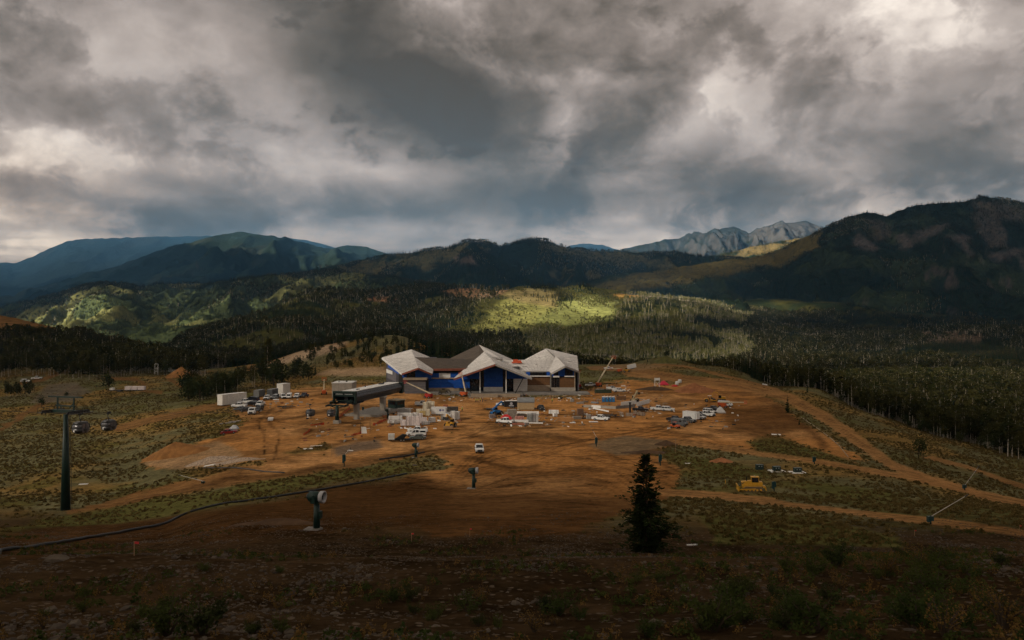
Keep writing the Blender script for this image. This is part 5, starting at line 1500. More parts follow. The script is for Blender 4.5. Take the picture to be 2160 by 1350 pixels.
def gondola_cabin():
    t = thing('gondola_cabin', 'cabin', 'gondola cabin', group='gondola cabins on the haul rope')
    def ring(z, lx, ly, n=20):
        out = []
        for k in range(n):
            a = 2 * pi * k / n
            c, s_ = cos(a), sin(a)
            out.append((lx * math.copysign(abs(c) ** .55, c), ly * math.copysign(abs(s_) ** .55, s_), z))
        return out
    def loft(rings):
        mb = MB(); n = len(rings[0]); vs = [q for r in rings for q in r]; fs = []
        for i in range(len(rings) - 1):
            for k in range(n): fs.append((i * n + k, i * n + (k + 1) % n, (i + 1) * n + (k + 1) % n, (i + 1) * n + k))
        fs.append(tuple(range(n - 1, -1, -1))); fs.append(tuple((len(rings) - 1) * n + k for k in range(n)))
        return mb.add(vs, fs)
    Z = -3.6
    shell = M('cabin_shell_black', (.02, .02, .022), .3, 0, .15, 1, .5)
    part('shell', loft([ring(Z, .95, .85), ring(Z + .25, 1.25, 1.02), ring(Z + .95, 1.42, 1.12)]), shell, t, True)
    glass = M('cabin_glass', (.10, .10, .11), .08, 0, .1, 1, .8)
    part('window_band', loft([ring(Z + .95, 1.40, 1.10), ring(Z + 1.75, 1.24, 1.0)]), glass, t, True)
    part('roof', loft([ring(Z + 1.75, 1.27, 1.03), ring(Z + 2.05, 1.12, .9), ring(Z + 2.2, .7, .6)]), shell, t, True)
    for s in (-1, 1):
        part('door', MB().box((s * .36, -1.125, Z + 1.05), (.64, .04, 1.7)), glass, t)
    pm = MB()
    for sx in (-1, 1):
        for sy in (-1, 1): pm.bar((sx * 1.22, sy * .95, Z + .95), (sx * 1.08, sy * .85, Z + 1.76), .1)
    part('pillar', pm, shell, t)
    part('logo', MB().tube([(-1.425, 0, Z + .62), (-1.45, 0, Z + .62)], .17, 10).box((-1.44, 0, Z + .40), (.03, .4, .1)), WHITEP, t)
    part('ski_rack', MB().box((0, -1.2, Z + .7), (.7, .12, .5)), shell, t)
    part('hanger', MB().tube([(0, 0, Z + 2.1), (0, 0, Z + 2.5), (.0, .3, Z + 2.85), (0, .3, -.4), (0, 0, -.05)], .09, 8), STEEL, t, True)
    part('grip', MB().box((0, 0, 0), (.9, .25, .3)).box((0, 0, .22), (.5, .4, .15)), STEEL, t)
    return t
cab = gondola_cabin()
def near_d(px, s):
    ds = np.linspace(0, (A0 - TWR).length, 400)
    return min(ds, key=lambda d: abs(HX + F * rope_pt(s, d).x / rope_pt(s, d).y - px))
for i, (px, s, lb) in enumerate([(171, -1, 'black gondola cabin close beside the tall lift tower'), (229, 1, 'black gondola cabin a little apart from the lift tower, right of another cabin'),
                                 (655, 1, 'dark gondola cabin hanging clear in front of the terminal'), (699, -1, 'dark gondola cabin half hidden by the short support tower')]):
    p = rope_pt(s, near_d(px, s))
    if i == 0: cab.location = p; cab.rotation_euler = (0, 0, RZ); cab['label'] = lb
    else: dup(cab, p, RZ, lb)
def hut():
    g = GP(836, 862)
    t = thing('operator_hut', 'small dark green operator hut with tan roof beside the terminal', 'hut', g, AZ - .35)
    part('wall', MB().box((0, 0, 1.9), (4.6, 4.4, 2.9)), GREEN, t)
    part('roof', MB().box((0, 0, 3.45), (5.4, 5.2, .25)), M('hut_roof_tan', (.50, .42, .30), .8), t)
    w = part('window', MB().box((-2.32, 0, 2.3), (.06, 3.2, 1.1)), GLASSD, t); part('window', MB().box((0, -2.22, 2.3), (3.4, .06, 1.1)), GLASSD, t)
    part('stair', MB().box((-2.8, -1.2, .35), (.9, 1.2, .5)).box((-3.4, -1.2, .15), (.6, 1.2, .3)), STEEL, t)
    for x in (-2, 2):
        for y in (-1.9, 1.9): part('post', MB().box((x, y, .2), (.2, .2, 1.0)), STEEL, t)
hut()
def concrete_box():
    g = GP(722, 838)
    t = thing('concrete_vault', 'pale concrete block building behind the gondola terminal', 'building', g, AZ - pi / 2 + .25)
    part('wall', MB().box((0, 4.0, 2.9), (8.6, 10, 6.6)), CONC, t)
    part('roof', MB().box((0, 4.0, 6.35), (8.9, 10.3, .3)), PALE_TOP, t)
    for k in range(2): part('joint', MB().box((-1.4 + 2.9 * k, -1.03, 2.9), (.08, .08, 6.5)), CONC_D, t)
    part('roof_vent', MB().box((1, 4, 6.7), (.7, .7, .5)).box((-2, 2.5, 6.6), (.5, .5, .4)), STEEL, t)
concrete_box()

# ------------------------------------------------------------------ snow guns, lances and hydrants
def fan_gun():
    t = thing('snow_gun', 'gun', 'snow gun', group='fan snow guns on posts')
    H0 = 3.35
    part('post', MB().tube([(0, 0, -.3), (0, 0, H0)], [.42, .34], 14), GREEN, t, True)
    part('footing', MB().box((-.5, .0, .0), (1.9, 1.3, .34)), CONC_D, t)
    part('collar', MB().tube([(0, 0, .1), (0, 0, .28)], .58, 14), CONC_D, t)
    part('yoke', MB().box((-.1, 0, H0 + .12), (1.1, .9, .3)).box((-.1, .62, H0 + .5), (.4, .1, 1.0)).box((-.1, -.62, H0 + .5), (.4, .1, 1.0)), GREEN, t)
    part('control_box', MB().box((.5, .0, 1.9), (.28, .5, .9)), GREEN, t)
    def dr(x, r): return (x, r)
    b = MB(); pf = [(-.95, .52), (-.9, .62), (-.3, .66), (.55, .62)]
    b.tube([(x, 0, H0 + .72) for x, r in pf], [r for x, r in pf], 20)
    br = part('barrel', b, GREEN, t, True)
    part('motor_cap', MB().tube([(-1.2, 0, H0 + .72), (-.94, 0, H0 + .72)], [.35, .5], 16), STEEL, br, True)
    ring = MB(); n = 20; vs = []; fs = []
    for x, r in [(.5, .70), (.98, .74), (1.02, .66), (.98, .55), (.55, .53)]:
        for k in range(n): vs.append((x, cos(2 * pi * k / n) * r, H0 + .72 + sin(2 * pi * k / n) * r))
    for i in range(4):
        for k in range(n): fs.append((i * n + k, i * n + (k + 1) % n, (i + 1) * n + (k + 1) % n, (i + 1) * n + k))
    ring.add(vs, fs)
    part('nozzle_ring', ring, M('nozzle_white', (.40, .39, .40), .4, 0, .1), t, True)
    fan = MB()
    for k in range(8):
        a = 2 * pi * k / 8
        fan.bar((.6, 0, H0 + .72), (.6, cos(a) * .52, H0 + .72 + sin(a) * .52), .12, .03)
    fan.tube([(.5, 0, H0 + .72), (.75, 0, H0 + .72)], .13, 10)
    part('fan', fan, BLACK, t)
    part('back_plate', MB().tube([(.4, 0, H0 + .72), (.42, 0, H0 + .72)], .53, 20), BLACK, t)
    return t
gun = fan_gun()
for i, (px, py, hp, rz, lb) in enumerate([(668, 1118, 82, -.22, 'largest green fan snow gun on a post at the left front'), (999, 1031, 45, -.12, 'green fan snow gun on a post in the middle of the bare slope'),
                                       (877, 966, 32, -.15, 'green fan snow gun beside the black pipe left of the driving pickup'), (818, 884, 22, -.1, 'small green fan snow gun near the orange netting and white bundles')]):
    g = GP(px, py); s = hp * g.y / F / 4.75
    if i == 0: gun.location = g; gun.rotation_euler = (0, 0, rz); gun.scale = (s, s, s); gun['label'] = lb
    else: dup(gun, g, rz, lb, scale=s)
def lance(px, py, hp, tip, lb, up=None):
    g = GP(px, py)
    t = thing('snow_lance', lb, 'snow lance', g)
    k = g.y / F
    h = hp * k
    part('post', MB().tube([(0, 0, -.2), (0, 0, h)], .09 + .01 * h, 8), GREEN, t)
    part('hydrant_box', MB().box((-.2, 0, h * .62), (.34, .45, h * .66)).box((.2, .05, h * .68), (.24, .35, h * .5)), M('hydrant_teal', (.012, .05, .055), .4, 0, .2), t)
    if tip:
        e = Vector((tip[0] * k, 1.5, -tip[1] * k))
        part('lance_pipe', MB().tube([(.1, 0, h * .95), e], [.055, .04], 6), M('lance_grey', (.42, .38, .33), .5, .2), t)
        part('lance_head', MB().tube([e, e + (e - Vector((.1, 0, h))).normalized() * .5], .08, 6), STEEL, t)
lance(1963, 1106, 18, (90, -52 - 0), 'snow lance lowered over the right front slope', None)
lance(2035, 1034, 12, (38, -44), 'snow lance beside the lower right track', None)
lance(726, 984, 26, (8, -34), 'thin snow lance at the edge of the sage strip')
lance(1258, 942, 20, (-5, -30), 'green hydrant post standing alone on the open dirt')
lance(429, 1021, 6, (-55, -15), 'snow lance lying low across the left dirt track')
for px, py, hp, lb in [(1393, 982, 24, 'green hydrant post just behind the tall conifer'), (1633, 1037, 22, 'green hydrant post right behind the bulldozer'), (1718, 979, 16, 'green hydrant post beside the right dirt road'), (766, 868, 10, 'low green hydrant on a pale slab near the terminal')]:
    lance(px, py, hp, None, lb)
for px, py, pad, lb in [(1602, 990, False, 'small dark green utility box without a pad, leftmost of three'), (1638, 994, True, 'dark green utility box on a white pad, middle of three'), (1682, 997, True, 'dark green utility box on a white pad, rightmost of three')]:
    g = GP(px, py); t = thing('utility_box', lb, 'utility box', g, .1)
    part('cabinet', MB().box((0, 0, .5), (1.5, .9, 1.0)), M('utility_green', (.015, .032, .028), .5), t)
    part('lid', MB().box((0, 0, 1.03), (1.56, .96, .08)), M('utility_lid', (.05, .075, .07), .5), t)
    part('louvre', MB().box((-.3, -.47, .75), (.25, .03, .2)).box((.3, -.47, .75), (.25, .03, .2)), M('lettering_grey', (.3, .3, .3)), t)
    if pad: part('pad', MB().box((0, 0, .04), (3.2, 2.2, .22)), WHITEP, t)
# ------------------------------------------------------------------ vehicles (front faces +x)
CARGLASS = M('car_glass', (.012, .014, .018), .08, 0, .05, 1, .6)
LAMP = M('headlight_clear', (.55, .55, .52), .2, 0, .1, 1, .6)
TAIL = M('tail_light_red', (.30, .012, .010), .3, 0, .1)
RIMM = M('wheel_rim', (.28, .28, .28), .4, .6, .1)
CHROME = M('trim_black', (.025, .025, .027), .4, 0, .1)
def paintm(n, c, r=.32): return M('paint_' + n, c, r, 0, .12, 1.4, .5)
P_WHITE = paintm('white', (.80, .80, .79)); P_SILVER = paintm('silver', (.28, .29, .30)); P_BLACK = paintm('black', (.014, .014, .016)); P_BLUE = paintm('navy', (.018, .030, .055)); P_RED = paintm('red', (.22, .015, .015))
P_GREY = paintm('grey', (.10, .105, .11)); P_DGREEN = paintm('grey_green', (.10, .115, .10)); P_YEL = paintm('yellow', (.60, .30, .02), .45); P_ORG = paintm('orange', (.60, .10, .015), .45); P_BLU = paintm('bright_blue', (.01, .14, .40), .45); P_RED2 = paintm('lift_red', (.45, .02, .012), .45)
P_LIME = paintm('lime', (.10, .42, .03), .45); P_TANK = paintm('tank_white', (.62, .60, .56), .6)
def painted(o):
    o['painted'] = 1; return o
def wheels(t, xs, hw, r, w=.26):
    for x in xs:
        for s in (-1, 1):
            wv = part('wheel', MB().tube([(x, s * (hw - w), r), (x, s * hw, r)], r, 14), BLACK, t)
            part('rim', MB().tube([(x, s * (hw - .02), r), (x, s * (hw + .02), r)], r * .58, 10), RIMM, wv)
def lamps(t, xf, xr, hw, z):
    for s in (-1, 1):
        part('headlight', MB().box((xf, s * (hw - .22), z), (.08, .34, .18)), LAMP, t)
        part('tail_light', MB().box((xr, s * (hw - .14), z + .06), (.07, .2, .34)), TAIL, t)
def greenhouse(t, poly, hw0, z0, k, paint, pillars):
    hw = lambda z: hw0 * (1 - k * (z - z0))
    g = part('window_glass', MB().slab(poly, hw, .03), CARGLASS, t)
    top = [p for p in poly if p[1] > z0 + .3]
    x0, x1 = min(p[0] for p in top), max(p[0] for p in top); zt = max(p[1] for p in poly)
    painted(part('roof', MB().box(((x0 + x1) / 2, 0, zt + .02), (x1 - x0 + .12, 2 * hw(zt) + .03, .10), taper=.93), paint, t))
    pm = MB()
    for xb, xt in pillars:
        for s in (-1, 1): pm.bar((xb, s * (hw(z0) + .01), z0), (xt, s * (hw(zt) + .01), zt), .11, .05)
    painted(part('pillars', pm, paint, t))
def pickup(bed='open'):
    t = thing('pickup_truck', 'pickup', 'pickup truck')
    hw = 1.0
    body = [(-2.9, .5), (-2.0, .42), (2.0, .42), (2.85, .5), (2.92, .75), (2.86, 1.12), (1.25, 1.22), (-.95, 1.22), (-2.9, 1.2)]
    if bed == 'open': body = [(-.95, .42), (2.0, .42), (2.85, .5), (2.92, .75), (2.86, 1.10), (1.25, 1.22), (-.95, 1.22)]
    painted(part('body', MB().slab(body, hw, .05), P_WHITE, t))
    if bed == 'open':
        b = MB().box((-1.95, .93, .85), (1.95, .12, .75)).box((-1.95, -.93, .85), (1.95, .12, .75)).box((-2.88, 0, .86), (.10, 1.96, .72)).box((-1.95, 0, .55), (1.95, 1.9, .15))
        painted(part('bed', b, P_WHITE, t)); part('bed_liner', MB().box((-1.95, 0, .68), (1.75, 1.7, .08)), CHROME, t)
    elif bed == 'cap':
        greenhouse(t, [(-2.85, 1.2), (-1.0, 1.2), (-1.05, 1.75), (-2.7, 1.75)], .95, 1.2, .12, P_WHITE, [(-2.8, -2.7), (-1.05, -1.1)])
    elif bed == 'utility':
        painted(part('service_box', MB().box((-1.95, .85, 1.05), (2.05, .36, 1.05)).box((-1.95, -.85, 1.05), (2.05, .36, 1.05)).box((-2.0, 0, .62), (2.0, 1.6, .3)), P_WHITE, t))
        part('ladder_rack', MB().bar((-2.9, .85, 2.0), (1.0, .85, 2.0), .07).bar((-2.9, -.85, 2.0), (1.0, -.85, 2.0), .07).bar((-2.8, .85, 1.5), (-2.8, .85, 2.0), .07).bar((-2.8, -.85, 1.5), (-2.8, -.85, 2.0), .07).bar((-1.0, -.85, 2.0), (-1, .85, 2.0), .07), STEEL, t)
    elif bed == 'flat':
        part('flat_bed', MB().box((-2.0, 0, 1.0), (2.3, 2.2, .12)).box((-.86, 0, 1.45), (.08, 2.0, .9)), STEEL, t)
    greenhouse(t, [(-.92, 1.2), (1.32, 1.2), (.55, 1.86), (.1, 1.92), (-.78, 1.9)], .94, 1.2, .18, P_WHITE, [(-.88, -.74), (.2, .15), (1.25, .55)])
    part('grille', MB().box((2.9, 0, .85), (.08, 1.2, .34)), CHROME, t)
    part('bumper', MB().box((2.92, 0, .55), (.14, 1.95, .2)).box((-2.97, 0, .55), (.14, 1.9, .2)), CHROME, t)
    lamps(t, 2.89, -2.92, hw, .9)
    part('mirror', MB().box((1.0, 1.12, 1.3), (.12, .2, .2)).box((1.0, -1.12, 1.3), (.12, .2, .2)), CHROME, t)
    wheels(t, (-1.75, 1.95), 1.0, .42)
    return t
def suv():
    t = thing('suv', 'suv', 'car')
    body = [(-2.4, .5), (-1.9, .36), (1.9, .36), (2.35, .45), (2.42, .7), (2.35, 1.0), (1.1, 1.12), (-2.42, 1.12)]
    painted(part('body', MB().slab(body, .96, .05), P_WHITE, t))
    greenhouse(t, [(-2.38, 1.1), (1.2, 1.1), (.45, 1.68), (0, 1.74), (-2.15, 1.72)], .92, 1.1, .2, P_WHITE, [(-2.3, -2.1), (-1.2, -1.15), (-.15, -.15), (1.12, .45)])
    part('bumper', MB().box((2.4, 0, .5), (.12, 1.8, .2)).box((-2.44, 0, .5), (.12, 1.8, .2)), CHROME, t); part('grille', MB().box((2.4, 0, .78), (.06, 1.0, .22)), CHROME, t)
    lamps(t, 2.38, -2.42, .96, .84); wheels(t, (-1.45, 1.45), .97, .38)
    return t
def sedan():
    t = thing('sedan', 'sedan', 'car')
    painted(part('body', MB().slab([(-2.3, .45), (-1.8, .28), (1.8, .28), (2.25, .4), (2.3, .6), (2.15, .8), (1.0, .92), (-1.5, .95), (-2.3, .9)], .90, .05), P_WHITE, t))
    greenhouse(t, [(-1.75, .92), (1.1, .92), (.35, 1.38), (-.2, 1.43), (-1.05, 1.38)], .84, .92, .3, P_WHITE, [(-1.65, -1.05), (-.2, -.2), (1.02, .35)])
    part('bumper', MB().box((2.28, 0, .42), (.1, 1.7, .16)).box((-2.31, 0, .45), (.1, 1.7, .16)), CHROME, t)
    lamps(t, 2.2, -2.3, .9, .66); wheels(t, (-1.4, 1.4), .91, .33)
    return t
def van():
    t = thing('van', 'van', 'van')
    painted(part('body', MB().slab([(-2.7, .5), (-2.2, .38), (2.2, .38), (2.7, .5), (2.75, .95), (2.2, 1.2), (1.5, 2.0), (1.1, 2.15), (-2.7, 2.12)], lambda z: 1.0 - max(0, z - 1.1) * .1, .04), P_WHITE, t))
    part('windscreen', MB().add([(2.22, -.82, 1.22), (2.22, .82, 1.22), (1.58, .74, 1.96), (1.58, -.74, 1.96), (2.16, -.82, 1.20), (2.16, .82, 1.20), (1.5, .74, 1.94), (1.5, -.74, 1.94)], [(0, 1, 2, 3), (4, 7, 6, 5), (0, 3, 7, 4), (1, 5, 6, 2)]), CARGLASS, t)
    for s in (-1, 1):
        part('side_window', MB().box((1.05, s * .955, 1.5), (.85, .06, .5)), CARGLASS, t)
        part('side_stripe', MB().box((-.8, s * .955, 1.35), (3.0, .04, .2)), CHROME, t)
    part('bumper', MB().box((2.75, 0, .5), (.14, 1.9, .25)).box((-2.74, 0, .5), (.12, 1.9, .2)), CHROME, t)
    lamps(t, 2.7, -2.71, 1.0, .9); wheels(t, (-1.7, 1.8), 1.0, .36)
    return t
def box_truck():
    t = thing('truck', 'truck', 'truck')
    painted(part('cab', MB().slab([(1.0, .55), (3.3, .55), (3.5, .9), (3.4, 1.5), (2.5, 1.65), (2.1, 2.5), (1.0, 2.55)], 1.12, .05), P_WHITE, t))
    part('windscreen', MB().add([(2.55, -.95, 1.68), (2.55, .95, 1.68), (2.2, .88, 2.42), (2.2, -.88, 2.42), (2.45, -.95, 1.66), (2.45, .95, 1.66), (2.1, .88, 2.40), (2.1, -.88, 2.40)], [(0, 1, 2, 3), (4, 7, 6, 5), (0, 3, 7, 4), (1, 5, 6, 2)]), CARGLASS, t)
    for s in (-1, 1): part('side_window', MB().box((1.75, s * 1.1, 1.95), (.7, .06, .6)), CARGLASS, t)
    part('flat_bed', MB().box((-1.7, 0, 1.05), (5.2, 2.4, .2)).box((.85, 0, 1.9), (.1, 2.3, 1.6)), STEEL, t)
    part('chassis', MB().box((0, .4, .75), (6.4, .18, .25)).box((0, -.4, .75), (6.4, .18, .25)), BLACK, t)
    part('grille', MB().box((3.46, 0, 1.0), (.1, 1.3, .6)), CHROME, t); part('bumper', MB().box((3.5, 0, .6), (.16, 2.2, .25)), CHROME, t)
    lamps(t, 3.46, -4.3, 1.1, .95); wheels(t, (-2.6, 2.5), 1.12, .5)
    return t
def utv():
    t = thing('utility_vehicle', 'utv', 'utility vehicle')
    painted(part('body', MB().slab([(-1.5, .5), (1.2, .45), (1.55, .6), (1.5, .95), (.6, 1.1), (.4, .7), (-.5, .7), (-.6, 1.05), (-1.5, 1.05)], .7, .05), P_ORG, t))
    part('seat', MB().box((-.3, 0, .95), (.5, 1.2, .2)).box((-.5, 0, 1.2), (.15, 1.2, .5)), BLACK, t)
    f = MB()
    for s in (-.65, .65): f.bar((.7, s, 1.0), (.3, s, 1.85), .06).bar((-.6, s, 1.0), (-.5, s, 1.85), .06).bar((.3, s, 1.85), (-.5, s, 1.85), .06)
    part('roll_cage', f, BLACK, t); painted(part('roof', MB().box((-.1, 0, 1.9), (1.1, 1.4, .06)), P_ORG, t))
    wheels(t, (-1.0, 1.05), .78, .34)
    return t
def cargo_trailer(L=5.0, h=2.3):
    t = thing('enclosed_trailer', 'trailer', 'trailer')
    painted(part('box', MB().box((0, 0, .55 + h / 2), (L, 2.2, h)).box((L / 2 + .25, 0, .55 + h / 2), (.5, 1.7, h * .96)), P_WHITE, t))
    part('roof', MB().box((0, 0, .6 + h), (L + .04, 2.24, .08)), PALE_TOP, t)
    part('rear_door', MB().box((-L / 2 - .02, 0, .5 + h / 2), (.06, 2.0, h * .9)), P_TANK, t)
    part('drawbar', MB().bar((L / 2 + .3, .6, .55), (L / 2 + 1.5, 0, .5), .1).bar((L / 2 + .3, -.6, .55), (L / 2 + 1.5, 0, .5), .1), STEEL, t)
    wheels(t, (-.55, .3), 1.12, .34)
    return t
def flat_trailer(L=5.5):
    t = thing('flatbed_trailer', 'trailer', 'trailer')
    part('deck', MB().box((0, 0, .62), (L, 2.2, .12)), M('trailer_planks', (.12, .08, .05), .9), t)
    part('rail', MB().box((0, 1.1, .72), (L, .08, .2)).box((0, -1.1, .72), (L, .08, .2)).box((L / 2, 0, .9), (.08, 2.2, .5)), STEEL, t)
    part('drawbar', MB().bar((L / 2, .7, .5), (L / 2 + 1.5, 0, .48), .1).bar((L / 2, -.7, .5), (L / 2 + 1.5, 0, .48), .1), STEEL, t)
    wheels(t, (-.7, .2), 1.12, .34)
    return t
PROTO = {}
BUILD = {'open': lambda: pickup('open'), 'cap': lambda: pickup('cap'), 'utility': lambda: pickup('utility'), 'flat': lambda: pickup('flat'), 'suv': suv, 'sedan': sedan, 'van': van, 'truck': box_truck, 'utv': utv, 'cargo': cargo_trailer, 'ftrailer': flat_trailer}
CARGROUP = {'open': 'vehicles parked on the site'}
def put(o, g, rz):
    """set a thing on the slope under it"""
    e = .9
    nx = (Hs(g.x - e, g.y) - Hs(g.x + e, g.y)) / (2 * e); ny = (Hs(g.x, g.y - e) - Hs(g.x, g.y + e)) / (2 * e)
    n = Vector((nx, ny, 1)).normalized()
    q = Vector((0, 0, 1)).rotation_difference(n) @ Matrix.Rotation(rz, 3, 'Z').to_quaternion()
    o.rotation_euler = q.to_euler(); o.location = g
def car(kind, px, py, deg, paint, label, scale=1.0):
    g = GP(px, py)
    if kind not in PROTO:
        PROTO[kind] = BUILD[kind]()
        o = PROTO[kind]
        o['group'] = 'vehicles and trailers on the site'
        o['label'] = label
        for ch in o.children:
            if ch.get('painted'):
                ch.material_slots[0].link = 'OBJECT'; ch.material_slots[0].material = paint
    else:
        o = dup(PROTO[kind], g, radians(deg), label, None, None, paint)
    put(o, g, radians(deg))
    o.scale = (scale,) * 3
    return o
for a in [
    ('open', 564, 843, -85, P_WHITE, 'white pickup, leftmost of the row parked before the grey site boxes'), ('suv', 580, 841, -95, P_SILVER, 'silver SUV second in the row before the grey site boxes'),
    ('open', 597, 840, -60, P_WHITE, 'white pickup parked slantwise before the small white shed'), ('van', 610, 840, -80, P_WHITE, 'white van in the row under the trees, right of the small white shed'),
    ('suv', 626, 839, -85, P_WHITE, 'white SUV between a white van and a dark pickup under the trees'), ('open', 642, 838, -95, P_BLUE, 'dark blue pickup at the right end of the row under the trees'),
    ('cap', 532, 846, 170, P_BLUE, 'dark blue pickup with capped bed beside the white site container'), ('open', 517, 851, 175, P_WHITE, 'white pickup directly in front of the blue toilet by the container'),
    ('suv', 531, 855, 170, P_BLACK, 'black SUV in the crowded cluster right of the white container'), ('open', 505, 859, 175, P_WHITE, 'white pickup at the left edge of the crowded cluster'),
    ('sedan', 506, 865, 175, P_GREY, 'grey sedan in the crowded cluster in front of a white pickup'), ('suv', 520, 868, 172, P_BLACK, 'black SUV left of the white flatbed truck'),
    ('truck', 536, 873, -88, P_WHITE, 'white flatbed truck facing downhill at the front of the cluster'), ('suv', 547, 866, -92, P_BLACK, 'black SUV tucked behind the white flatbed truck'), ('open', 549, 856, -88, P_WHITE, 'white pickup standing alone right of the crowded cluster'),
    ('ftrailer', 601, 861, 20, P_BLACK, 'low empty flatbed trailer on open dirt left of the terminal'), ('sedan', 484, 915, 12, P_RED, 'dark red sedan at the foot of the sage slope'),
    ('utility', 891, 856, 4, P_WHITE, 'white utility truck with service boxes beside the terminal platform'), ('open', 881, 913, 184, P_WHITE, 'white pickup with blue load in its bed, back one of three'), ('cap', 878, 920, 184, P_WHITE, 'white capped pickup between another pickup and a grey sedan'),
    ('sedan', 881, 927, 184, P_DGREEN, 'grey green sedan at the front of the three parked side by side'), ('suv', 1059, 856, 178, P_WHITE, 'white SUV left of the black enclosed trailer'), ('open', 1141, 865, -82, P_BLACK, 'black off-road vehicle right of the tan shed'),
    ('open', 1066, 893, 152, P_WHITE, 'white pickup with black bed beside the red tarp'), ('open', 1011, 953, -84, P_WHITE, 'white pickup driving alone toward the camera on the open dirt'),
    ('open', 1283, 779, 180, P_WHITE, 'white pickup on the back road behind the lodge'), ('open', 1246, 815, 180, P_WHITE, 'white pickup under the raised boom lift right of the lodge'), ('utility', 1292, 823, 4, P_WHITE, 'white utility truck right behind the green dumpster'), ('open', 1306, 827, 10, P_WHITE, 'white pickup with white load right of the dumpster'),
    ('open', 1351, 868, -15, P_BLACK, 'black pickup parked beside the concrete barriers'), ('open', 1389, 866, -18, P_WHITE, 'white pickup left of its twin on the open right side of the yard'), ('suv', 1409, 867, -20, P_WHITE, 'white SUV right of a white pickup on the open yard'),
    ('open', 1267, 887, -28, P_WHITE, 'white pickup towing a small trailer in front of the lumber'), ('ftrailer', 1283, 880, -28, P_BLACK, 'small trailer hitched near the white pickup by the lumber'),
    ('van', 1433, 897, -50, P_GREY, 'grey van at the near end of the right parking row'), ('open', 1424, 890, -50, P_BLACK, 'black pickup behind the grey van in the right row'), ('utv', 1424, 903, -50, P_ORG, 'orange utility vehicle at the near end of the right row'), ('open', 1450, 891, -50, P_GREY, 'grey pickup between the grey van and the pale box trailer'),
    ('cargo', 1457, 886, -50, P_WHITE, 'pale ribbed box trailer in the right parking row'), ('suv', 1474, 884, -50, P_WHITE, 'white SUV just past the box trailer in the right row'), ('sedan', 1479, 877, -50, P_GREY, 'grey sedan half hidden in the middle of the right row'), ('open', 1491, 878, -50, P_WHITE, 'white pickup with dark bumper in the right row'),
    ('suv', 1497, 872, -50, P_WHITE, 'white SUV second from the far end of the right row'), ('open', 1505, 867, -50, P_BLACK, 'black pickup at the far end of the right row'), ('van', 1530, 857, -30, P_WHITE, 'white van with dark stripe beside the orange boom lift'),
    ('cargo', 925, 876, 4, P_WHITE, 'white enclosed trailer with blue logo among the wrapped bundles'), ('cargo', 1080, 861, 178, P_BLACK, 'black enclosed trailer with white emblem left of the tan shed'), ('cargo', 1334, 778, 190, P_WHITE, 'white trailer at the far end of the back road machines'),
    ('suv', 54, 806, 10, P_WHITE, 'white car by the wood at the far left'), ('open', 78, 800, 20, P_WHITE, 'small pickup on the dirt spur by the left wood'), ('cargo', 362, 785, 170, P_WHITE, 'white camper trailer at the edge of the left wood')]:
    car(*a)
# printed marks on the two trailers
g = GP(925, 876)
o = [c for c in bpy.data.objects if c.get('label', '').startswith('white enclosed trailer with blue')][0]
part('logo', MB().box((.6, -1.115, 1.95), (.55, .03, .7)).box((1.5, -1.115, 2.1), (.8, .03, .18)).box((1.5, -1.115, 1.8), (.9, .03, .14)), M('print_blue', (.03, .05, .28)), o)
o = [c for c in bpy.data.objects if c.get('label', '').startswith('black enclosed trailer')][0]
part('emblem', MB().tube([(.2, 1.10, 1.9), (.2, 1.13, 1.9)], .55, 14).box((.2, 1.12, 1.1), (1.9, .03, .45)), M('print_pale', (.35, .36, .40)), o)
# blue load in the bed of the pickup
o = [c for c in bpy.data.objects if c.get('label', '').startswith('white pickup with blue load')][0]
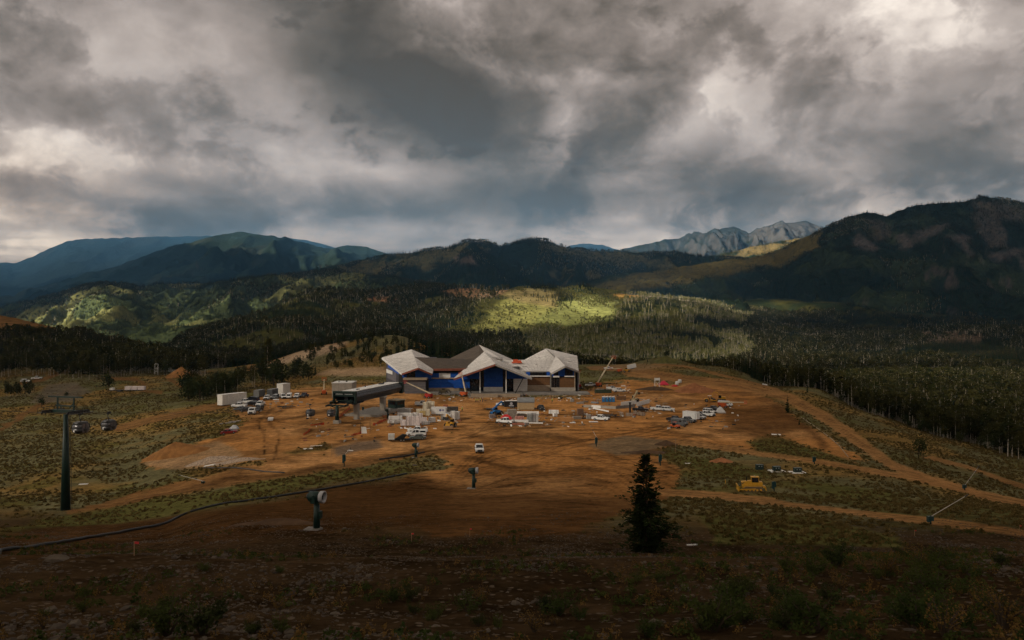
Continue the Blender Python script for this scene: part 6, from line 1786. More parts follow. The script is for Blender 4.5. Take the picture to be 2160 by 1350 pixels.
# ------------------------------------------------------------------ machines
def tracks(t, L, w, h, gauge, col=BLACK):
    for s in (-1, 1):
        prof = [(-L / 2, h * .35), (-L / 2 + h * .3, 0), (L / 2 - h * .3, 0), (L / 2, h * .35), (L / 2 - .1, h * .75), (L / 2 - h * .4, h), (-L / 2 + h * .4, h), (-L / 2 + .1, h * .75)]
        mb = MB().slab(prof, w / 2, .04); mb.v = [(x, y + s * gauge / 2, z) for x, y, z in mb.v]
        tr = part('track', mb, M('track_steel', (.16, .11, .06), .8, .2, .3), t)
        for k in range(5):
            part('roller', MB().tube([(-L * .36 + k * L * .18, s * gauge / 2 + s * w * .5, h * .42), (-L * .36 + k * L * .18, s * gauge / 2 + s * w * .56, h * .42)], h * .22, 10), P_YEL, tr)
def bulldozer():
    g = GP(1588, 1036)
    t = thing('bulldozer', 'yellow tracked bulldozer with raised blade and ripper on the right slope', 'bulldozer', g)
    tracks(t, 4.4, .75, 1.2, 2.5)
    part('hull', MB().box((.2, 0, 1.15), (4.2, 1.6, .8)), P_YEL, t)
    e = part('engine_hood', MB().slab([(.3, 1.4), (2.5, 1.4), (2.55, 2.25), (.3, 2.5)], .68, .05), P_YEL, t); part('exhaust', MB().tube([(1.3, .3, 2.3), (1.3, .3, 3.4)], .1, 8), BLACK, e); part('grille', MB().box((2.56, 0, 1.85), (.06, 1.1, .7)), CHROME, e)
    c = part('cab', MB().box((-.55, 0, 1.75), (1.7, 1.6, .7)).box((-.55, 0, 3.32), (1.8, 1.75, .14)), P_YEL, t)
    part('cab_glass', MB().box((-.55, 0, 2.68), (1.5, 1.45, 1.15), taper=.94), CARGLASS, c)
    pm = MB()
    for x in (-1.35, .25):
        for y in (-.75, .75): pm.bar((x, y, 2.0), (x, y * .95, 3.28), .1)
    part('cab_posts', pm, P_YEL, c)
    part('fuel_tank', MB().box((-1.7, 0, 1.75), (.8, 1.7, 1.0)), P_YEL, t)
    bl = MB().slab([(3.2, .25), (3.45, .2), (3.35, .8), (3.55, 1.55), (3.35, 1.55), (3.12, .8)], 2.1, .02)
    part('blade', bl, P_YEL, t)
    for s in (-1, 1):
        part('push_arm', MB().bar((3.15, s * 1.75, .6), (-.5, s * 1.75, .75), .22), P_YEL, t); part('lift_cylinder', MB().tube([(3.2, s * .6, 1.3), (1.9, s * .75, 2.1)], .08, 6), CHROME, t)
        part('lamp', MB().box((-.55, s * .7, 3.45), (.2, .2, .14)), LAMP, t)
    part('ripper', MB().box((-2.5, 0, 1.1), (.5, 1.8, .35)).bar((-2.2, .6, 1.2), (-2.6, .6, 1.1), .2).bar((-2.75, .6, 1.2), (-2.9, .6, .2), .18).bar((-2.75, -.6, 1.2), (-2.9, -.6, .2), .18), P_YEL, t)
    put(t, g, radians(168)); t.scale = (58 * g.y / F / 6.4,) * 3
bulldozer()
def boom_lift(px, py, deg, paint, label, ang, ext, turn=0.0, scale=1.0, basket=True):
    g = GP(px, py); t = thing('boom_lift', label, 'boom lift', g, group='boom lifts around the site')
    part('chassis', MB().box((0, 0, .75), (3.0, 1.7, .5)), paint, t); wheels(t, (-1.1, 1.1), 1.15, .48, .35)
    tb = part('turntable', MB().box((-.3, .55, 1.55), (3.0, .6, .95)).box((-.3, -.6, 1.5), (2.8, .5, .85)).box((-1.5, 0, 1.5), (.7, 1.7, 1.0)), paint, t)
    cm = M('boom_cream', (.62, .52, .36), .5)
    a = radians(ang); z0 = 2.1
    p0 = Vector((-1.3, 0, z0)); d = Vector((cos(a) * cos(turn), cos(a) * sin(turn), sin(a)))
    p1 = p0 + d * ext * .55; p2 = p0 + d * ext
    b = part('boom', MB().bar(p0, p1, .42, .5), cm, t); part('boom_extension', MB().bar(p1 - d * .3, p2, .28, .34), cm, b)
    part('lift_cylinder', MB().tube([(.1, 0, 1.7), p0 + d * ext * .3], .1, 6), CHROME, t)
    if basket:
        bk = MB(); q = p2 + Vector((.6 * cos(turn), .6 * sin(turn), -.3))
        bk.box(q + Vector((0, 0, -.1)), (.9, 2.0, .12))
        for sx in (-.42, .42):
            for sy in (-.95, 0, .95): bk.bar(q + Vector((sx, sy, 0)), q + Vector((sx, sy, 1.1)), .06)
        for z in (.55, 1.1):
            for sx in (-.42, .42): bk.bar(q + Vector((sx, -.95, z)), q + Vector((sx, .95, z)), .06)
            for sy in (-.95, .95): bk.bar(q + Vector((-.42, sy, z)), q + Vector((.42, sy, z)), .06)
        part('basket', bk, paint, t)
    put(t, g, radians(deg)); t.scale = (scale,) * 3
boom_lift(977, 836, 150, P_ORG, 'orange boom lift with cream boom up at the lodge entrance', 74, 8)
boom_lift(903, 840, 150, P_RED2, 'red boom lift with long black boom reaching toward the deck', 22, 12, .3)
boom_lift(1263, 816, 60, P_ORG, 'orange boom lift right of the lodge with its boom raised high', 55, 14, -.6, 1.1)
boom_lift(1525, 860, -25, P_ORG, 'orange boom lift with lowered boom in front of the white van', 3, 9)
boom_lift(684, 832, 100, P_ORG, 'orange lift standing alone left of the concrete block building', 70, 5, 0, 1.0)
boom_lift(1222, 818, 90, P_RED2, 'red and green lift at the right corner of the lodge', 80, 7, 0, .9)
boom_lift(1306, 785, 170, P_ORG, 'orange lift folded on the back road beside a yellow loader', 4, 6)
def telehandler(px, py, deg, paint, label, ang=20, ext=5, scale=1.0):
    g = GP(px, py); t = thing('telehandler', label, 'telehandler', g, group='telehandlers in the yard')
    part('chassis', MB().box((0, 0, .95), (4.2, 1.5, .6)).box((-.2, -.75, 1.35), (2.6, .6, .8)), paint, t)
    c = part('cab', MB().box((.0, .6, 1.4), (1.4, .85, .7)).box((0, .6, 2.65), (1.4, .9, .1)), paint, t); part('cab_glass', MB().box((0, .6, 2.15), (1.3, .8, .9)), CARGLASS, c)
    wheels(t, (-1.5, 1.5), 1.2, .68, .42)
    a = radians(ang); p0 = Vector((-1.9, -.1, 1.9)); p1 = p0 + Vector((cos(a), 0, sin(a))) * ext; p2 = p1 + Vector((.6, 0, -1.3))
    part('boom', MB().bar(p0, p1, .42, .48), paint, t); part('boom_head', MB().bar(p1, p2, .3), paint, t)
    part('fork', MB().box(p2 + Vector((.15, .0, .2)), (.12, 2.0, .9)).box(p2 + Vector((.8, .45, -.2)), (1.3, .16, .08)).box(p2 + Vector((.8, -.45, -.2)), (1.3, .16, .08)), STEEL, t)
    put(t, g, radians(deg)); t.scale = (scale,) * 3
    return t
telehandler(950, 901, -110, P_YEL, 'yellow telehandler with lumber on its forks near the white bundles', 28, 5)
g = GP(945, 906); solo('lumber_pack', MB().box((0, 0, .5), (3.0, 1.2, .5)).box((0, 0, .9), (2.8, 1.1, .3)), M('lumber_tan', (.38, .22, .11), .8), 'short lumber pack in front of the yellow telehandler', 'lumber', g, .1)
telehandler(1047, 875, 35, P_BLU, 'bright blue telehandler among stacked material', 34, 5)
telehandler(1339, 848, 60, M('paint_cream', (.42, .34, .2), .5), 'cream telehandler beside the white barriers', 30, 5)
telehandler(1322, 785, 0, P_YEL, 'yellow loader on the back road behind the lodge', -8, 4)
telehandler(935, 832, 10, M('paint_olive', (.09, .07, .035), .6), 'dark olive machine parked against the lodge plinth', 2, 4.5)
def excavator():
    g = GP(1522, 846); t = thing('excavator', 'small yellow excavator with arched arm beside the red earth pile', 'excavator', g)
    tracks(t, 3.4, .5, .8, 2.0)
    part('house', MB().box((-.5, -.1, 1.5), (2.4, 2.0, .9)), P_YEL, t); c = part('cab', MB().box((.5, .55, 2.6), (1.2, .9, .1)), P_YEL, t); part('cab_glass', MB().box((.5, .55, 1.95), (1.1, .85, 1.25)), CARGLASS, c)
    part('boom', MB().bar((.7, -.2, 1.5), (1.8, -.2, 3.6), .32).bar((1.8, -.2, 3.6), (3.2, -.2, 3.7), .3), P_YEL, t); part('stick', MB().bar((3.2, -.2, 3.8), (4.0, -.2, 1.4), .24), P_YEL, t)
    part('bucket', MB().slab([(3.7, 1.4), (4.2, 1.4), (4.3, .7), (3.7, .5), (3.5, .9)], .45, .04), STEEL, t)
    put(t, g, radians(155))
excavator()
def roller():
    g = GP(1498, 848); t = thing('road_roller', 'yellow compact roller with canopy left of the excavator', 'roller', g)
    part('drum', MB().tube([(1.6, -1, .75), (1.6, 1, .75)], .75, 18), STEEL, t); part('drum_frame', MB().box((1.6, 1.08, .8), (2.0, .14, .35)).box((1.6, -1.08, .8), (2.0, .14, .35)).box((.55, 0, .9), (.4, 2.2, .5)), P_YEL, t)
    part('engine_hood', MB().slab([(-2.4, .7), (-.6, .7), (-.6, 1.6), (-2.3, 1.4)], .8, .05), P_YEL, t); part('canopy', MB().box((-.2, 0, 2.6), (1.5, 1.6, .1)), WHITEP, t)
    pm = MB()
    for x in (-.8, .4):
        for y in (-.7, .7): pm.bar((x, y, 1.2), (x, y, 2.6), .08)
    part('canopy_posts', pm, BLACK, t); part('seat', MB().box((-.3, 0, 1.3), (.5, .5, .5)), BLACK, t); wheels(t, (-1.5,), 1.0, .7, .45)
    put(t, g, radians(-12))
roller()

# ------------------------------------------------------------------ sheds, containers, toilets
def shed(px, py, L, Wd, Hh, deg, wall, roofm, name, label, cat, extra=None):
    g = GP(px, py); t = thing(name, label, cat, g, radians(deg))
    part('wall', MB().box((0, 0, Hh / 2 + .1), (L, Wd, Hh)), wall, t)
    part('roof', MB().box((0, 0, Hh + .16), (L + .12, Wd + .12, .12)), roofm, t)
    d = part('door', MB().box((-L / 2 - .03, 0, Hh * .47), (.06, Wd * .8, Hh * .85)), extra or wall, t)
    part('door_seam', MB().box((-L / 2 - .07, 0, Hh * .47), (.03, .06, Hh * .85)), STEEL, d)
    part('skid', MB().box((0, Wd * .35, 0), (L, .2, .2)).box((0, -Wd * .35, 0), (L, .2, .2)), STEEL, t)
    rb = MB()
    for k in range(int(L / .6)):
        for s in (-1, 1): rb.box((-L / 2 + .3 + k * .6, s * (Wd / 2 + .02), Hh / 2 + .1), (.1, .05, Hh * .95))
    part('wall_ribs', rb, wall, t, kind='stuff')
    return t
BOXW = M('container_white', (.74, .70, .64), .6, 0, .15); BOXG = M('container_grey', (.17, .17, .165), .6, 0, .2); TAN = M('shed_tan', (.44, .31, .17), .8, 0, .1)
shed(490, 852, 12.0, 2.9, 4.1, 62 + 180, BOXW, PALE_TOP, 'shipping_container', 'long white site container left of the parked cars', 'container')
shed(547, 836, 6.0, 2.5, 2.7, 180 + 85, BOXG, BOXG, 'shipping_container', 'grey container, left one of two in front of the trees', 'container')
shed(575, 834, 6.0, 2.5, 2.7, 180 + 85, M('container_dark', (.085, .09, .095), .6), BOXG, 'shipping_container', 'darker grey container, right one of two in front of the trees', 'container')
shed(598, 830, 5.0, 3.4, 4.4, 250, BOXW, PALE_TOP, 'site_shed', 'tall narrow white shed under the trees', 'shed')
t = shed(1109, 863, 6.4, 4.5, 2.9, 180, TAN, M('shed_roof_grey', (.16, .165, .17), .6), 'site_shed', 'tan shed with grey sloping roof in the middle of the yard', 'shed')
part('roof_slope', MB().plate([(-3.3, -2.4, 2.9), (3.3, -2.4, 2.9), (3.3, 0, 4.5), (-3.3, 0, 4.5)], .12).plate([(-3.3, 0, 4.5), (3.3, 0, 4.5), (3.3, 2.4, 2.9), (-3.3, 2.4, 2.9)], .12), M('shed_roof_grey', (.16, .165, .17)), t)
TBLUE = M('toilet_blue', (.015, .14, .36), .5, 0, .15)
def toilet(px, py, deg, label, group=None):
    g = GP(px, py); t = thing('portable_toilet', label, 'portable toilet', g, radians(deg), group)
    part('cabin', MB().box((0, 0, 1.1), (1.1, 1.1, 2.0)), TBLUE, t); part('roof', MB().box((0, 0, 2.2), (1.18, 1.18, .26), taper=.7), WHITEP, t)
    d = part('door', MB().box((0, -.57, 1.05), (.8, .05, 1.8)), M('toilet_door', (.02, .19, .45), .5), t); part('sign', MB().box((.1, -.61, 1.5), (.2, .03, .2)), WHITEP, d); part('vent_pipe', MB().tube([(.4, .4, 2.2), (.4, .4, 2.7)], .06, 6), WHITEP, t)
for k, w in enumerate(['leftmost', 'second from the left', 'second from the right', 'rightmost']):
    toilet(1273 + k * 6.9, 848, RT.uniform(-4, 4), 'blue portable toilet with white roof, %s of the four in a row' % w, 'four portable toilets in a row')
toilet(516, 846, 10, 'single blue portable toilet beside the white container')
def dumpster():
    g = GP(1272, 829); t = thing('dumpster', 'dark green open dumpster heaped with scrap right of the lodge', 'dumpster', g, .05)
    dg = M('dumpster_green', (.03, .045, .025), .7)
    part('side', MB().box((0, 1.2, .9), (7.5, .12, 1.6)).box((0, -1.2, .9), (7.5, .12, 1.6)).box((3.7, 0, .9), (.12, 2.4, 1.6)).box((-3.7, 0, .9), (.12, 2.4, 1.6)).box((0, 0, .15), (7.4, 2.4, .15)), dg, t)
    rb = MB()
    for k in range(8): rb.box((-3.3 + k * .95, -1.3, .9), (.14, .1, 1.6))
    part('rib', rb, dg, t)
    rr = random.Random(9); sc = MB()
    for k in range(30): sc.box((rr.uniform(-3.3, 3.3), rr.uniform(-.9, .9), rr.uniform(1.2, 2.0)), (rr.uniform(.5, 1.4), rr.uniform(.3, .8), rr.uniform(.1, .5)), rr.uniform(0, 3))
    part('scrap', sc, M('scrap_pale', (.35, .30, .26), .8, 0, .5), t, kind='stuff')
dumpster()

# ------------------------------------------------------------------ stacked material
BUND_W = M('wrapped_white', (.80, .77, .74), .5, 0, .12, 1.5); BUND_P = M('wrapped_pinkish', (.78, .68, .66), .5, 0, .15, 1.5); BUND_C = M('wrapped_cream', (.74, .66, .50), .6, 0, .15); LUM = M('lumber_orange', (.46, .22, .075), .8, 0, .2, 2); WOODG = M('timber_grey', (.26, .22, .18), .9, 0, .25, 2); BLOCK = M('block_grey', (.33, .30, .27), .9, 0, .25, 2)
PAL = M('pallet_wood', (.30, .20, .11), .9, 0, .25, 2)
def bundle(px, py, sx, sy, sz, deg, mat, label, bands=True, layers=1, lift=0.0, pallet=True, name='wrapped_bundle', cat='bundle'):
    g = GP(px, py); g.z += lift
    t = thing(name, label, cat, g, radians(deg))
    rr = random.Random(int(px * 7 + py))
    hh = sz / layers
    for k in range(layers):
        part('layer' if layers > 1 else 'load', MB().box((rr.uniform(-.05, .05), rr.uniform(-.05, .05), .16 + hh * (k + .5)), (sx * rr.uniform(.96, 1), sy * rr.uniform(.96, 1), hh * .985), rr.uniform(-.03, .03), taper=.985), mat, t)
    if bands:
        b = MB()
        for x in (-.3, .3): b.box((x * sx, 0, .16 + sz / 2), (.07, sy + .04, sz + .04))
        part('strap', b, M('strap_dark', (.12, .10, .10)), t)
    if pallet:
        pm = MB()
        for y in (-.4, 0, .4): pm.box((0, y * sy, .05), (sx * .95, .1, .2))
        part('pallet', pm, PAL, t)
    return t
for a in [
    (853, 878, 5.0, 1.6, 1.0, 4, BUND_W, 'long flat white bundle behind the pink cubes'), (853, 873, 5.0, 1.4, 1.9, 4, M('wrapped_greyed', (.36, .34, .32)), 'grey topped long bundle at the back of the left stacks'), (834, 886, 4.6, 1.5, 1.2, 4, BUND_W, 'long flat white bundle, left end of the stacks'),
    (825, 893, 2.2, 1.0, .8, 30, BUND_W, 'short white bundle lying front left of the stacks'), (837, 893, 2.6, 1.0, .7, 30, BUND_W, 'short white bundle beside another at the front left'),
    (851, 898, 1.6, 1.6, 1.7, 3, BUND_P, 'single pinkish wrapped cube at the left of the cube row'), (861, 898, 1.5, 1.6, 2.7, 3, BUND_P, 'two-high pinkish cube stack second in the cube row'), (870.5, 898, 1.5, 1.6, 2.9, 3, BUND_P, 'two-high pinkish cube stack third in the cube row'), (880, 898, 1.7, 1.8, 2.9, 3, BUND_P, 'two-high pinkish cube stack at the right of the cube row'),
    (875, 892, 1.6, 1.6, 3.2, 3, BUND_W, 'tall white cube stack behind the pinkish row'), (866, 893, 1.6, 1.6, 3.0, 3, BUND_W, 'white cube stack behind the pinkish row, left of a taller one'), (886, 893, 1.6, 1.6, 3.1, 3, BUND_P, 'pinkish cube stack behind the right end of the row'), (894, 893, 2.2, 1.4, 1.8, 6, BUND_P, 'wide pinkish bundle right of the cube stacks'),
    (898, 896, 2.4, 1.3, 1.0, 35, BUND_W, 'white bundle laid aslant right of the cubes'), (911, 891, 2.0, 1.4, 1.5, 30, BUND_W, 'lone white bundle between the cubes and the telehandler'),
    (897, 868, 1.7, 1.7, 3.3, 3, BUND_C, 'tall cream stack left of the white trailer'), (905, 867, 1.7, 1.7, 3.5, 3, BUND_C, 'tallest cream stack behind the white trailer'), (912, 867, 1.6, 1.7, 3.4, 3, BUND_C, 'cream stack touching the white trailer'), (885, 873, 2.4, 1.6, 1.6, 5, BUND_C, 'low cream bundle behind the flat white bundles'), (893, 876, 2.6, 1.4, 1.4, 5, M('board_yellow', (.58, .42, .18), .7), 'yellowish board pack in front of the cream stacks'), (903, 877, 1.5, 1.4, 2.2, 5, BUND_C, 'small cream stack just left of the trailer door'),
    (934, 886, 1.4, 1.2, 1.5, 5, BLOCK, 'grey block pallet front left of the right white stacks'), (941, 887, 1.6, 1.3, 2.2, 6, BUND_W, 'white upright bundle left of the telehandler'), (948, 885, 1.5, 1.2, 1.5, 6, BUND_W, 'low white bundle behind the telehandler'), (955, 886, 1.6, 1.5, 2.9, 5, BUND_W, 'tall white bundle behind the telehandler boom'), (946, 878, 2.4, 1.4, 1.3, 20, M('wrapped_silver', (.40, .40, .42), .3), 'silvery sheeted bundle right of the trailer'), (964, 885, 1.6, 1.8, 2.6, -10, BUND_W, 'white draped stack at the right end of the white material'),
    (955, 868, 4.2, 2.0, 1.6, 5, M('scrap_dark', (.06, .055, .05), .8, 0, .5), 'dark pile of bundled steel behind the white stacks', ), (940, 866, 2.0, 1.2, 2.0, 5, M('frame_orange', (.40, .13, .05), .7), 'rusty orange frame stack right of the trailer roof')]:
    bundle(*a)
for a in [(1080, 880, 3.2, 2.4, 2.6, 5, WOODG, 'grey timber stack beside the blue telehandler', True, 4), (1068, 876, 1.2, 1.2, 1.0, 5, BLOCK, 'small grey block right of the blue telehandler'),
          (1110, 874, 9.6, .7, .9, -1, BUND_W, 'long white beam pack lying in front of the tan shed', False, 1), (1100, 878, 3.0, 1.2, .8, -5, WOODG, 'frame of dark bars in front of the long white beams', True, 3),
          (1117, 890, 1.7, 1.6, 2.6, 4, M('window_crate', (.30, .30, .29), .5), 'left tall crate of stacked window frames', True, 5), (1126, 890, 1.7, 1.6, 2.8, 4, M('window_crate2', (.36, .33, .32), .5), 'right tall crate of stacked window frames', True, 5), (1133, 891, .6, 1.6, 2.4, -10, BUND_W, 'white sheets leaning by the window crates'),
          (1095, 891, 6.4, .6, .7, -3, BUND_W, 'long white plank pack right of the red tarp', False), (1096, 887, 3.0, 1.4, 1.3, 4, M('carton_red_white', (.55, .25, .2), .6, 0, .5, 3), 'red and white cartons beside the red tarp', True, 2), (1125, 894, 6.4, .4, .35, -10, BUND_W, 'thin white planks lying in front of the window crates', False), (1096, 897, 5.0, 1.0, .5, -3, M('carton_rust', (.35, .12, .07), .7, 0, .4, 3), 'low rust coloured board pile in front of the white planks', False), (1110, 897, 1.5, 1.2, .7, 30, BLOCK, 'small grey tarp heap in front of the white planks', False),
          (1168, 873, 3.6, 1.8, 1.2, -5, BUND_W, 'heap of white sacks on the open dirt, larger of two'), (1171, 879, 1.4, 1.3, 1.1, 20, BUND_W, 'single white sack in front of the white sack heap'),
          (1185, 889, 3.1, 1.4, 1.3, -3, LUM, 'orange lumber pack, left of a touching pair', True, 4), (1200, 890, 3.1, 1.4, 1.3, -3, LUM, 'orange lumber pack, right of a touching pair', True, 4), (1208, 893, 2.0, 1.0, .12, -10, BUND_W, 'flat white sheet on the dirt by the lumber', False, 1, 0, False),
          (1224, 875, 2.2, 1.4, 2.0, 10, M('crate_brown', (.16, .09, .055), .8), 'brown crate behind the orange lumber', True, 2), (1217, 884, 3.0, 1.4, .8, 15, WOODG, 'grey scrap timber right of the orange lumber', False, 2), (1242, 884, 1.6, 1.4, 1.4, 5, BLOCK, 'grey pallet left of the towing pickup', True, 3), (1252, 891, 3.0, 1.4, .14, 4, BUND_W, 'flat white sheet in front of the towing pickup', False, 1, 0, False),
          (1207, 848, 1.4, 1.2, 1.1, 10, BLOCK, 'round grey tank on rubble in front of the lodge'), (1224, 852, 3.0, 1.0, .5, 15, BLOCK, 'pale block row on rubble in front of the lodge', False, 2), (1232, 849, 4.0, .5, .35, 30, WOODG, 'long grey boards on the rubble', False), (1255, 851, 3.2, 1.6, .5, -20, M('sheet_blue_grey', (.20, .22, .25), .6), 'blue grey sheets stacked by the toilets', False, 2),
          (1310, 843, 4.2, 1.6, 1.4, 2, M('earth_box', (.20, .10, .045), .9), 'brown planked bin right of the toilets', False, 1), (1052, 889, 1.8, 1.3, .9, -15, PAL, 'small pallet pile left of the red tarp', False, 2), (1033, 864, 2.6, 2.2, .35, 10, M('dark_mat', (.05, .045, .04), .9), 'dark flat mat left of the blue telehandler', False, 1, 0, False), (1038, 882, 2.0, 1.5, 1.2, 20, M('scrap_mixed', (.25, .2, .18), .8, 0, .5, 3), 'mixed scrap pallet at the left of the middle stacks', False, 2)]:
    bundle(*a)
# concrete barriers and wall segments
for k, (x0, y0, x1, y1, h, m, lb) in enumerate([(1231, 859, 1247, 859.5, 1.0, CONC, 'pale wall segment, leftmost of the long low wall'), (1247.5, 859.5, 1267, 861, 1.0, BUND_W, 'white wall segment of the long low wall'), (1267.5, 861, 1299, 862.5, 1.0, CONC, 'tan wall segment in the middle of the long low wall'), (1299.5, 862.5, 1340, 859, 1.1, CONC_D, 'grey curved wall segment near the dark post'),
                                             (1310, 856, 1342, 852, 1.5, BUND_W, 'white barrier behind the dark post'), (1343, 857, 1370, 850, 1.6, BUND_W, 'long white barrier with grey lettering right of the dark post'), (1250, 862, 1284, 869, .5, BUND_W, 'white pipe lying across the yard')]):
    a, b = GP(x0, y0), GP(x1, y1)
    z = min(a.z, b.z); o = solo('barrier', MB().bar(Vector((0, 0, h / 2)), b - a + Vector((0, 0, h / 2)), .6, h) if False else MB().add([(0, -.3, 0), (0, .3, 0), (0, .2, h), (0, -.2, h), ((b - a).x, (b - a).y - .3, (b - a).z), ((b - a).x, (b - a).y + .3, (b - a).z), ((b - a).x, (b - a).y + .2, (b - a).z + h), ((b - a).x, (b - a).y - .2, (b - a).z + h)], [(0, 3, 2, 1), (4, 5, 6, 7), (0, 4, 7, 3), (1, 2, 6, 5), (3, 7, 6, 2), (0, 1, 5, 4)]), m, lb, 'barrier', a)
g = GP(1329, 873); t = thing('lamp_post', 'dark short post among brick pallets in the right yard', 'post', g)
part('post', MB().tube([(0, 0, -.2), (0, 0, 4.0)], [.4, .36], 12), STEEL, t); part('cap', MB().tube([(0, 0, 4.0), (0, 0, 4.2)], .5, 12), GREEN, t); part('collar', MB().tube([(0, 0, 0), (0, 0, .3)], .7, 12), BLOCK, t)
for k, (px, py) in enumerate([(1311, 877), (1324, 878), (1331, 878), (1340, 874), (1349, 876), (1356, 877)]):
    bundle(px, py, 1.3, 1.2, 1.0, RT.uniform(-10, 10), M('brick_tan', (.34, .25, .18), .9, 0, .3, 2), 'tan brick pallet %s around the dark post' % ['at the far left', 'just left of the foot', 'at the foot', 'right of the foot', 'second from the right', 'at the far right'][k], True, 2)

# ------------------------------------------------------------------ mounds of earth and gravel
def mound(px0, px1, py, hpx, mat, label, seed, name='earth_mound', depth=.7, ridge=.3, dy=0.0, sub=36):
    g = GP((px0 + px1) / 2, py); k = g.y / F
    a = (px1 - px0) * k / 2; b = a * depth; h = hpx * k
    n = sub; fs = []
    u, v = np.meshgrid(np.linspace(-1, 1, n + 1), np.linspace(-1, 1, n + 1), indexing='ij')
    x, y = g.x + u * a, g.y + v * b
    r = np.hypot(u, v)
    w = fbm(x / (a * .5), y / (a * .5), seed, 4); w2 = fbm(x / 1.2, y / 1.2, seed + 3, 3)
    f = np.maximum(0, 1 - r * (1.0 + .45 * (w - .5))) ** .85 * (1 + ridge * (w - .5) * 2)
    z = H(x, y) - g.z - .12 + h * f * 1.15 + .25 * (w2 - .5) * (f > .02)
    vs = np.stack([x - g.x, y - g.y, z], -1).reshape(-1, 3).tolist()
    for i in range(n):
        for j in range(n): fs.append((i * (n + 1) + j, (i + 1) * (n + 1) + j, (i + 1) * (n + 1) + j + 1, i * (n + 1) + j + 1))
    return solo(name, MB().add(vs, fs), mat, label, 'mound', g, smooth=True)
EARTH_R = M('earth_red', (.30, .125, .055), .95, 0, .35, .5, .1); EARTH_O = M('earth_orange', (.27, .125, .042), .95, 0, .35, .5, .1); GRAV = M('gravel_pale', (.36, .27, .20), .95, 0, .55, 2.4, .1); EARTH_D = M('earth_dark', (.085, .050, .028), .95, 0, .35, .6, .1)
mound(1418, 1512, 826, 17, EARTH_R, 'large red earth pile with steep cut face at the right of the yard', 401)
mound(300, 440, 958, 22, EARTH_O, 'long brown earth ridge on the sage slope edge', 403, depth=.5)
mound(390, 500, 974, 12, GRAV, 'pale gravel heap in front of the brown earth ridge', 405, 'gravel_mound', .35)
mound(352, 412, 795, 20, EARTH_O, 'pointed orange earth pile beside the left wood', 407, ridge=.1)
mound(1496, 1548, 974, 9, EARTH_R, 'small reddish dirt heap beside the green grass strip', 409)
mound(1378, 1432, 938, 9, EARTH_D, 'dark soil heap behind the tall conifer', 411)
mound(1310, 1420, 955, 6, EARTH_D, 'low dark soil spill behind the tall conifer', 413, depth=.4)
mound(440, 560, 972, 6, GRAV, 'low rubble spread beside the gravel heap', 415, 'gravel_mound', .3)
mound(480, 700, 1106, 14, EARTH_D, 'low brown earth bank with stones behind the largest snow gun', 417, depth=.22)
mound(1335, 1425, 822, 7, EARTH_D, 'low dirt bank left of the red earth pile', 419, depth=.4)
mound(1376, 1440, 762, 10, M('knoll_grass', (.10, .095, .03), .95, 0, .4, .4, .1), 'small green grass knoll on the rim', 421)
mound(958, 1012, 848, 5, EARTH_O, 'low dirt heap in front of the lodge', 423, depth=.4)
# ------------------------------------------------------------------ people
SKIN = M('skin', (.42, .26, .18), .6); HIVIS = M('vest_yellow_green', (.50, .60, .04), .6); JEANS = M('trousers_dark', (.03, .035, .05), .8); HAT = M('hard_hat_white', (.6, .6, .58), .4)
def person(px, py, deg, label, stride=.12, vest=HIVIS, hat=HAT):
    g = GP(px, py)
    t = thing('person', label, 'person', g, radians(deg), 'workers on the site')
    # one skinned body
    V = [(0, 0, .98), (0, 0, 1.22), (0, 0, 1.42), (0, 0, 1.53), (0, 0, 1.66), (.02, 0, 1.74),
         (0, .19, 1.40), (.03, .25, 1.14), (.12, .22, .92), (.15, .22, .82), (0, -.19, 1.40), (.0, -.26, 1.14), (.06, -.25, .90), (.08, -.25, .80),
         (0, .10, .90), (stride, .11, .50), (stride * .7, .11, .08), (stride * .7 + .16, .12, .04), (0, -.10, .90), (-stride * .6, -.11, .50), (-stride, -.11, .08), (-stride + .16, -.12, .04)]
    E = [(0, 1), (1, 2), (2, 3), (3, 4), (4, 5), (2, 6), (6, 7), (7, 8), (8, 9), (2, 10), (10, 11), (11, 12), (12, 13), (0, 14), (14, 15), (15, 16), (16, 17), (0, 18), (18, 19), (19, 20), (20, 21)]
    Rr = [.16, .15, .15, .06, .10, .08, .075, .055, .042, .045, .075, .055, .042, .045, .10, .075, .05, .045, .10, .075, .05, .045]
    me = bpy.data.meshes.new('body'); me.from_pydata(V, E, [])
    o = link('body', me, SKIN, t)
    md = o.modifiers.new('skin', 'SKIN'); md.use_smooth_shade = True
    for v, r in zip(me.skin_vertices[0].data, Rr): v.radius = (r, r)
    me.skin_vertices[0].data[0].use_root = True
    s = o.modifiers.new('sub', 'SUBSURF'); s.levels = 1; s.render_levels = 1
    part('vest', MB().tube([(0, 0, .92), (0, 0, 1.1), (0, 0, 1.3), (0, 0, 1.46)], [.205, .20, .215, .13], 10), vest, t, True)
    tr = MB()
    for s_, sg in ((.10, 1), (-.10, -1)):
        kx, fx = (stride, stride * .7) if sg > 0 else (-stride * .6, -stride)
        tr.tube([(0, s_, .98), (kx, s_ * 1.1, .52), (fx, s_ * 1.1, .08)], [.135, .10, .08], 8)
    part('trousers', tr, JEANS, t, True)
    part('hard_hat', MB().tube([(0, 0, 1.70), (0, 0, 1.76), (0, 0, 1.83), (0, 0, 1.86)], [.155, .14, .11, .03], 10), hat, t, True)
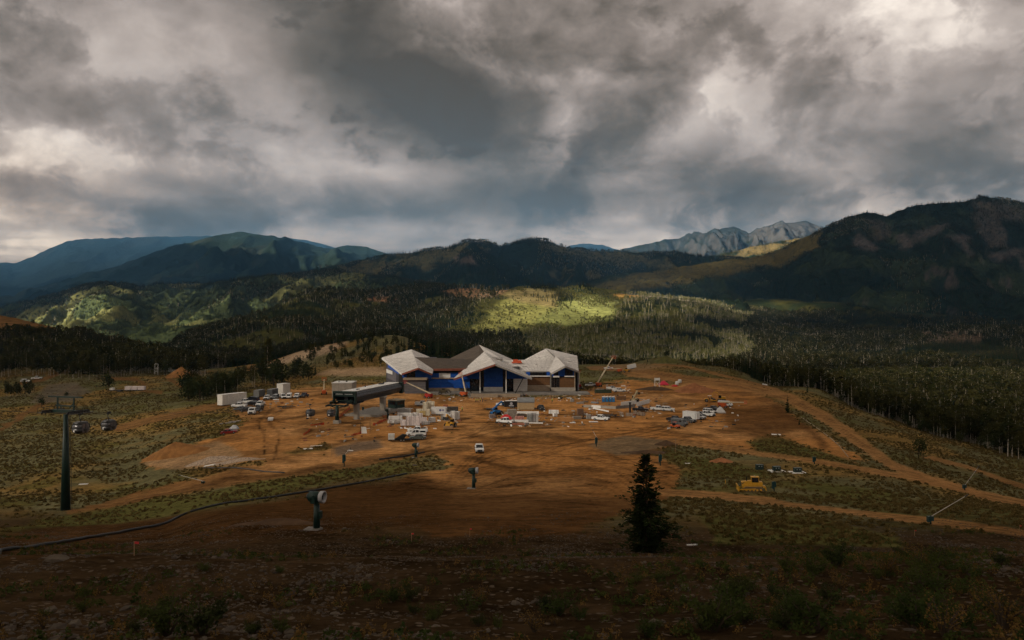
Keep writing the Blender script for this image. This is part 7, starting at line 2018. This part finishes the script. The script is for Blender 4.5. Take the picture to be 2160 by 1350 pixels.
for px, py, dg, lb in [(1004, 849, -60, 'worker in a yellow vest at the left of the standing group'), (1008, 849, 200, 'worker in a yellow vest second in the standing group'), (1013, 848, -100, 'worker in a yellow vest third in the standing group'), (1018, 848, 180, 'worker in dark clothes at the right of the standing group'),
                       (975, 868, -90, 'worker in a yellow vest beside the white draped stack'), (1165, 849, -80, 'lone worker in a yellow vest walking on the open dirt'), (1106, 822, 180, 'worker in a yellow vest on the lodge terrace')]:
    person(px, py, dg, lb, RT.uniform(.03, .16), HIVIS if 'yellow' in lb else JEANS)

# ------------------------------------------------------------------ lines, netting, stakes, sheets
def on_line(pts, step=1.2, lift=0.0):
    out = []
    ws = [GP(*p) for p in pts]
    for a, b in zip(ws[:-1], ws[1:]):
        n = max(2, int((b - a).length / step))
        for i in range(n):
            q = a.lerp(b, i / n); q.z = Hs(q.x, q.y) + lift; out.append(q)
    out.append(ws[-1] + Vector((0, 0, lift)))
    return out
PIPEB = M('pipe_black', (.010, .010, .011), .5, 0, .2)
def pipe(pts, r, label, mat=PIPEB):
    solo('pipe', MB().tube(on_line(pts, 1.5, r * .7), r, 8), mat, label, 'pipe', smooth=True)
pipe([(-60, 1172), (0, 1164), (120, 1148), (260, 1123), (380, 1090), (480, 1062), (600, 1046), (700, 1030), (800, 1012), (858, 1000)], .21, 'long black pipe curving up the left foreground slope')
pipe([(800, 970), (850, 964), (895, 955)], .2, 'short black pipe behind the fan gun by the road')
pipe([(430, 988), (500, 988), (560, 996), (600, 998)], .16, 'thin dark hose across the left dirt track', M('hose_grey', (.05, .045, .04)))
pipe([(1690, 880), (1740, 915), (1770, 940), (1790, 965)], .09, 'thin pale hose along the right road bank', M('hose_pale', (.35, .28, .18)))
def netting(pts, h, label, mat=M('netting_orange', (.62, .085, .02), .7, 0, .4, 3)):
    P = on_line(pts, .8); rr = random.Random(len(pts) + int(pts[0][0])); mb = MB()
    for a, b in zip(P[:-1], P[1:]):
        ha, hb = h * rr.uniform(.4, 1), h * rr.uniform(.4, 1)
        d = Vector((rr.uniform(-.2, .2), rr.uniform(-.3, .3), 0))
        mb.add([a, b, b + d + Vector((0, 0, hb)), a + d + Vector((0, 0, ha)), a + Vector((0, .04, 0)), b + Vector((0, .04, 0)), b + d + Vector((0, .04, hb)), a + d + Vector((0, .04, ha))], [(0, 1, 2, 3), (7, 6, 5, 4), (3, 2, 6, 7)])
    solo('safety_netting', mb, mat, label, 'netting')
netting([(640, 919), (652, 911), (655, 905)], .9, 'sagging orange netting in the left yard near the cabins')
netting([(655, 898), (670, 897), (684, 896)], .8, 'orange netting heap beside the short support tower')
netting([(740, 920), (765, 914)], .7, 'orange netting leading to the white sign board')
netting([(787, 898), (800, 893), (815, 886)], 1.0, 'orange netting crumpled below the small snow gun')
netting([(714, 883), (726, 873), (738, 862)], 1.5, 'orange netting fence strung beneath the terminal')
netting([(806, 876), (812, 882)], .8, 'short orange netting piece right of the terminal pier')
def tarp(px, py, sx, sy, h, mat, label, seed):
    g = GP(px, py); n = 12; fs = []
    u, v = np.meshgrid(np.linspace(-1, 1, n + 1), np.linspace(-1, 1, n + 1), indexing='ij')
    w = fbm(u * 2 + seed, v * 2.0, seed, 3)
    vs = np.stack([u * sx / 2, v * sy / 2, h * np.maximum(0, 1 - np.maximum(abs(u), abs(v)) ** 2) * (.6 + w * .8)], -1).reshape(-1, 3).tolist()
    for i in range(n):
        for j in range(n): fs.append((i * (n + 1) + j, (i + 1) * (n + 1) + j, (i + 1) * (n + 1) + j + 1, i * (n + 1) + j + 1))
    o = solo('tarp', MB().add(vs, fs), mat, label, 'tarp', g, smooth=True)
    m = o.modifiers.new('thick', 'SOLIDIFY'); m.thickness = .03
REDT = M('tarp_red', (.50, .015, .018), .5, 0, .2, 1)
tarp(1068, 885, 4.6, 3.4, 1.6, REDT, 'red tarp draped over a stack behind the white pickup', 3)
tarp(1400, 812, 5.0, 4.5, 1.9, M('tarp_pink_red', (.52, .02, .05), .5), 'bright red tarp heap left of the red earth pile', 5)
tarp(1423, 815, 3.4, 2.4, .9, REDT, 'small red tarp right of the bright red one', 7)
tarp(1520, 871, 3.4, 2.6, 2.0, M('cover_white', (.6, .59, .57), .6), 'white covered dome beyond the right parking row', 9)
tarp(494, 905, 3.0, 1.6, 1.2, M('foil_silver', (.45, .45, .46), .35, .3, .3, 3), 'crumpled silvery sheeting behind the red sedan', 11)
g = GP(1386, 816); t = thing('scaffold', 'pale scaffold tower beside the bright red tarp', 'scaffold', g)
for x in (-1.2, 1.2):
    for y in (-.8, .8): part('post', MB().bar((x, y, 0), (x, y, 4.6), .14), WHITEP, t)
part('deck', MB().box((0, 0, 3.4), (2.6, 1.8, .12)), WHITEP, t); part('panel', MB().box((0, -.85, 4.0), (2.5, .06, 1.1)), WHITEP, t); part('brace', MB().bar((-1.2, -.8, .2), (1.2, -.8, 3.2), .09).bar((1.2, -.8, .2), (-1.2, -.8, 3.2), .09), WHITEP, t)
for px, py, lb in [(1428, 812, 'white round tank right of the scaffold'), (1434, 808, 'taller white round tank beside another')]:
    g = GP(px, py); t = thing('water_tank', lb, 'tank', g); part('shell', MB().tube([(0, 0, 0), (0, 0, .3), (0, 0, 1.7), (0, 0, 2.0)], [.8, .95, .95, .5], 14), P_TANK, t, True); part('lid', MB().tube([(0, 0, 2.0), (0, 0, 2.1)], .3, 10), STEEL, t)
g = GP(838, 931); t = thing('tank_trailer', 'black tipping trailer carrying a white cube tank at the front of the yard', 'trailer', g, radians(8))
part('frame', MB().box((.6, 0, .5), (6.0, 1.9, .25)), BLACK, t); part('tank', MB().box((-1.6, 0, 1.35), (1.7, 1.6, 1.5)), P_TANK, t); part('hopper', MB().slab([(-.6, .7), (1.6, .7), (2.6, 1.7), (1.5, 2.0)], .9, .04), BLACK, t); wheels(t, (1.0, 1.8), 1.0, .38); part('drawbar', MB().bar((3.4, 0, .5), (5.2, 0, .5), .14), STEEL, t)
def sheet(px, py, L, w, deg, lb, mat=WHITEP, th=.08):
    g = GP(px, py); o = solo('board', MB().box((0, 0, th / 2 + .04), (L, w, th)), mat, lb, 'board', g)
    put(o, g, radians(deg))
for a in [(176, 1022, 1.8, .9, 12, 'white board lying on the sage slope right of the lift tower'), (442, 982, 2.4, 1.0, 8, 'white board lying below the gravel heap'), (650, 947, 2.2, 1.4, 25, 'white board lying on the grass strip left of the lance'), (667, 941, 3.0, .5, 20, 'narrow white board above another on the grass strip'), (739, 951, 1.4, .6, 0, 'small white panel beside the lance tip'),
          (1637, 917, 2.6, 1.6, -15, 'white sheet on the brown bank right of the yard'), (1451, 978, 1.3, .6, -5, 'small white sheet on the green grass strip'), (1460, 1151, 1.0, .35, -6, 'pale plank lying on the dark slope right of the conifer'), (832, 867, 2.6, 1.0, 15, 'grey plank near the small snow gun'), (571, 886, 1.6, 3.2, 15, 'white stacked boards on the open dirt left of the cabins', WHITEP, .7),
          (483, 893, 6.0, .5, 20, 'grey beam lying at the sage edge above the red sedan', BLOCK, .3), (495, 890, 4.0, .5, 20, 'second grey beam beside another at the sage edge', BLOCK, .3), (1613, 812, 2.6, 1.6, -15, 'pale scrap pile on the right rim', WHITEP, .5)]:
    sheet(*a)
g = GP(769, 915); t = thing('sign_board', 'white leaning board between two thin posts in front of the terminal', 'sign', g, .1)
part('board', MB().add([(-.9, 0, .1), (.7, 0, .1), (.4, .3, 2.0), (-1.0, .3, 2.0), (-.9, .06, .1), (.7, .06, .1), (.4, .36, 2.0), (-1.0, .36, 2.0)], [(0, 1, 2, 3), (7, 6, 5, 4), (0, 4, 5, 1), (1, 5, 6, 2), (2, 6, 7, 3), (3, 7, 4, 0)]), WHITEP, t)
part('post', MB().bar((-1.2, 0, -.2), (-1.2, 0, 3.6), .09), STEEL, t); part('post', MB().bar((1.6, 0, -.2), (1.6, 0, 4.6), .09), STEEL, t); part('rail', MB().bar((.6, 0, 1.5), (1.6, 0, 1.6), .3, .1), WHITEP, t)
PINK = M('flag_pink', (.70, .05, .05), .7); STK = M('stake_wood', (.32, .20, .11), .9)
for px, py, hp, lb in [(283, 1172, 30, 'thin stake with pink flag on the left foreground slope'), (868, 1142, 18, 'thin stake with pink flag below the middle snow gun, left one'), (991, 1132, 18, 'thin stake with pink flag below the middle snow gun, right one'), (1929, 1130, 12, 'thin orange stake near the right snow lance'), (1416, 1137, 10, 'thin stake right of the conifer base'), (2151, 1120, 12, 'thin orange stake at the right edge')]:
    g = GP(px, py); k = g.y / F; h = hp * k
    t = thing('survey_stake', lb, 'stake', g); part('stick', MB().bar((0, 0, -.1), (0, 0, h), .035), STK, t); part('flag', MB().add([(0, 0, h * .98), (.22, .02, h * .95), (.2, .03, h * .8), (0, 0, h * .82), (0, .02, h * .98), (.22, .04, h * .95), (.2, .05, h * .8), (0, .02, h * .82)], [(0, 1, 2, 3), (7, 6, 5, 4), (0, 4, 5, 1), (2, 6, 7, 3)]), PINK, t)
for px, py, hp, lb in [(700, 962, 26, 'bare wooden pole left of the lance'), (1425, 955, 32, 'thin bare pole behind the conifer top'), (1530, 1020, 9, 'short yellow marker left of the bulldozer')]:
    g = GP(px, py); solo('pole', MB().bar((0, 0, -.2), (0, 0, hp * g.y / F), .09), STK if hp > 10 else P_YEL, lb, 'pole', g)
# far left: wrapped load on a trailer
g = GP(268, 826); t = thing('flatbed_trailer', 'long trailer with white wrapped load on the far left meadow', 'trailer', g, .05)
part('deck', MB().box((0, 0, .8), (17, 2.4, .3)), STEEL, t); wheels(t, (-4, -3, 5, 6), 1.2, .5)
for k in range(3): part('load', MB().box((.8 + k * 3.4, 0, 1.9), (3.0, 2.2, 1.8)), BUND_P, t)
part('cab_box', MB().box((-7.6, 0, 1.4), (1.6, 2.0, 1.2)), WHITEP, t)
g = GP(330, 790); t = thing('scaffold', 'small pale steel frame at the edge of the left wood', 'scaffold', g)
for x in (-1, 1): part('post', MB().bar((x, 0, 0), (x, 0, 7), .22), WHITEP, t)
part('rail', MB().bar((-1, 0, 6.9), (1, 0, 6.9), .22).bar((-1, 0, 4), (1, 0, 4), .2).bar((-1, 0, 2), (1, 0, 2), .2), WHITEP, t)

# ------------------------------------------------------------------ stones and plants of the near slope
STONE = M('stone_grey_brown', (.068, .053, .040), .95, 0, .35, 1.5, .15)
STONE2 = M('stone_pale', (.105, .084, .063), .95, 0, .3, 1.5, .15)
def rock_mesh(seed, name='rock', mat=STONE, n=2):
    rr = random.Random(seed)
    import bmesh
    bm = bmesh.new(); bmesh.ops.create_icosphere(bm, subdivisions=n, radius=.5)
    ax = [Vector((rr.gauss(0, 1), rr.gauss(0, 1), rr.gauss(0, 1))).normalized() for _ in range(7)]
    dd = [rr.uniform(.26, .44) for _ in ax]
    for v in bm.verts:
        for a, d in zip(ax, dd):
            e = v.co.dot(a) - d
            if e > 0: v.co -= a * e * .9
        v.co.z *= .62; v.co.x *= 1.15
    me = bpy.data.meshes.new(name); bm.to_mesh(me); bm.free(); me.materials.append(mat)
    return me
PROTO_ROCK = proto_collection('stone_kind', [rock_mesh(k, 'stone_kind', [STONE, STONE, STONE2][k % 3], 1) for k in range(6)])
def near_scatter():
    px, Y, X = sample_wedge(200000, -80, 2240, 12, 95)
    Z = H(X, Y)
    col, msk, ppx, ppy = ground_paint(X, Y, Z)
    cl = fbm(X / 3.5, Y / 3.5, 331, 4)
    d = msk[:, 1] * sstep(.46, .68, cl) * np.interp(Y, [12, 30, 55, 95], [.8, .8, .5, .15])
    k = NR.random(len(X)) < d
    s = np.exp(NR.normal(-2.6, .6, len(X))) * .85 + .012 + np.interp(Y, [12, 95], [0, .06])
    s = np.clip(s, .04, .75)
    scatter('loose_stones', 'loose stones strewn over the dark foreground slope', np.stack([X, Y, Z], -1)[k], PROTO_ROCK, s[k], None, NR, tilt=.5)
    px, Y, X = sample_wedge(26000, -80, 2240, 12, 90)
    Z = H(X, Y); col, msk, ppx, ppy = ground_paint(X, Y, Z)
    cl = fbm(X / 6, Y / 6, 341, 4) + .10 * sstep(1300, 2000, ppx) + .05 * sstep(1230, 1340, ppy)
    k = NR.random(len(X)) < sstep(.55, .70, cl) * (ppy > 1120) * .8
    s = NR.uniform(.5, 1.7, len(X))
    scatter('weeds', 'low green and straw coloured weeds on the foreground slope', np.stack([X, Y, Z], -1)[k], PROTO_TUFT, s[k], None, NR, tilt=.25)
near_scatter()
ROCKS = [rock_mesh(50 + k, 'rock', [STONE, STONE2][k % 2]) for k in range(6)]
for k in range(34):
    px, py = RT.uniform(20, 2140), RT.uniform(1175, 1335)
    g = GP(px, py)
    o = solo('rock', ROCKS[k % 6], None, 'angular grey rock in the foreground rubble, ' + where(px, [(300, 'far left'), (620, 'below the largest snow gun'), (950, 'left of the yellowing shrub'), (1250, 'near the yellowing shrub'), (1550, 'below the tall conifer'), (1850, 'among the right shrubs'), (9999, 'far right')]) + where(py, [(1230, ', high on the slope'), (1285, ', midway down'), (9999, ', near the bottom')]), 'rock', g - Vector((0, 0, .05)), RT.uniform(0, 6), 'larger rocks in the foreground rubble')
    s = RT.uniform(.18, .4); o.scale = (s, s * RT.uniform(.7, 1.1), s * RT.uniform(.7, 1.1))
for px, py, s, lb in [(875, 982, 1.2, 'single tan boulder on the grass behind the sage strip'), (640, 1103, 1.0, 'pale boulder just left of the largest snow gun'), (120, 1180, .9, 'rounded boulder on the left foreground slope')]:
    g = GP(px, py); o = solo('boulder', ROCKS[1], None, lb, 'boulder', g, .4); o.scale = (s, s, s)
def shrub_proto(seed, n, size, w, h, leaf, dry=None):
    rr = random.Random(seed)
    t = thing('shrub', 'shrub', 'shrub')
    st = MB(); lv = MB(); tips = []
    for i in range(11):
        a = rr.uniform(0, 6.28); r = w * rr.uniform(.3, 1); tp = Vector((cos(a) * r, sin(a) * r, h * rr.uniform(.55, 1)))
        st.tube([(0, 0, -.05), (tp.x * .4, tp.y * .4, tp.z * .55), tp], [.02, .014, .006], 4, False)
        tips.append(tp)
    pts = []
    for i in range(n):
        tp = rr.choice(tips); q = tp * rr.uniform(.45, 1.08) + Vector((rr.gauss(0, 1), rr.gauss(0, 1), rr.gauss(0, 1))) * w * .13
        if q.z > .03: pts.append(q)
    leaf_quads(lv, pts, size, rr)
    part('stems', st, BARK_DARK, t); part('foliage', lv, leaf, t)
    return t
SHRUBS = [shrub_proto(1, 700, .045, .42, .55, SHRUB_LEAF), shrub_proto(2, 700, .045, .5, .48, SHRUB_LEAF), shrub_proto(3, 420, .035, .34, .6, DRY_LEAF), shrub_proto(4, 700, .045, .42, .45, DARK_LEAF)]
def shrub(i, px, py, s, lb, group=None):
    p = SHRUBS[i]; g = GP(px, py); rz = RT.uniform(0, 6)
    if p.name not in _used:
        _used.add(p.name); o = p; o.location = g; o.rotation_euler = (0, 0, rz); o['label'] = lb
        if group: o['group'] = group
    else:
        o = dup(p, g, rz, lb, group)
        if not group and 'group' in o: del o['group']
    o.scale = (s * RT.uniform(.9, 1.2), s * RT.uniform(.9, 1.2), s)
for i, px, py, s, lb in [(2, 1012, 1278, 1.1, 'yellowing dry shrub in the middle of the foreground'), (1, 985, 1290, 1.1, 'green shrub leaning against the yellowing one'), (1, 1180, 1298, 1.5, 'widest green shrub right of the yellowing one'), (3, 1150, 1296, 1.2, 'dark shrub touching the left of the widest green shrub'),
                         (0, 830, 1270, 1.0, 'green shrub pair member left of the foreground middle'), (3, 868, 1268, 1.0, 'dark green shrub right of a paler one, left foreground'), (1, 915, 1308, .9, 'low green shrub below the yellowing one'), (1, 1344, 1226, .7, 'small bluish green shrub on the gravel, left of a pair'), (1, 1390, 1224, .8, 'small bluish green shrub on the gravel, right of a pair'),
                         (3, 430, 1338, 1.5, 'dark shrub at the bottom left edge of the frame'), (0, 352, 1342, 1.5, 'green shrub at the bottom left, left of a darker one'), (0, 180, 1262, .7, 'small shrub on the left rubble'), (1, 430, 1206, .8, 'small green shrub on the upper left slope'), (1, 590, 1208, .6, 'tiny green shrub on the upper slope left of middle')]:
    shrub(i, px, py, s, lb)
for k in range(64):
    px = 1480 + 660 * RT.random(); py = RT.uniform(1165, 1345) if px > 1560 else RT.uniform(1240, 1345)
    if px < 1620 and py < 1210: continue
    shrub(RT.choice([0, 1, 3, 0, 1, 2]), px, py, RT.uniform(.7, 1.5), 'leafy shrub of lower right thicket, ' + where(px, [(1640, 'towards the conifer'), (1780, 'left of its middle'), (1900, 'in its middle'), (2020, 'right of its middle'), (9999, 'at the picture right edge')]) + where(py, [(1225, ', on the bank top'), (1290, ', halfway down'), (9999, ', at the bottom edge')]), 'thicket of shrubs in the lower right foreground')
for k in range(22):
    px = RT.uniform(20, 1450); py = RT.uniform(1285, 1345)
    shrub(RT.choice([0, 1, 3, 2]), px, py, RT.uniform(.4, .8), 'scattered low shrub along the bottom edge, ' + where(px, [(300, 'far left'), (620, 'below the largest snow gun'), (950, 'left of the yellowing shrub'), (1250, 'near the yellowing shrub'), (9999, 'below the tall conifer')]), 'scattered low shrubs along the bottom edge')

# ------------------------------------------------------------------ scraps of building work nobody could count
def scraps():
    rr = random.Random(31)
    mats = [WHITEP, STEEL, PAL, BLOCK, M('scrap_rust', (.22, .08, .04), .8), M('scrap_tan', (.33, .22, .13), .8)]
    mb = MB()
    zones = [(900, 1240, 832, 848, 170), (820, 970, 862, 905, 130), (1030, 1260, 862, 900, 150), (1230, 1400, 828, 882, 150), (480, 660, 838, 868, 60), (1400, 1560, 850, 905, 50), (1215, 1330, 806, 826, 60), (640, 800, 880, 935, 40)]
    for x0, x1, y0, y1, n in zones:
        u = (NR.uniform(x0, x1, n) - HX) / F; v = (NR.uniform(y0, y1, n) - HY) / F
        Yv = (CAMZ - .8) / v
        for _ in range(4): Yv = (CAMZ - H(u * Yv, Yv)) / v
        Xv = u * Yv; Zv = H(Xv, Yv)
        for gx, gy, gz in zip(Xv.tolist(), Yv.tolist(), Zv.tolist()):
            mb.cur = rr.randrange(6)
            L = rr.uniform(.3, 1.6) * (1.8 if rr.random() < .15 else 1); w = rr.uniform(.12, .6); h = rr.uniform(.08, .5)
            mb.box((gx, gy, gz + h * .45), (L, w, h), rr.uniform(0, 3.1), taper=rr.uniform(.7, 1))
    o = link('building_scraps', mb.mesh('building_scraps', mats), None, None, 'stuff', 'boards, offcuts and small rubbish littering the building yard')
scraps()
